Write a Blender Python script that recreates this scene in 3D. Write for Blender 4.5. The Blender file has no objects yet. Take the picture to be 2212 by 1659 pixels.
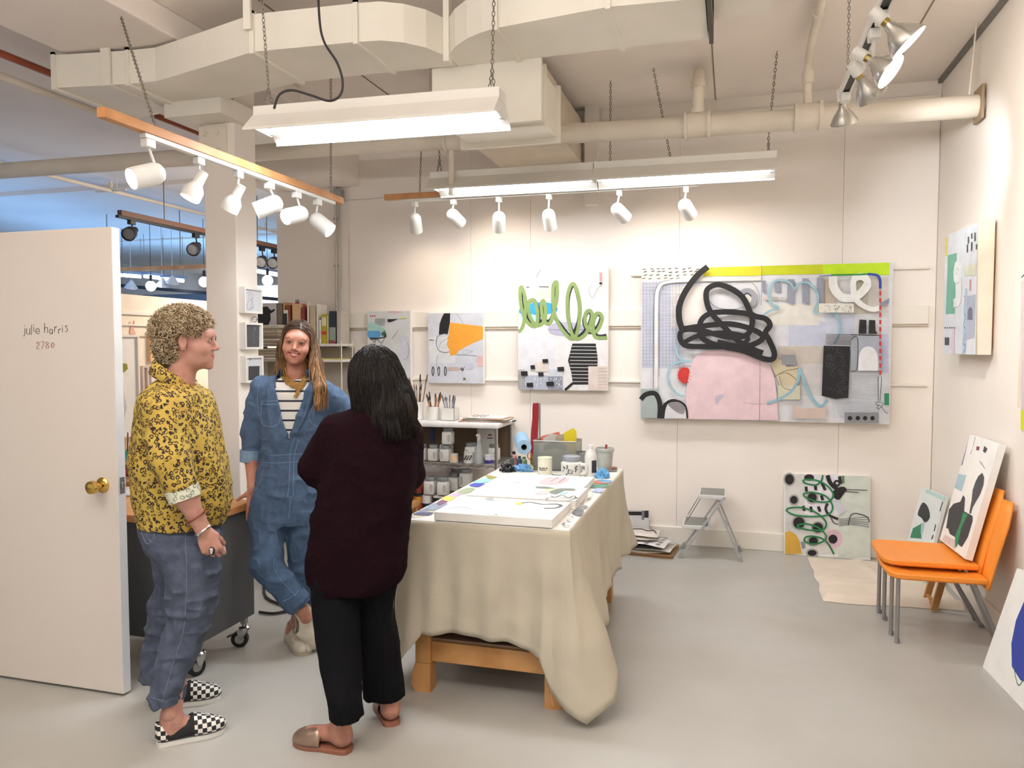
import bpy, bmesh, math, random
import numpy as np
from mathutils import Vector, Matrix, Euler
R_ = math.radians
SC = bpy.context.scene
COL = SC.collection
random.seed(7); RNG = np.random.RandomState(7)
# ------------------------------------------------------------ camera
FPX, CX, CY = 1660.0, 1106.0, 829.5
YAW, PITCH, EYE = R_(15.94), R_(-2.845), 1.52
FW = np.array([-math.sin(YAW)*math.cos(PITCH), math.cos(YAW)*math.cos(PITCH), math.sin(PITCH)])
RT = np.array([math.cos(YAW), math.sin(YAW), 0.0]); UP = np.cross(RT, FW); CAM = np.array([0, 0, EYE])
FH = np.array([-math.sin(YAW), math.cos(YAW), 0.0]); ZZ = np.array([0, 0, 1.0])
cd = bpy.data.cameras.new('camera'); cam = bpy.data.objects.new('camera', cd); COL.objects.link(cam)
cd.sensor_width = 36; cd.lens = 36*FPX/2212; cam.location = CAM; cd.clip_start = .05; cd.clip_end = 100
cam.rotation_euler = (R_(90)+PITCH, 0, YAW); SC.camera = cam
# ------------------------------------------------------------ world, lights, exposure
SC.view_settings.view_transform = 'Standard'; SC.view_settings.look = 'None'
SC.view_settings.gamma = 1; SC.view_settings.use_curve_mapping = False
SC.view_settings.exposure = 0.04
wd = bpy.data.worlds.new('world'); SC.world = wd; wd.use_nodes = True
wd.node_tree.nodes['Background'].inputs[0].default_value = (1.0, .96, .94, 1)
wd.node_tree.nodes['Background'].inputs[1].default_value = 0.62
def area(name, loc, size, sy, energy, col, direction=(0, 0, -1), spread=180):
    l = bpy.data.lights.new(name, 'AREA'); l.shape = 'RECTANGLE'; l.size = size; l.size_y = sy
    l.energy = energy; l.color = col; l.spread = R_(spread)
    o = bpy.data.objects.new(name, l); COL.objects.link(o); o.location = loc
    o.rotation_euler = Vector(direction).to_track_quat('-Z', 'Y').to_euler(); return o
def spot(name, loc, direction, energy, col, ang=60, blend=.8, parent=None, rad=.04):
    l = bpy.data.lights.new(name, 'SPOT'); l.energy = energy; l.color = col; l.spot_size = R_(ang); l.spot_blend = blend
    l.shadow_soft_size = rad
    o = bpy.data.objects.new(name, l); COL.objects.link(o); o.location = loc
    o.rotation_euler = Vector(direction).to_track_quat('-Z', 'Y').to_euler()
    return o
WARM = (1, .80, .60); COOL = (.86, .92, 1.0); NEUT = (1, .965, .935)
# tubes of the two hanging fixtures in view, then unseen fill added above and behind the camera
area('tube_light', (-1.64, 3.40, 2.575), 1.15, .16, 26, COOL)
area('tube_light', (-1.50, 5.16, 2.605), 1.1, .16, 11, (.95, .96, 1))
area('tube_light', (-.30, 5.16, 2.605), 1.1, .16, 11, (.95, .96, 1))
for _x, _y, _dn, _up in ((-.6, 1.0, 15, 66), (-2.3, .8, 11, 52), (-.6, -1.2, 22, 20)):
    area('tube_light', (_x, _y, 2.575), 1.15, .16, _dn, NEUT)  # downward fill, added out of view
    area('ceiling_fill', (_x, _y, 2.70), 1.15, .12, _up, (1, .96, .94), (0, .12, 1))  # upward fill, added to brighten the ceiling
# daylight in the neighbouring hall, added as bare upward area lights, no windows
area('daylight', (-9.5, 9.0, 1.9), 6, 1.8, 65, (.20, .48, 1.0), (.45, .2, 1))
area('daylight', (-8.0, 13.2, 1.9), 5, 1.8, 95, (.26, .55, 1.0), (.3, -.1, 1))
area('daylight', (-4.6, 14.6, 2.1), 3, 1.5, 40, (.28, .56, 1.0), (.1, -.1, 1))
area('daylight', (-8.0, 4.5, 1.6), 4, 1.6, 14, (.55, .70, 1.0), (.25, .1, 1))
area('hall_warm_fill', (-4.2, 7.2, 2.5), 1.2, .3, 60, (1, .84, .70), (-.8, 0, -.7))  # added warm light on the partition, without a fixture
# ------------------------------------------------------------ projections onto real planes
def ray(u, v): return FW+RT*(u-CX)/FPX-UP*(v-CY)/FPX
def pz(u, v, z=0.0): d = ray(u, v); return CAM+d*(z-EYE)/d[2]
def py(u, v, y): d = ray(u, v); return CAM+d*y/d[1]
def px(u, v, x): d = ray(u, v); return CAM+d*x/d[0]
def pd(u, v, dist): d = ray(u, v); return CAM+d*dist/float(d@FH)      # at a horizontal distance in front of the camera
def pplane(u, v, p0, n):
    d = ray(u, v); n = np.array(n, float); return CAM+d*float((np.array(p0)-CAM)@n)/float(d@n)
# ------------------------------------------------------------ materials
def lin(c):
    if isinstance(c, str) and len(c) == 4: c = '#'+c[1]*2+c[2]*2+c[3]*2
    if isinstance(c, str): c = tuple(int(c[i:i+2], 16) for i in (1, 3, 5))
    return tuple(((x/255)/12.92 if x/255 <= .04045 else ((x/255+.055)/1.055)**2.4) for x in c)+(1,)
MATS = {}
def mat(name, c='#cccccc', rough=.6, metal=0, noise=None, bump=None, emit=0, trans=0, alpha=1, spec=.5, c2=None, sheen=0, coat=0):
    if name in MATS: return MATS[name]
    m = bpy.data.materials.new(name); m.use_nodes = True; nt = m.node_tree; b = nt.nodes['Principled BSDF']
    b.inputs['Base Color'].default_value = lin(c); b.inputs['Roughness'].default_value = rough; b.inputs['Metallic'].default_value = metal
    b.inputs['Specular IOR Level'].default_value = spec
    if trans: b.inputs['Transmission Weight'].default_value = trans
    if alpha < 1: b.inputs['Alpha'].default_value = alpha
    if sheen: b.inputs['Sheen Weight'].default_value = sheen
    if coat: b.inputs['Coat Weight'].default_value = coat
    if emit: b.inputs['Emission Color'].default_value = lin(c); b.inputs['Emission Strength'].default_value = emit
    tc = nt.nodes.new('ShaderNodeTexCoord')
    if noise is None and not emit: noise = (6, .05)
    if noise:
        n = nt.nodes.new('ShaderNodeTexNoise'); n.inputs['Scale'].default_value = noise[0]; n.inputs['Detail'].default_value = 5
        nt.links.new(tc.outputs['Object'], n.inputs['Vector'])
        mx = nt.nodes.new('ShaderNodeMix'); mx.data_type = 'RGBA'
        base = lin(c); o = lin(c2) if c2 else tuple(x*(1-noise[1]*2.2) for x in base[:3])+(1,)
        mx.inputs[6].default_value = base; mx.inputs[7].default_value = o
        rp = nt.nodes.new('ShaderNodeValToRGB'); rp.color_ramp.elements[0].position = .35; rp.color_ramp.elements[1].position = .72
        nt.links.new(n.outputs['Fac'], rp.inputs[0]); nt.links.new(rp.outputs[0], mx.inputs[0]); nt.links.new(mx.outputs[2], b.inputs['Base Color'])
    if bump:
        n2 = nt.nodes.new('ShaderNodeTexNoise'); n2.inputs['Scale'].default_value = bump[0]; n2.inputs['Detail'].default_value = 6
        nt.links.new(tc.outputs['Object'], n2.inputs['Vector'])
        bp = nt.nodes.new('ShaderNodeBump'); bp.inputs['Strength'].default_value = bump[1]; bp.inputs['Distance'].default_value = .01
        nt.links.new(n2.outputs['Fac'], bp.inputs['Height']); nt.links.new(bp.outputs[0], b.inputs['Normal'])
    MATS[name] = m; return m
def pm(c, rough=.55): return mat('paint '+c, c, rough, noise=(14, .06))
WALL = mat('wall paint', '#f2eae0', .75, noise=(1.3, .03), bump=(40, .05))
WALL2 = mat('wall panel paint', '#f5ede4', .75, noise=(1.1, .03), bump=(40, .05))
CEIL = mat('ceiling paint', '#f2e8de', .85, noise=(.9, .05), bump=(9, .12))
DUCT = mat('painted sheet metal', '#ece6d8', .55, noise=(1.6, .06), bump=(3, .08))
PIPE = mat('painted pipe', '#e6dccb', .6, noise=(2.5, .07), bump=(20, .08))
TRIM = mat('trim paint', '#eee8dc', .6, noise=(3, .02))
DARK = mat('dark gap', '#2c2824', .9)
WHITE = mat('white enamel', '#e9e6de', .4, noise=(5, .02))
WHITEP = mat('white plastic', '#e4e3dd', .45, noise=(9, .03))
WOODO = mat('orange pine', '#d19a66', .55, noise=(7, .12), c2='#b87c48')
CHROME = mat('chrome', '#c9c9c9', .18, 1)
STEEL = mat('brushed steel', '#a9a9a6', .38, 1)
GREYP = mat('grey painted metal', '#a8a8a4', .45, .3)
BLACKP = mat('black plastic', '#1c1d20', .45)
CANVAS = mat('primed canvas', '#eeece6', .8, noise=(10, .03), bump=(220, .1))
EDGE = mat('canvas edge', '#e7dccb', .8, noise=(8, .05))
WOODB = mat('beech wood', '#c9975f', .5, noise=(9, .12), c2='#b07c45')
GLOW = mat('lamp face', '#fff4e6', .4, emit=14)
GLOWC = mat('cool lamp face', '#eef4ff', .4, emit=14)
TUBE = mat('fluorescent tube', '#f4f7ff', .4, emit=9)
# ------------------------------------------------------------ mesh helpers
def rotm(rx=0, ry=0, rz=0): return np.array(Euler((rx, ry, rz)).to_matrix())
def frame(d, hint=(0, 0, 1)):
    d = np.array(d, float); d /= np.linalg.norm(d); h = np.array(hint, float)
    if abs(d@h) > .95: h = np.array([1., 0, 0])
    a = np.cross(h, d); a /= np.linalg.norm(a); b = np.cross(d, a); return a, b, d
class MB:
    def __init__(s): s.v = []; s.f = []; s.m = []; s.mats = []; s.cur = 0; s.uv = None
    def use(s, m):
        if m not in s.mats: s.mats.append(m)
        s.cur = s.mats.index(m); return s
    def add(s, vs, fs):
        o = len(s.v); s.v += [tuple(map(float, p)) for p in vs]
        for f in fs: s.f.append(tuple(i+o for i in f)); s.m.append(s.cur)
        return s
    def box(s, c, sz, rot=None, bev=0):
        c = np.array(c, float); h = np.array(sz, float)/2
        if bev > 0:
            bm = bmesh.new(); bmesh.ops.create_cube(bm, size=1)
            bmesh.ops.scale(bm, vec=sz, verts=bm.verts)
            bmesh.ops.bevel(bm, geom=list(bm.edges), offset=min(bev, min(sz)*.45), segments=2, affect='EDGES', profile=.5)
            bm.verts.ensure_lookup_table()
            P = np.array([list(v.co) for v in bm.verts]); F = [tuple(v.index for v in f.verts) for f in bm.faces]; bm.free()
            if rot is not None: P = P@np.array(rot).T
            return s.add(P+c, F)
        P = np.array([[x, y, z] for x in (-1, 1) for y in (-1, 1) for z in (-1, 1)])*h
        if rot is not None: P = P@np.array(rot).T
        return s.add(P+c, [(0, 1, 3, 2), (4, 6, 7, 5), (0, 4, 5, 1), (2, 3, 7, 6), (0, 2, 6, 4), (1, 5, 7, 3)])
    def box2(s, a, b, bev=0):
        a = np.array(a, float); b = np.array(b, float); return s.box((a+b)/2, np.abs(b-a), None, bev)
    def bar(s, a, b, w, h, hint=(0, 0, 1), bev=0):
        a = np.array(a, float); b = np.array(b, float); A, B, D = frame(b-a, hint)
        return s.box((a+b)/2, (w, h, np.linalg.norm(b-a)), np.stack([A, B, D], 1), bev)
    def lathe(s, prof, o=(0, 0, 0), d=(0, 0, 1), n=20, cap=True, sx=1, sy=1, hint=(0, 0, 1)):
        A, B, D = frame(d, hint) if abs(np.array(d, float)[2]) < .999*np.linalg.norm(d) else (np.array([1., 0, 0]), np.array([0, 1., 0])*np.sign(d[2]), np.array([0, 0, 1.])*np.sign(d[2]))
        o = np.array(o, float); vs = []; fs = []
        for r, z in prof:
            for k in range(n):
                t = 2*math.pi*k/n; vs.append(o+A*r*sx*math.cos(t)+B*r*sy*math.sin(t)+D*z)
        for i in range(len(prof)-1):
            for k in range(n): fs.append((i*n+k, i*n+(k+1) % n, (i+1)*n+(k+1) % n, (i+1)*n+k))
        if cap:
            if prof[0][0] > 1e-4: fs.append(tuple(range(n-1, -1, -1)))
            if prof[-1][0] > 1e-4: fs.append(tuple((len(prof)-1)*n+k for k in range(n)))
        return s.add(vs, fs)
    def cyl(s, a, b, r0, r1=None, n=16):
        a = np.array(a, float); b = np.array(b, float); r1 = r0 if r1 is None else r1
        return s.lathe([(r0, 0), (r1, np.linalg.norm(b-a))], a, b-a, n)
    def tube(s, pts, r, n=8, closed=False):
        pts = [np.array(p, float) for p in pts]; N = len(pts); vs = []; fs = []; A = None
        for i, p in enumerate(pts):
            d = (pts[(i+1) % N]-pts[i-1]) if closed else (pts[min(i+1, N-1)]-pts[max(i-1, 0)])
            d = d/(np.linalg.norm(d)+1e-9)
            if A is None: A, B, _ = frame(d)
            else:
                A = A-d*(A@d); A /= np.linalg.norm(A)+1e-9; B = np.cross(d, A)
            rr = r[i] if hasattr(r, '__len__') else r
            for k in range(n):
                t = 2*math.pi*k/n; vs.append(p+(A*math.cos(t)+B*math.sin(t))*rr)
        M = N if closed else N-1
        for i in range(M):
            for k in range(n): fs.append((i*n+k, i*n+(k+1) % n, ((i+1) % N)*n+(k+1) % n, ((i+1) % N)*n+k))
        if not closed: fs += [tuple(range(n-1, -1, -1)), tuple((N-1)*n+k for k in range(n))]
        return s.add(vs, fs)
    def sphere(s, c, r, n=14, sc=(1, 1, 1), rot=None):
        c = np.array(c, float); vs = []; fs = []; m = n//2
        for i in range(m+1):
            for k in range(n):
                a = math.pi*i/m; t = 2*math.pi*k/n; p = np.array([math.sin(a)*math.cos(t)*sc[0], math.sin(a)*math.sin(t)*sc[1], math.cos(a)*sc[2]])*r
                vs.append(c+(rot@p if rot is not None else p))
        for i in range(m):
            for k in range(n): fs.append((i*n+k, (i+1)*n+k, (i+1)*n+(k+1) % n, i*n+(k+1) % n))
        return s.add(vs, fs)
    def prism(s, pts, n, t):      # closed outline (3-D points), extruded along n by t
        pts = [np.array(p, float) for p in pts]; n = np.array(n, float)*t; N = len(pts)
        return s.add(pts+[p+n for p in pts], [tuple(range(N-1, -1, -1)), tuple(range(N, 2*N))]+[(i, (i+1) % N, (i+1) % N+N, i+N) for i in range(N)])
    def grid(s, P):               # P: list of rows of points
        h, w = len(P), len(P[0]); return s.add([p for r in P for p in r], [(i*w+j, i*w+j+1, (i+1)*w+j+1, (i+1)*w+j) for i in range(h-1) for j in range(w-1)])
    def build(s, name, m=None, parent=None, smooth=False, org=None, solid=0, sub=0):
        me = bpy.data.meshes.new(name)
        if parent is not None: org = worldloc(parent)
        elif org is None:
            V = np.array(s.v); lo, hi = V.min(0), V.max(0); org = np.array([(lo[0]+hi[0])/2, (lo[1]+hi[1])/2, lo[2]])
        org = np.array(org, float)
        me.from_pydata((np.array(s.v)-org).tolist(), [], s.f)
        for x in (s.mats if s.mats else [m]): me.materials.append(x)
        if s.mats: me.polygons.foreach_set('material_index', s.m)
        if smooth:
            me.polygons.foreach_set('use_smooth', [True]*len(me.polygons))
            try: me.set_sharp_from_angle(angle=R_(42))
            except Exception: pass
        me.validate(); me.update()
        o = bpy.data.objects.new(name, me); COL.objects.link(o)
        if parent is not None: o.parent = parent
        else: o.location = org
        if solid: md = o.modifiers.new('s', 'SOLIDIFY'); md.thickness = solid; md.offset = 0
        if sub: md = o.modifiers.new('u', 'SUBSURF'); md.levels = md.render_levels = sub
        return o
def worldloc(o):
    p = np.zeros(3)
    while o is not None: p = p+np.array(o.location); o = o.parent
    return p
def tag(o, label=None, cat=None, group=None, kind=None):
    if label: o['label'] = label
    if cat: o['category'] = cat
    if group: o['group'] = group
    if kind: o['kind'] = kind
    return o
def thing(name, label, cat, loc, group=None):
    o = bpy.data.objects.new(name, None); COL.objects.link(o); o.location = tuple(map(float, loc)); o.empty_display_size = .05
    return tag(o, label, cat, group)
def struct(o): o['kind'] = 'structure'; return o
def dup(root, loc, rz=None, label=None):
    r = root.copy(); COL.objects.link(r); r.location = tuple(map(float, loc))
    if rz is not None: r.rotation_euler = (0, 0, rz)
    if label: r['label'] = label
    for ch in list(root.children):
        c = ch.copy(); COL.objects.link(c); c.parent = r
        for g in list(ch.children): d = g.copy(); COL.objects.link(d); d.parent = c
    return r
def spline(pts, k=6, closed=False):
    P = [np.array(p, float) for p in pts]; N = len(P); out = []
    rng = range(N) if closed else range(N-1)
    for i in rng:
        if closed: a, b, c, d = P[i-1], P[i], P[(i+1) % N], P[(i+2) % N]
        else: a, b, c, d = P[max(i-1, 0)], P[i], P[i+1], P[min(i+2, N-1)]
        for j in range(k):
            t = j/k; out.append(.5*((2*b)+(c-a)*t+(2*a-5*b+4*c-d)*t*t+(-a+3*b-3*c+d)*t**3))
    if not closed: out.append(P[-1])
    return out
def vnoise(P, s, seed=0):         # smooth value noise on an (N,3) array
    P = np.asarray(P, float)*s+seed*17.3; i = np.floor(P).astype(int); f = P-i; f = f*f*(3-2*f)
    def h(a, b, c): n = (a*374761393+b*668265263+c*2147483647+seed*974711) & 0xffffffff; n = ((n ^ (n >> 13))*1274126177) & 0xffffffff; return ((n ^ (n >> 16)) & 0xffff)/65535.
    r = 0
    for dx in (0, 1):
        for dy in (0, 1):
            for dz in (0, 1):
                w = (f[:, 0] if dx else 1-f[:, 0])*(f[:, 1] if dy else 1-f[:, 1])*(f[:, 2] if dz else 1-f[:, 2])
                r = r+w*h(i[:, 0]+dx, i[:, 1]+dy, i[:, 2]+dz)
    return r*2-1
# ------------------------------------------------------------ the room
WY, WX, CZ = 5.97, 1.36, 3.34
fm = mat('painted concrete floor', '#afaea8', .32, noise=(1.2, .07), c2='#a39f96', bump=(5, .04), spec=.4)
nt = fm.node_tree; b_ = nt.nodes['Principled BSDF']; tc = nt.nodes.new('ShaderNodeTexCoord'); ns = nt.nodes.new('ShaderNodeTexNoise'); ns.inputs['Scale'].default_value = 7; ns.inputs['Detail'].default_value = 9
nt.links.new(tc.outputs['Object'], ns.inputs['Vector']); mr = nt.nodes.new('ShaderNodeMapRange'); mr.inputs[3].default_value = .26; mr.inputs[4].default_value = .5
nt.links.new(ns.outputs['Fac'], mr.inputs[0]); nt.links.new(mr.outputs[0], b_.inputs['Roughness'])
struct(MB().box2((-13, -3.5, -.1), (1.6, 17, 0)).build('floor', fm))
struct(MB().box2((-13, -3.5, CZ), (1.6, 17, CZ+.15)).build('ceiling', CEIL))
wb = struct(MB().box2((-3.85, WY, 0), (1.6, WY+.15, CZ)).build('wall_back', WALL))
struct(MB().box2((WX, -3.5, 0), (WX+.15, WY, CZ)).build('wall_right', WALL))
# drywall sheets over the back wall, and their seams
xs = [-3.14, -2.05, -1.548, -.39, .75, WX-.004]
for i in range(5):
    MB().box2((xs[i]+.0008, WY-.012, .0), (xs[i+1]-.0008, WY, CZ-.10), .0012).build('wall_panel', WALL2, wb)
MB().box2((-3.14, WY-.016, CZ-.125), (1.35, WY, CZ-.10)).build('header_strip', TRIM, wb)
# wooden rails across the back wall
k = 1
for z0, z1, x0 in ((1.672, 1.80, -3.14), (1.236, 1.254, -3.14), (2.052, 2.066, -.75)):
    t = struct(MB().box2((x0, WY-.034, z0), (WX-.05, WY-.012, z1), .003).build('trim_%d' % k, TRIM)); k += 1
t = struct(MB().box2((-3.14, WY-.026, 1.655), (WX-.05, WY-.012, 1.672)).build('trim_4', mat('painted rail shadow', '#cbbda9', .8)))  # darker strip put in for the shadow line under the rail
struct(MB().box2((-1.9, WY-.030, 0), (WX, WY-.012, .135), .004).build('baseboard_back', TRIM))
struct(MB().box2((WX-.02, 1.0, 0), (WX, WY-.03, .135), .004).build('baseboard_right', TRIM))
struct(MB().bar((WX-.012, 1.2, CZ-.012), (WX-.012, WY-.02, CZ-.012), .03, .03).build('trim_5', mat('dark steel angle', '#77736c', .6)))
# ceiling seams and beam
for x in (-.14, 1.0, -2.42): struct(MB().box2((x-.004, 3.9 if x > -2 else 3.0, CZ-.004), (x+.004, WY, CZ+.001)).build('trim_6', mat('ceiling joint', '#8f8372', .9)))
struct(MB().box2((-3.72, -1, CZ-.14), (-2.95, 4.9, CZ+.001), .01).build('ceiling_beam', CEIL))
struct(MB().box2((-13, 11.0, CZ-.03), (-3.2, 11.5, CZ+.001)).build('ceiling_beam', CEIL))
struct(MB().box2((-13, 7.2, CZ-.05), (-3.9, 7.26, CZ+.001)).build('ceiling_beam', CEIL))
# square column with bolted plate
ct = thing('column', 'square off-white column with bolted steel plate at its top', 'column', (-3.115, 4.31, 0))
MB().box2((-3.23, 4.2, 0), (-3.0, 4.42, CZ), .006).build('shaft', WALL, ct)
m = MB().box2((-3.25, 4.185, 2.70), (-3.05, 4.2, 2.90), .003)
for dx in (.05, .14):
    for dz in (.04, .15): m.lathe([(.016, 0), (.016, .012), (.010, .018)], (-3.25+dx, 4.185, 2.70+dz), (0, -1, 0), 6)
m.build('bolted_plate', PIPE, ct)
MB().box2((-3.35, 4.0, 2.91), (-2.95, 4.7, 3.02)).build('cap_beam', DUCT, ct)
# the open door
DL, DR, DY = -3.32, -2.515, 2.67
dr = MB().box2((DL, DY, .012), (DR, DY+.045, 2.02), .003).build('door_1', mat('door paint', '#dcd2c8', .45, noise=(.8, .03)), org=(DL, DY, 0)); struct(dr)
m = MB().box2((DR-.001, DY+.001, .013), (DR+.0015, DY+.044, 2.019)).build('door_edge', mat('door edge', '#dfe0e2', .5), dr)
BR = mat('polished brass', '#d8b25e', .16, 1)
kp = py(222, 1048, DY)
m = MB().lathe([(.034, 0), (.034, .004), (.026, .012), (.013, .016), (.011, .028), (.015, .034), (.024, .042), (.029, .054), (.027, .068), (.016, .074), (.001, .075)], (kp[0], DY, kp[2]), (0, -1, 0), 28)
m.build('doorknob', BR, dr, smooth=True)
m = MB().lathe([(.034, 0), (.034, .004), (.013, .016), (.011, .028), (.024, .042), (.029, .054), (.016, .074)], (kp[0], DY+.045, kp[2]), (0, 1, 0), 28)
m.build('doorknob', STEEL, dr, smooth=True)
m = MB().box2((DR+.001, DY+.010, kp[2]-.035), (DR+.004, DY+.036, kp[2]+.035), .001); m.box2((DR+.002, DY+.015, kp[2]-.012), (DR+.012, DY+.030, kp[2]+.012), .003)
m.build('latch', STEEL, dr)
# lettering on the door: hand-drawn strokes
def door_strokes(strokes, w, m, name):
    mb = MB()
    for s in strokes:
        P = spline([py(a/3.687, 480+b/3.687, DY-.0012) for a, b in s], 4) if len(s) > 2 else [py(a/3.687, 480+b/3.687, DY-.0012) for a, b in s]
        mb.tube(P, w, 6)
    mb.build(name, m, dr)
door_strokes([[(196, 822), (195, 830)], [(198, 845), (197, 895), (192, 904), (184, 903)], [(213, 845), (212, 880), (222, 891), (236, 885), (238, 845)], [(238, 885), (241, 893)],
  [(252, 818), (250, 898)], [(268, 815), (268, 823)], [(269, 835), (269, 875)], [(287, 870), (312, 868), (310, 852), (298, 847), (286, 858), (287, 880), (300, 890), (313, 885)],
  [(354, 803), (354, 880)], [(354, 850), (366, 836), (378, 845), (379, 882)], [(416, 858), (402, 850), (394, 868), (400, 890), (412, 887), (417, 868)], [(417, 852), (418, 890)],
  [(434, 832), (434, 875)], [(434, 846), (444, 832), (456, 836)], [(466, 850), (466, 888)], [(466, 862), (476, 850), (486, 852)], [(497, 822), (497, 829)], [(497, 838), (497, 876)],
  [(538, 828), (526, 822), (520, 832), (534, 846), (538, 860), (528, 872), (517, 868)]], .0011, mat('door lettering grey', '#4a4640', .6), 'lettering')
door_strokes([[(290, 968), (300, 953), (311, 962), (306, 980), (290, 1006), (314, 1006)], [(326, 955), (350, 953), (334, 1006)], [(376, 952), (365, 962), (376, 976), (390, 990), (378, 1006), (365, 992), (376, 976), (388, 964), (376, 952)],
  [(408, 982), (431, 978), (428, 964), (416, 960), (407, 972), (410, 992), (420, 998), (432, 990)]], .0011, mat('door lettering brown', '#a9745c', .6), 'lettering')
# ------------------------------------------------------------ overhead: duct, pipes
dt = thing('air_duct', 'long boxy off-white air duct bending along under the ceiling', 'duct', (-2, 3.7, 3.0))
ST = [(-3.76, 3.60, 4.22), (-3.30, 3.66, 4.14), (-3.12, 3.665, 4.09), (-2.95, 3.62, 4.05), (-2.64, 3.53, 3.97), (-2.34, 3.44, 3.90), (-1.78, 3.47, 3.895), (-1.66, 3.485, 3.9), (-1.56, 3.54, 3.9), (-1.48, 3.63, 3.905), (-1.42, 3.77, 3.91)]
ST2 = [(-1.415, 3.765, 3.91), (-1.34, 3.66, 3.91), (-1.25, 3.58, 3.92), (-1.16, 3.53, 3.92), (-1.08, 3.50, 3.92), (-.54, 3.42, 3.90), (-.13, 3.45, 3.9)]
def ductrun(S, name, z0=3.0, z1=3.185):
    m = MB(); rows = [[(x, a, z0), (x, b, z0), (x, b, z1), (x, a, z1), (x, a, z0)] for x, a, b in S]
    m.grid(rows); m.add(rows[0][:4], [(0, 1, 2, 3)]); m.add(rows[-1][:4], [(3, 2, 1, 0)]); return m.build(name, DUCT, dt)
ductrun(ST[:2], 'duct_section'); ductrun(ST[1:6], 'duct_section'); ductrun(ST[5:7], 'duct_section'); ductrun(ST[6:], 'duct_section')
ductrun(ST2[:5], 'duct_section'); ductrun(ST2[4:6], 'duct_section'); ductrun(ST2[5:], 'duct_section')
for i, (x, a, b) in enumerate([ST[0], ST[1], ST[5], ST[6], ST2[4], ST2[5]]):
    m = MB(); w = .012; e = .013
    m.box2((x-w, a-e, 3.0-e), (x+w, b+e, 3.0)); m.box2((x-w, a-e, 3.0), (x+w, a, 3.185+e)); m.box2((x-w, b, 3.0), (x+w, b+e, 3.185+e)); m.box2((x-w, a-e, 3.185), (x+w, b+e, 3.185+e))
    m.build('flange', DUCT, dt)
MB().box2((-1.432, 3.735, 2.965), (-1.40, 3.785, CZ-.01), .002).build('flange', DUCT, dt)
MB().box2((-.125, 3.42, 2.985), (-.105, 3.93, 3.21)).build('flange', mat('dark sheet edge', '#4b463e', .6), dt)
MB().box2((-.10, 3.50, 3.08), (.16, 3.88, CZ)).build('duct_section', DUCT, dt)
m = MB().box2((-3.46, 3.625, 3.0), (-3.40, 3.64, CZ)); m.box2((-3.46, 4.15, 3.0), (-3.40, 4.17, CZ)); m.box2((-3.46, 3.625, 2.992), (-3.40, 4.17, 3.0)); m.build('hanger_strap', DUCT, dt)
m = MB().box2((-2.37, 3.405, 3.1), (-2.33, 3.42, CZ)); m.build('hanger_strap', DUCT, dt)
MB().box2((-1.55, 3.93, 2.70), (-.975, 4.03, 2.995), .004).build('branch_section', DUCT, dt)
MB().box2((-1.52, 4.03, 2.715), (-.985, 4.40, 2.985), .004).build('branch_section', DUCT, dt)
for y in (3.93, 4.03, 4.38): MB().box2((-1.565, y-.012, 2.685), (-.962, y+.012, 3.005)).build('flange', DUCT, dt)
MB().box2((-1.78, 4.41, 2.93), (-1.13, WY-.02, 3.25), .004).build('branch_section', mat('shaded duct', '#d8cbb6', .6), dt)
struct(MB().box2((-1.10, WY-.10, 2.6), (-1.0, WY-.012, CZ)).build('trim_7', TRIM))
struct(MB().box2((-3.9, WY-.45, 2.86), (-3.05, WY, CZ)).build('soffit', WALL))
# main pipe
pt = thing('ceiling_pipe', 'thick off-white insulated pipe running the width of the room below the ceiling', 'pipe', (-2, 5.03, 2.92))
PP = [(-12.8, 5.03, 2.97), (-5.8, 5.03, 2.965), (-2.5, 5.03, 2.945), (-.245, 5.03, 2.895), (WX-.002, 5.03, 2.89)]
MB().tube(PP, .064, 20).build('pipe_run', PIPE, pt, smooth=True)
for x in (-1.83, -.225, .425):
    m = MB().cyl((x-.075, 5.03, 2.905 if x > -1 else 2.93), (x+.075, 5.03, 2.905 if x > -1 else 2.93), .078, n=20)
    for s in (-.08, .06): m.cyl((x+s, 5.03, 2.905 if x > -1 else 2.93), (x+s+.02, 5.03, 2.905 if x > -1 else 2.93), .088, n=20)
    m.build('coupling', PIPE, pt, smooth=True)
m = MB().tube(spline([(-.225, 5.03, 2.95), (-.225, 5.03, 3.12), (-.225, 5.05, 3.2), (-.225, 5.16, 3.26), (-.225, 5.6, 3.27)], 5), .036, 14); m.cyl((-.225, 5.03, 2.97), (-.225, 5.03, 3.0), .05, n=14); m.cyl((-.225, 5.03, 3.13), (-.225, 5.035, 3.17), .043, n=14)
m.build('riser', PIPE, pt, smooth=True)
m = MB().tube(spline([(.42, 5.03, 2.95), (.42, 5.03, 3.17), (.42, 4.95, 3.25), (.42, 4.3, 3.29), (.42, 2.0, 3.29)], 6), .024, 12); m.cyl((.42, 5.03, 3.10), (.42, 5.03, 3.17), .034, n=12); m.cyl((.42, 4.45, 3.285), (.42, 4.5, 3.285), .032, n=12)
m.build('riser', PIPE, pt, smooth=True)
MB().lathe([(.02, 0), (.02, .35)], (-1.87, 5.03, 2.56)).build('riser', PIPE, pt)
MB().box2((WX-.03, 4.94, 2.80), (WX-.015, 5.10, 2.99), .003).build('wall_plate', mat('rusty plate', '#9a8468', .6), pt)
for a, b, w in (((-3.35, 5.03, 3.0), (-3.35, 5.03, CZ), .02), ((1.28, 5.0, 2.95), (1.30, 4.97, CZ), .008)): MB().bar(a, b, w, w).build('hanger_rod', PIPE, pt)
COPPER = mat('copper pipe', '#a8583a', .45, .4, noise=(5, .2))
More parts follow.
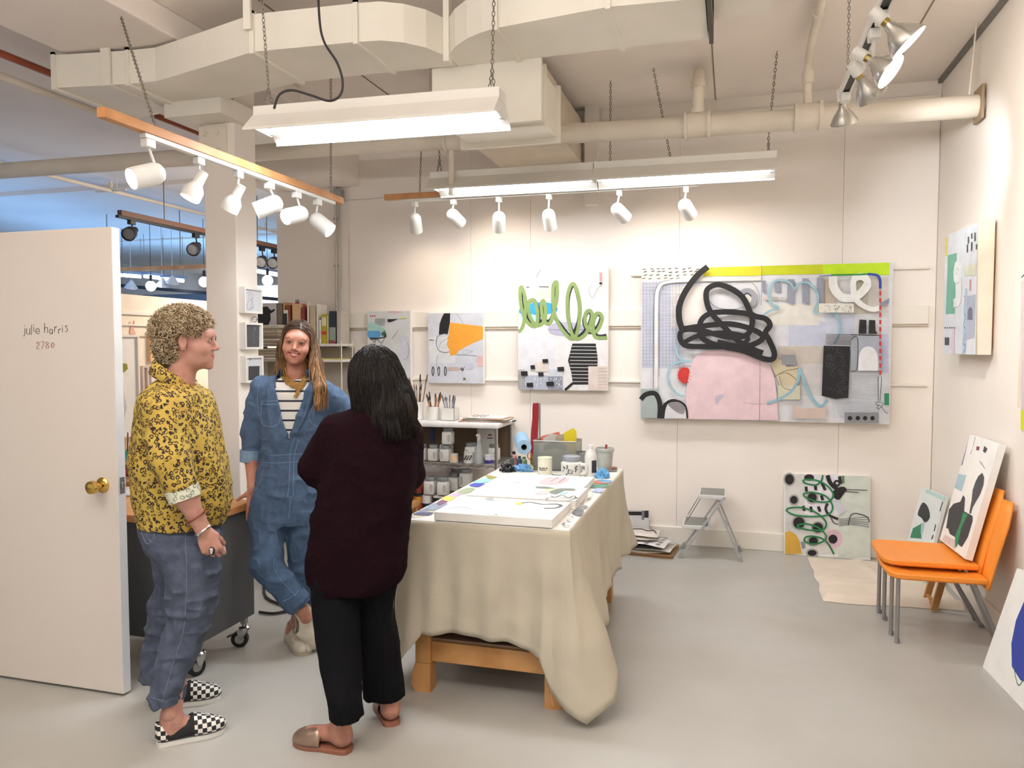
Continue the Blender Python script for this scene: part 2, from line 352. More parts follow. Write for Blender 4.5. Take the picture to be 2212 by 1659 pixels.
tag(MB().tube([(-4.02, -.5, 3.18), (-4.02, 10, 3.18)], .022, 10).build('copper_pipe', COPPER, smooth=True), 'reddish copper pipe running back below the ceiling, past the left end of the duct', 'pipe')
m = MB().tube([(-4.25, -.5, 3.14), (-4.25, 10, 3.14)], .024, 10)
for y in (3.0, 4.3, 6.0): m.bar((-4.25, y, 3.14), (-4.25, y, CZ-.002), .008, .008)
tag(m.build('conduit_pipe', PIPE, smooth=True), 'pale pipe hung beside the reddish copper pipe', 'pipe')
# ------------------------------------------------------------ chains and hanging fluorescent fixtures
CHAIN = mat('zinc chain', '#8d877c', .45, .6)
def chain(pts, parent, size=.026, wire=.0022, name='chain'):
    m = MB(); P = [np.array(p, float) for p in pts]
    seg = [np.linalg.norm(P[i+1]-P[i]) for i in range(len(P)-1)]; T = sum(seg); n = max(2, int(T/(size*.78)))
    for i in range(n):
        s = (i+.5)/n*T; j = 0
        while j < len(seg)-1 and s > seg[j]: s -= seg[j]; j += 1
        c = P[j]+(P[j+1]-P[j])*(s/seg[j]); A, B, D = frame(P[j+1]-P[j])
        if i % 2: A, B = B, A
        m.tube([c+D*math.cos(t)*size*.5+A*math.sin(t)*size*.26 for t in np.linspace(0, 2*math.pi, 9)[:-1]], wire, 4, closed=True)
    return m.build(name, CHAIN, parent)
def fluorescent(c, L, yaw, label, left, right):
    t = thing('fluorescent_fixture', label, 'ceiling light', c, 'hanging fluorescent fixtures'); t.rotation_euler = (0, 0, 0)
    c = np.array(c, float); rz = rotm(0, 0, yaw)
    def W(p): return rz@np.array(p, float)+c
    m = MB().box(W((0, 0, .115)), (L, .125, .05), rz, .004); m.build('housing', WHITE, t)
    m = MB()
    prof = [(-.155, -.0), (-.15, .012), (-.066, .092), (.066, .092), (.15, .012), (.155, 0)]
    m.grid([[W((s*L/2, y, z)) for y, z in prof] for s in (-1, 1)])
    o = m.build('reflector', WHITE, t, solid=.003)
    for s in (-.07, .07): MB().cyl(W((-L/2+.03, s, .052)), W((L/2-.03, s, .052)), .0125, n=10).build('tube', TUBE, t, smooth=True)
    for e in (-1, 1):
        MB().prism([W((e*(L/2-.012), y, z)) for y, z in ((-.11, .045), (-.05, .09), (.05, .09), (.11, .045), (.075, .025), (-.075, .025))], rz@np.array([1., 0, 0]), .006).build('end_cap', WHITEP, t)
        for s in (-.07, .07): MB().box(W((e*(L/2-.025), s, .055)), (.018, .03, .045), rz, .003).build('socket', WHITEP, t)
    for e, ps in ((-1, left), (1, right)):
        if ps is None: continue
        a = W((e*(L/2-.05), -.045, .14)); b = W((e*(L/2-.05), .045, .14)); mid = (a+b)/2+np.array([0, 0, .10])
        chain([a, mid], t); chain([b, mid], t); chain([mid, ps], t)
    return t
fluorescent((-1.64, 3.395, 2.545), 1.24, R_(2.3), 'nearer hanging fluorescent light fixture with glowing white reflector, on chains', (-2.22, 3.33, CZ), (-1.04, 3.37, CZ))
fluorescent((-1.475, 5.15, 2.595), 1.15, R_(1.0), 'left half of the far pair of fluorescent light fixtures', (-2.0, 5.07, CZ), None)
fluorescent((-.32, 5.16, 2.595), 1.15, R_(.5), 'right half of the far pair of fluorescent light fixtures', None, (.245, 5.11, CZ))
for c_, lb in (((-.6, 1.0, 2.545), 'added unseen fluorescent fixture nearest above the camera, over the right aisle'), ((-2.3, .8, 2.545), 'added unseen fluorescent fixture above and behind the open door'), ((-.6, -1.2, 2.545), 'added unseen fluorescent fixture farthest behind the camera')):  # unseen fixtures added to house the fill lights
    fluorescent(c_, 1.24, 0, lb, (c_[0]-.58, c_[1], CZ), (c_[0]+.58, c_[1], CZ))
t = thing('hanging_chain', 'slack zinc chain from ceiling to middle of the far fluorescent fixtures', 'chain', (-.5, 5.2, 2.75)); chain([(-.40, 5.17, 2.74), (-.52, 5.2, CZ)], t)
BLK = mat('black cable', '#1f1c1a', .5)
P = spline([pd(*p, 3.5) for p in ((686, -60), (690, 40), (700, 90), (728, 135), (740, 175), (735, 205), (712, 218), (672, 206), (630, 195), (603, 205), (592, 235))], 6)
tag(MB().tube(P, .0055, 8).build('power_cable', BLK, smooth=True), 'black power cable looping down onto the nearer fluorescent fixture', 'cable')
# ------------------------------------------------------------ track lights
def cdir(r, u, d): v = RT*r+ZZ*u+FH*d; return v/np.linalg.norm(v)
def head(style, top, c, aim, label, group, lit=None, energy=0, col=WARM, ang=60, s=1.0):
    top = np.array(top, float); c = np.array(c, float); aim = np.array(aim, float)
    body = BLACKP if style == 'black' else WHITEP
    t = thing('track_light', label, 'spotlight', top, group)
    MB().box(top+np.array([0, 0, -.018]), (.035*s, .055*s, .036*s), None, .004).build('adapter', body, t)
    L = .15*s; r = .047*s
    back = c-aim*L*.42
    MB().cyl(top+np.array([0, 0, -.03]), back+aim*.03, .006*s, n=8).build('stem', body, t, smooth=True)
    if style == 'round':
        MB().lathe([(.001, 0), (.020*s, .003*s), (.036*s, .014*s), (.045*s, .032*s), (r, .05*s), (r, L), (r-.004, L), (r-.005, L*.85)], back, aim, 24, cap=False).build('housing', body, t, smooth=True)
    elif style in ('step', 'black'):
        MB().lathe([(.001, -.01), (.026*s, -.008), (.027*s, .06*s), (.030*s, .065*s), (.050*s, .095*s), (.052*s, L), (.048*s, L), (.046*s, L*.85)], back, aim, 24, cap=False).build('housing', body, t, smooth=True)
    else:
        MB().cyl(back-aim*.05, back+aim*.0, .021, n=16).build('socket', WHITEP, t, smooth=True)
        MB().cyl(back+aim*0, back+aim*.02, .015, n=16).build('screw_base', mat('brass screw base', '#b09a5c', .3, 1), t)
        MB().lathe([(.016, .015), (.020, .035), (.040, .06), (.060, .095), (.061, .105)], back, aim, 24, cap=False).build('bulb_reflector', mat('frosted silver glass', '#b9b6ae', .25, .6), t, smooth=True)
        L = .108; r = .061
    f = {'round': r-.005, 'step': .046*s, 'black': .046*s, 'bulb': .060}[style]
    fm_ = GLOW if lit == 'w' else GLOWC if lit == 'c' else mat('bulb glass', '#8f9296', .3)
    MB().lathe([(.001, .006), (f*.6, .004), (f, 0)], back+aim*(L*.88 if style != 'bulb' else .104), aim, 20, cap=False).build('bulb_face', fm_, t, smooth=True)
    if energy: spot('spot_beam', back+aim*(L+.012), aim, energy, col, ang)
    return t
X1 = -2.39
b1 = thing('light_track', 'orange pine batten with white lighting track, on the left before the column', 'lighting track', (X1, 3.45, 2.42))
y0, y1 = 2.50, 4.43
m = MB().use(WOODO).box2((X1-.02, y0, 2.415), (X1+.02, y1, 2.455), .002); m.build('batten', WOODO, b1)
MB().box2((X1-.016, y0+.22, 2.394), (X1+.016, y1-.1, 2.414), .002).build('rail', WHITEP, b1)
chain([(X1, 2.80, 2.455), pz(250, 0, CZ)], b1); chain([(X1, 4.3, 2.455), (X1, 4.32, CZ)], b1)
for (st, stem, ce, aim, lit, lab, en) in (
    ('round', (320, 308), (325, 377), (-.60, -.38, -.74), 'w', 'big white spotlight glowing towards the door, nearest on the left batten', 14),
    ('step', (430, 352), (426, 398), (-.30, -.72, -.2), 'w', 'stepped white spotlight pointing down, second along the left batten', 10),
    ('step', (515, 385), (509, 425), (-.45, -.75, .1), None, 'stepped white spotlight seen in front of the column face', 0),
    ('round', (582, 405), (586, 443), (-.80, -.38, -.25), 'c', 'white spotlight with cool rim, fourth along the left batten', 6),
    ('round', (641, 428), (643, 463), (-.55, -.30, -.78), 'w', 'white spotlight with glowing face, fifth along the left batten', 6),
    ('round', (686, 443), (690, 480), (.66, -.52, -.12), 'w', 'last white spotlight on the left batten, turned to the right', 8)):
    a = px(*stem, X1); a[2] = 2.394; head(st, a, px(*ce, X1), cdir(*aim), lab, 'spotlights on the left batten', lit, en, s=1.0 if st == 'round' else .9)
spot('spot_beam', (-2.45, 3.75, 2.28), (-.48, .72, -.42), 9, COOL, 50)
Y2 = 5.36
a = py(832, 424, Y2); b = py(1510, 402, Y2); zc = 2.625
b2 = thing('light_track', 'white lighting track with short bare pine end, under the far fluorescent fixtures', 'lighting track', (-1.3, Y2, zc))
MB().box2((a[0], Y2-.02, zc-.012), (b[0]-.5, Y2+.02, zc+.030), .002).build('batten', WOODO, b2)
MB().box2((a[0]+.12, Y2-.016, zc-.034), (b[0], Y2+.016, zc-.013), .002).build('rail', WHITEP, b2)
chain([(a[0]+.28, Y2, zc+.03), (a[0]+.31, Y2, CZ)], b2); chain([(b[0]-.6, Y2, zc+.03), (b[0]-.6, Y2, CZ)], b2)
for (stem, ce, aim, lab, en, col, ang) in (
    ((896, 436), (897, 478), (.03, -.72, .62), 'white spotlight on bare left end of the far track', 7, WARM, 110),
    ((980, 433), (981, 468), (.50, -.45, .72), 'small-looking white spotlight turned right, second on the far track', 5, WARM, 100),
    ((1078, 431), (1078, 475), (.0, -.72, .66), 'white spotlight hanging straight, third on the far track', 8, COOL, 85),
    ((1186, 428), (1186, 470), (.16, -.74, .60), 'long white spotlight slightly tilted, fourth on the far track', 6, NEUT, 90),
    ((1338, 418), (1337, 456), (.58, -.42, .55), 'white spotlight with bright rim, fifth on the far track', 4.2, WARM, 115),
    ((1482, 408), (1482, 448), (.50, -.48, .6), 'white spotlight at the right end of the far track', 4.5, WARM, 115)):
    p = py(*stem, Y2); p[2] = zc-.034; head('round', p, py(*ce, Y2-.0), cdir(*aim), lab, 'spotlights on the far track', 'w', en, col, ang)
X3 = .46
b3 = thing('light_track', 'narrow black and white lighting track hung toward the upper right', 'lighting track', (X3, 3.2, 2.62))
MB().box2((X3-.014, 1.5, 2.62), (X3+.014, 3.70, 2.645), .002).build('rail', mat('dark track slot', '#33302c', .5), b3)
m = MB().box2((X3-.02, 1.5, 2.615), (X3-.014, 3.72, 2.65)); m.box2((X3+.014, 1.5, 2.615), (X3+.02, 3.72, 2.65)); m.build('rail', WHITEP, b3)
chain([(X3, 3.6, 2.645), (X3, 3.62, CZ)], b3, .02, .0015)
for (stem, ce, aim, lit, lab, en, col) in (
    ((1905, 30), (1942, 74), (.62, -.70, -.22), 'c', 'glowing reflector bulb nearest the camera at top right', 10, NEUT),
    ((1887, 108), (1903, 143), (.62, -.62, -.45), 'w', 'brightest glowing reflector bulb, second on the top right track', 10, WARM),
    ((1856, 165), (1872, 190), (.62, -.70, .25), None, 'silvery reflector bulb, third on the top right track', 22, COOL),
    ((1826, 214), (1822, 247), (.25, -.80, .35), None, 'silvery reflector bulb in front of the thick pipe', 10, NEUT)):
    p = px(*stem, X3); p[2] = 2.615; head('bulb', p, px(*ce, X3+.03), cdir(*aim), lab, 'reflector bulbs on the right track', lit, en, col, 70)
spot('spot_beam', (.75, 4.2, 2.75), (.60, 1.0, -.34), 34, COOL, 66)
spot('spot_beam', (.50, 3.4, 2.62), (.97, .55, -.28), 84, (1, .92, .84), 118)  # added wash to brighten the right wall, no bulb of its own
# ------------------------------------------------------------ neighbouring hall
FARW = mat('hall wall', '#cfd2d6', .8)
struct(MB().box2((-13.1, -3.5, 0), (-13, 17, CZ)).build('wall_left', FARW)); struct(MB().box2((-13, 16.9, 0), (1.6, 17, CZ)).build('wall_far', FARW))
pw = struct(MB().box2((-5.32, 4.4, 0), (-5.2, 8.6, 1.98)).build('partition_wall', mat('partition paint', '#f3e6d4', .7)))
XP = -5.2
m = MB().box2((XP, 4.5, 1.80), (XP+.02, 8.5, 1.83)); m.box2((XP, 4.5, 1.70), (XP+.02, 8.5, 1.715)); m.build('rail', TRIM, pw)
m = MB().box2((XP, 4.4, 1.60), (XP+.012, 8.5, 1.61)); m.build('rail', mat('rail line', '#b9a48c', .7), pw)
def wallpic(p, P0, P1, name, label, cat, th=.03, edge=WHITE, face=CANVAS, rim=.02, plane=XP):
    a = px(*p[0], plane); b = px(*p[1], plane); y0, y1 = sorted((a[1], b[1])); z0, z1 = sorted((a[2], b[2]))
    t = thing(name, label, cat, (plane, (y0+y1)/2, z0))
    m = MB().box2((plane, y0, z0), (plane+th, y0+rim, z1)); m.box2((plane, y1-rim, z0), (plane+th, y1, z1)); m.box2((plane, y0+rim, z0), (plane+th, y1-rim, z0+rim)); m.box2((plane, y0+rim, z1-rim), (plane+th, y1-rim, z1))
    m.build('frame', edge, t); MB().box2((plane, y0+rim, z0+rim), (plane+th*.4, y1-rim, z1-rim)).build('picture', face, t); return t
t = wallpic(((215, 722), (300, 940)), 0, 0, 'framed_picture', 'tall white framed picture of a green-topped vase shape, beyond the door', 'picture')
m = MB().use(pm('#8f8f2c')).prism([px(u, v, XP+.014) for u, v in ((252, 790), (262, 784), (274, 786), (276, 797), (268, 804), (252, 804))], (1, 0, 0), .002)
m.use(pm('#d6d0cd')).prism([px(u, v, XP+.014) for u, v in ((252, 830), (260, 822), (268, 850), (274, 880), (268, 905), (258, 925), (250, 930))], (1, 0, 0), .002); m.build('painted_shape', None, t)
wallpic(((318, 714), (360, 780)), 0, 0, 'framed_picture', 'orange-toned figure drawing on the partition behind curly hair', 'picture', face=pm('#ecc48f'), edge=pm('#e8c193'))
wallpic(((321, 790), (372, 900)), 0, 0, 'framed_picture', 'white framed pink sketch low on the partition', 'picture', face=pm('#efdcd3'))
wallpic(((302, 790), (319, 930)), 0, 0, 'pinboard', 'narrow mauve-grey board on the partition beside the framed pink sketch', 'board', face=pm('#d9c6be'), edge=pm('#d9c6be'))
t = thing('dress_cutout', 'small pink paper dress shape pinned above the tall white frame', 'artwork', px(285, 722, XP)); m = MB()
m.prism([px(u, v, XP+.003) for u, v in ((281, 694), (284, 703), (287, 703), (290, 692), (291, 704), (288, 708), (293, 722), (285, 723), (279, 720), (282, 707), (277, 700))], (1, 0, 0), .004); m.build('dress_shape', pm('#e5b09a'), t)
px0 = py(553, 600, 16.8)[0]; px1 = py(604, 600, 16.8)[0]
wf = struct(MB().box2((px0-1.0, 16.84, 2.4), (px1+.6, 16.88, 3.02)).build('window_1', mat('bright window', '#f2f8ff', .5, emit=2.6)))
m = MB().box2((px0-1.05, 16.80, 2.36), (px1+.65, 16.89, 2.40)); m.box2((px0-1.05, 16.80, 3.02), (px1+.65, 16.89, 3.06)); m.build('window_frame', WHITE, wf)
def q(z): return pz(445, 505, z)[0]
XB = pz(258, 465, 2.75)[0]; ya = pz(258, 465, 2.75)[1]
t = thing('light_track', 'dark brown batten with black lighting track, beyond the column', 'lighting track', (XB, ya+1, 2.75))
MB().box2((XB-.025, ya, 2.75), (XB+.025, ya+4.2, 2.80), .002).build('batten', mat('dark brown wood', '#6a4a3a', .5), t)
MB().box2((XB-.02, ya-.03, 2.725), (XB+.02, ya+4.2, 2.749)).build('rail', BLACKP, t)
for y in (.6, 2.2, 4.0): MB().bar((XB, ya+y, 2.80), (XB, ya+y, CZ), .008, .008).build('hanger_rod', CHAIN, t)
for (s_, c_, lab) in (((284, 478), (285, 501), 'black spotlight nearest the open door top'), ((423, 508), (423, 534), 'black spotlight just left of the column'), ((566, 540), (567, 562), 'black spotlight just right of the column'), ((592, 547), (592, 564), 'black spotlight half hidden by the wall edge')):
    a = px(*s_, XB); a[2] = 2.725; head('black', a, px(*c_, XB), cdir(.12, -.35, -.9), lab, 'black spotlights in the neighbouring hall', None, s=1.25 if s_[0] < 300 else 1.35)
q0_ = py(350, 579, 8.8); t = thing('pine_batten', 'thin pine batten hung level across the neighbouring hall', 'batten', q0_); MB().box(q0_, (2.6, .05, .05)).build('batten', WOODO, t); [MB().bar(q0_+np.array([dx, 0, 0]), (q0_[0]+dx, q0_[1], CZ), .008, .008).build('hanger_rod', CHAIN, t) for dx in (-.9, .3)]
a = pz(90, 375, 3.2); m = MB().tube([(a[0], a[1]-3, 3.2), (a[0], 10.9, 3.2)], .022, 10)
for v in (248, 578):
    p = px(v, 745-(745-405)*0, a[0]); yy = p[1]; m.cyl((a[0], yy, 3.2), (a[0], yy, 3.25), .018, n=8); m.lathe([(.012, 0), (.03, .02), (.012, .05), (.03, .06)], (a[0], yy, 3.24), n=10); m.tube([(a[0]-.2, yy, 3.2), (a[0]+.2, yy, 3.2)], .012, 6)
for y in (5, 7, 9): m.bar((a[0], y, 3.2), (a[0], y, CZ-.002), .008, .008)
tag(m.build('sprinkler_pipe', PIPE, smooth=True), 'thin ceiling pipe with sprinkler head in the neighbouring hall', 'pipe')
for i, (u, v, lab) in enumerate(((326, 618, 'glowing globe bulb above the curly-haired person'), (441, 609, 'glowing globe bulb at left edge of the column'), (578, 606, 'glowing globe bulb in gap right of the column'))):
    p = py(u, v, 9.5); t = thing('globe_lamp', lab, 'lamp', p, 'globe lamps in the hall'); MB().sphere(p, .075).build('bulb', mat('globe glow', '#eef6ff', .4, emit=12), t, smooth=True)
    MB().cyl(p+np.array([0, 0, .07]), (p[0], p[1], p[2]+.16), .02, n=8).build('socket', BLACKP, t); MB().cyl((p[0], p[1], p[2]+.16), (p[0], p[1], CZ), .004, n=6).build('cord', BLACKP, t)
for i, (u0, v0, u1, v1, lab) in enumerate(((225, 592, 305, 598, 'far fluorescent strip beside the door top'), (312, 597, 352, 602, 'far fluorescent strip in the middle of the hall gap'), (354, 603, 396, 607, 'far fluorescent strip nearest the column'), (553, 586, 605, 595, 'far fluorescent strip right of the column'))):
    a = py(u0, v0, 10.5); b = py(u1, v1, 10.9); t = thing('strip_light', lab, 'ceiling light', (a+b)/2, 'far fluorescent strips')
    MB().bar(a+np.array([0, 0, .05]), b+np.array([0, 0, .05]), .16, .04).build('housing', mat('strip housing', '#8d9cb0', .6), t); MB().cyl(a, b, .025, n=8).build('tube', TUBE, t)
    m = MB(); [m.cyl(p+np.array([0, 0, .06]), (p[0], p[1], CZ), .004, n=5) for p in (a, b)]; m.build('hanger_rod', CHAIN, t)
a = py(240, 612, 9.9); b = py(600, 640, 9.9)
q0_, q1_ = py(180, 610, 9.9), py(640, 650, 9.9); t = thing('light_track', 'long sloping-looking black track far in the hall', 'lighting track', (q0_+q1_)/2); MB().bar(q0_, q1_, .05, .05).build('rail', BLACKP, t)
for k_ in (.2, .8): q2_ = q0_*(1-k_)+q1_*k_; MB().bar(q2_, (q2_[0], q2_[1], CZ), .008, .008).build('hanger_rod', CHAIN, t)
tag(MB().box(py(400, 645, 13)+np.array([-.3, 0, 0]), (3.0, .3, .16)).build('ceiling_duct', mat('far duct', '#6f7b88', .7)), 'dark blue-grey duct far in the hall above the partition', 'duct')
for i, (u, v) in enumerate(((283, 632), (350, 628), (372, 622))):
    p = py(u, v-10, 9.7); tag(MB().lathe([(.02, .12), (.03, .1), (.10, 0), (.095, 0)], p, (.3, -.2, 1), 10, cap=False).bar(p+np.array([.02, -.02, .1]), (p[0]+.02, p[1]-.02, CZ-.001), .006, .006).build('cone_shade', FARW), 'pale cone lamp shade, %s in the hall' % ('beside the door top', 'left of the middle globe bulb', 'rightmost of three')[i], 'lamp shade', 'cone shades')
# ------------------------------------------------------------ paintings: stretched canvases with painted films on the face
class Paint:
    def __init__(s, P, n, k=1.0): s.w = k; s.P = P; s.n = np.array(n, float); s.k = 0; s.g = {}     # P maps photo pixels to the face plane
    def mb(s, g): m = MB(); s.g.setdefault(g, []).append(m); return m
    def off(s): s.k += 1; return s.n*(.0006+.00016*s.k)
    def poly(s, g, c, pts, sm=0):
        o = s.off(); q = [s.P(*p) for p in pts]
        if sm: q = spline(q, sm, True)
        s.mb(g).use(pm(c)).add([p+o for p in q], [tuple(range(len(q)))]); return s
    def rect(s, g, c, x0, y0, x1, y1): return s.poly(g, c, [(x0, y0), (x1, y0), (x1, y1), (x0, y1)])
    def line(s, g, c, pts, w, sm=6, closed=False):
        o = s.off(); q = [s.P(*p) for p in pts]
        if sm and len(q) > 2: q = spline(q, sm, closed)
        N = len(q); L = []; Rr = []
        for i in range(N):
            a, b = (q[i-1], q[(i+1) % N]) if closed else (q[max(i-1, 0)], q[min(i+1, N-1)])
            d = b-a; d = d/(np.linalg.norm(d)+1e-9); t = np.cross(s.n, d)
            ww = s.w*(w[min(int(i/N*len(w)), len(w)-1)] if hasattr(w, '__len__') else w)
            e_ = o+s.n*(.00012*i/N); L.append(q[i]+t*ww/2+e_); Rr.append(q[i]-t*ww/2+e_)
        m = s.mb(g).use(pm(c)); f = [(i, i+1, N+i+1, N+i) for i in range(N-1)]+([(N-1, 0, N, 2*N-1)] if closed else [])
        m.add(L+Rr, f); return s
    def dash(s, g, c, seg, w):
        for a, b in seg: s.line(g, c, [a, b], w)
        return s
    def done(s, root):
        for g, L in s.g.items():
            if len(L) <= 12: [m.build(g, None, root) for m in L]
            else:
                a = MB()
                for m in L: a.use(m.mats[0]).add(m.v, m.f)
                a.build(g, None, root)['kind'] = 'stuff'
def zmap(x0, y0, k): return lambda pts: [(x0+a/k, y0+b/k) for a, b in pts]
def canvas_wall(TL, BR, label, th=.038, k=1.5):
    yf = WY-.034-th; a = py(*TL, yf); b = py(*BR, yf)
    t = thing('painting', label, 'painting', ((a[0]+b[0])/2, yf+th/2, b[2]))
    MB().box2((a[0], yf, b[2]), (b[0], yf+th, a[2]), .002).build('canvas', CANVAS, t)
    return t, Paint(lambda u, v: np.array([min(max(q_[0], a[0]+.004), b[0]-.004), yf, min(max(q_[2], b[2]+.004), a[2]-.004)]) if (q_ := py(u, v, yf)) is not None else 0, (0, -1, 0), k), (a, b)
# --- the big painting (two joined panels)
t, P, _ = canvas_wall((1385.5, 580.5), (1922, 917), 'largest painting, black scribble over pink shape with yellow top band, on back wall', .04, 2.15)
z = zmap(1360, 540, 3.687); zr = lambda *p: z([(p[0], p[1]), (p[2], p[1]), (p[2], p[3]), (p[0], p[3])])
P.poly('ground', '#dfe0e4', zr(50, 80, 2120, 1420)); P.poly('ground', '#d0d3df', zr(95, 245, 440, 940)); P.poly('ground', '#e9e5dc', zr(95, 130, 640, 240)); P.poly('ground', '#ece4de', zr(330, 290, 600, 620))
P.poly('ground', '#c9cfe2', z([(1265, 600), (1400, 570), (1560, 570), (1560, 760), (1265, 760)])); P.poly('ground', '#cdd5e6', zr(1560, 510, 1790, 670)); P.poly('ground', '#e6e3da', zr(1060, 430, 1510, 600))
P.poly('ground', '#cbc3ba', zr(1180, 765, 1540, 905)); P.poly('ground', '#d3d0cf', zr(1330, 905, 1530, 1160)); P.poly('ground', '#cdbfae', zr(1545, 215, 1650, 430)); P.poly('ground', '#c8c2b4', zr(1790, 215, 1900, 510))
P.poly('ground', '#d6cfc8', zr(1900, 215, 2060, 500)); P.poly('ground', '#d2d7de', zr(1620, 960, 1980, 1330)); P.poly('ground', '#c8cce6', zr(1990, 670, 2060, 980)); P.poly('ground', '#dbe0e2', zr(1985, 980, 2060, 1290))
P.poly('yellow_band', '#efe23a', z([(620, 128), (1048, 118), (1048, 205), (580, 210)])); P.poly('yellow_band', '#e8dd2a', z([(740, 125), (1048, 118), (1048, 205), (760, 208)])); P.poly('yellow_band', '#c9d313', z([(1052, 118), (1560, 103), (1560, 192), (1052, 200)])); P.poly('yellow_band', '#c6ea10', z([(1540, 104), (2068, 96), (2068, 202), (1540, 190)]))
for i in range(34):
    x = 110+(i % 9)*52+random.uniform(-12, 12); y = 148+(i//9)*26+random.uniform(-6, 6)
    if x < 560-(i//9)*18: P.dash('ink_marks', '#3a3836', [z([(x, y+3), (x+26, y-3)])], .0022)
for x in range(110, 420, 26): P.dash('grid_lines', '#9aa3ba', [z([(x, 250), (x, 930)])], .0013)
for y in range(262, 930, 27): P.dash('grid_lines', '#a7aec2', [z([(98, y), (430, y+random.uniform(-5, 5))])], .0013)
P.line('white_arch', '#e6e4df', z([(212, 1110), (214, 700), (216, 400), (235, 300), (300, 255), (560, 238), (1045, 225)]), .012); P.line('ink_marks', '#5c5c60', z([(190, 1100), (192, 600), (205, 330), (250, 262), (320, 240)]), .0014); P.line('ink_marks', '#77777c', z([(238, 1010), (238, 500), (260, 320), (330, 275), (540, 262)]), .0012)
P.line('white_arch', '#e6e6e2', z([(640, 240), (1045, 232)]), .01)
P.poly('pale_forms', '#d9c3bb', zr(1070, 375, 1110, 400)); P.poly('pale_forms', '#b9b9ae', zr(1135, 375, 1185, 400)); P.poly('pale_forms', '#c7c5c3', zr(1195, 375, 1245, 400))
for a, b, c0, c1 in ((1055, 1085, 245, 340), (1155, 1200, 240, 335), (1255, 1310, 235, 425), (1375, 1425, 228, 425), (1490, 1545, 220, 425)): P.poly('grey_stripes', '#9499a8', zr(a, c0, b, c1))
P.poly('pale_forms', '#d4d4d8', z([(720, 540), (900, 510), (980, 560), (960, 600), (780, 590)]), 3); P.line('pencil_circle', '#7c7a80', z([(640, 300), (760, 270), (880, 330), (930, 420), (860, 470), (700, 460), (620, 380)]), .0022, 6, True); P.line('pencil_circle', '#8b898f', z([(760, 270), (950, 250), (1030, 350), (1010, 450), (900, 470)]), .0018)
P.poly('pencil_circle', '#a2a3aa', z([(880, 330), (950, 305), (1010, 350), (1005, 430), (960, 455), (900, 420)]), 4); P.poly('pencil_circle', '#e2e2d4', z([(905, 385), (940, 355), (970, 385), (960, 415), (925, 425)]), 4); P.line('pencil_circle', '#33323a', z([(900, 370), (935, 345), (970, 370)]), .004)
P.poly('pink_shape', '#e9cdd2', spline([np.array(p) for p in z([(448, 1348), (455, 1100), (500, 900), (560, 820), (700, 795), (900, 820), (1080, 880), (1140, 980), (1170, 1150), (1183, 1355)])], 4)); P.dash('pink_shape', '#b99', [z([(1040, 860), (1032, 1360)])], .0012); P.line('pink_shape', '#a88f96', z([(905, 1215), (1000, 1225), (1080, 1222)]), .0014)
P.poly('pink_shape', '#c4bccb', z([(685, 1160), (760, 1150), (720, 1200), (690, 1230)]), 3)
P.poly('red_mark', '#cf352c', z([(400, 950), (440, 935), (475, 950), (470, 1020), (445, 1062), (400, 1040), (385, 1000)]), 4)
for i in range(16):
    a = i/16*6.28; P.dash('red_mark', '#d4544a', [z([(432+48*math.cos(a), 1000+62*math.sin(a)), (432+60*math.cos(a+.1), 1000+76*math.sin(a+.1))])], .0018)
P.poly('grey_corner', '#a9b4b2', zr(92, 1105, 235, 1335)); P.poly('grey_corner', '#d9dbdc', z([(270, 1340), (275, 1260), (310, 1200), (380, 1190), (440, 1230), (455, 1340)])); P.poly('grey_corner', '#8f8c8e', z([(300, 1215), (370, 1200), (440, 1240), (430, 1305), (360, 1280)]), 3)
P.line('black_arch', '#17171b', z([(92, 1190), (130, 1150), (200, 1140), (235, 1190), (245, 1260), (240, 1340)]), .017); P.line('black_arch', '#17171b', z([(262, 1340), (280, 1240), (330, 1200), (400, 1205), (450, 1250), (462, 1340)]), [.014, .010, .007, .006])
P.line('blue_outline', '#9cc4cf', z([(370, 765), (385, 840), (430, 880), (490, 885), (400, 890), (330, 925), (305, 1000), (330, 1090), (385, 1145), (435, 1160)]), .0065)
P.line('blue_outline', '#96c0cd', z([(1060, 520), (1120, 485), (1185, 460), (1120, 420), (1105, 340), (1140, 265), (1210, 240), (1275, 265), (1305, 310)]), .007)
P.line('blue_outline', '#96c0cd', z([(1305, 325), (1350, 270), (1420, 265), (1480, 320), (1500, 400), (1470, 500), (1560, 480), (1640, 520), (1680, 600), (1660, 690), (1625, 750)]), .007)
P.poly('ochre_form', '#cfc2a2', z([(1120, 890), (1180, 860), (1250, 930), (1340, 930), (1340, 1000), (1310, 1080), (1270, 1110), (1200, 1080), (1165, 1000)]), 3); P.poly('ochre_form', '#cfcdb4', zr(1180, 1080, 1355, 1190)); P.line('ochre_form', '#4a4644', z([(1150, 1010), (1230, 965), (1330, 945), (1340, 935)]), .0018)
P.line('ochre_form', '#57534f', z([(1190, 990), (1250, 980), (1300, 1010), (1330, 1050), (1290, 1110), (1220, 1090), (1190, 1000)]), .0016); P.poly('ochre_form', '#8d8f94', zr(1210, 835, 1320, 915)); P.line('ochre_form', '#bdb19a', z([(1170, 800), (1260, 790), (1350, 850), (1350, 930)]), .002)
P.line('blue_outline', '#8fbccb', z([(1090, 1220), (1180, 1190), (1290, 1120), (1340, 1030), (1350, 950), (1400, 1080), (1450, 1180), (1520, 1245), (1570, 1190)]), .0085)
P.poly('black_block', '#15151a', z([(1543, 762), (1752, 768), (1745, 980), (1738, 1175), (1640, 1185), (1528, 1160), (1535, 960)]))
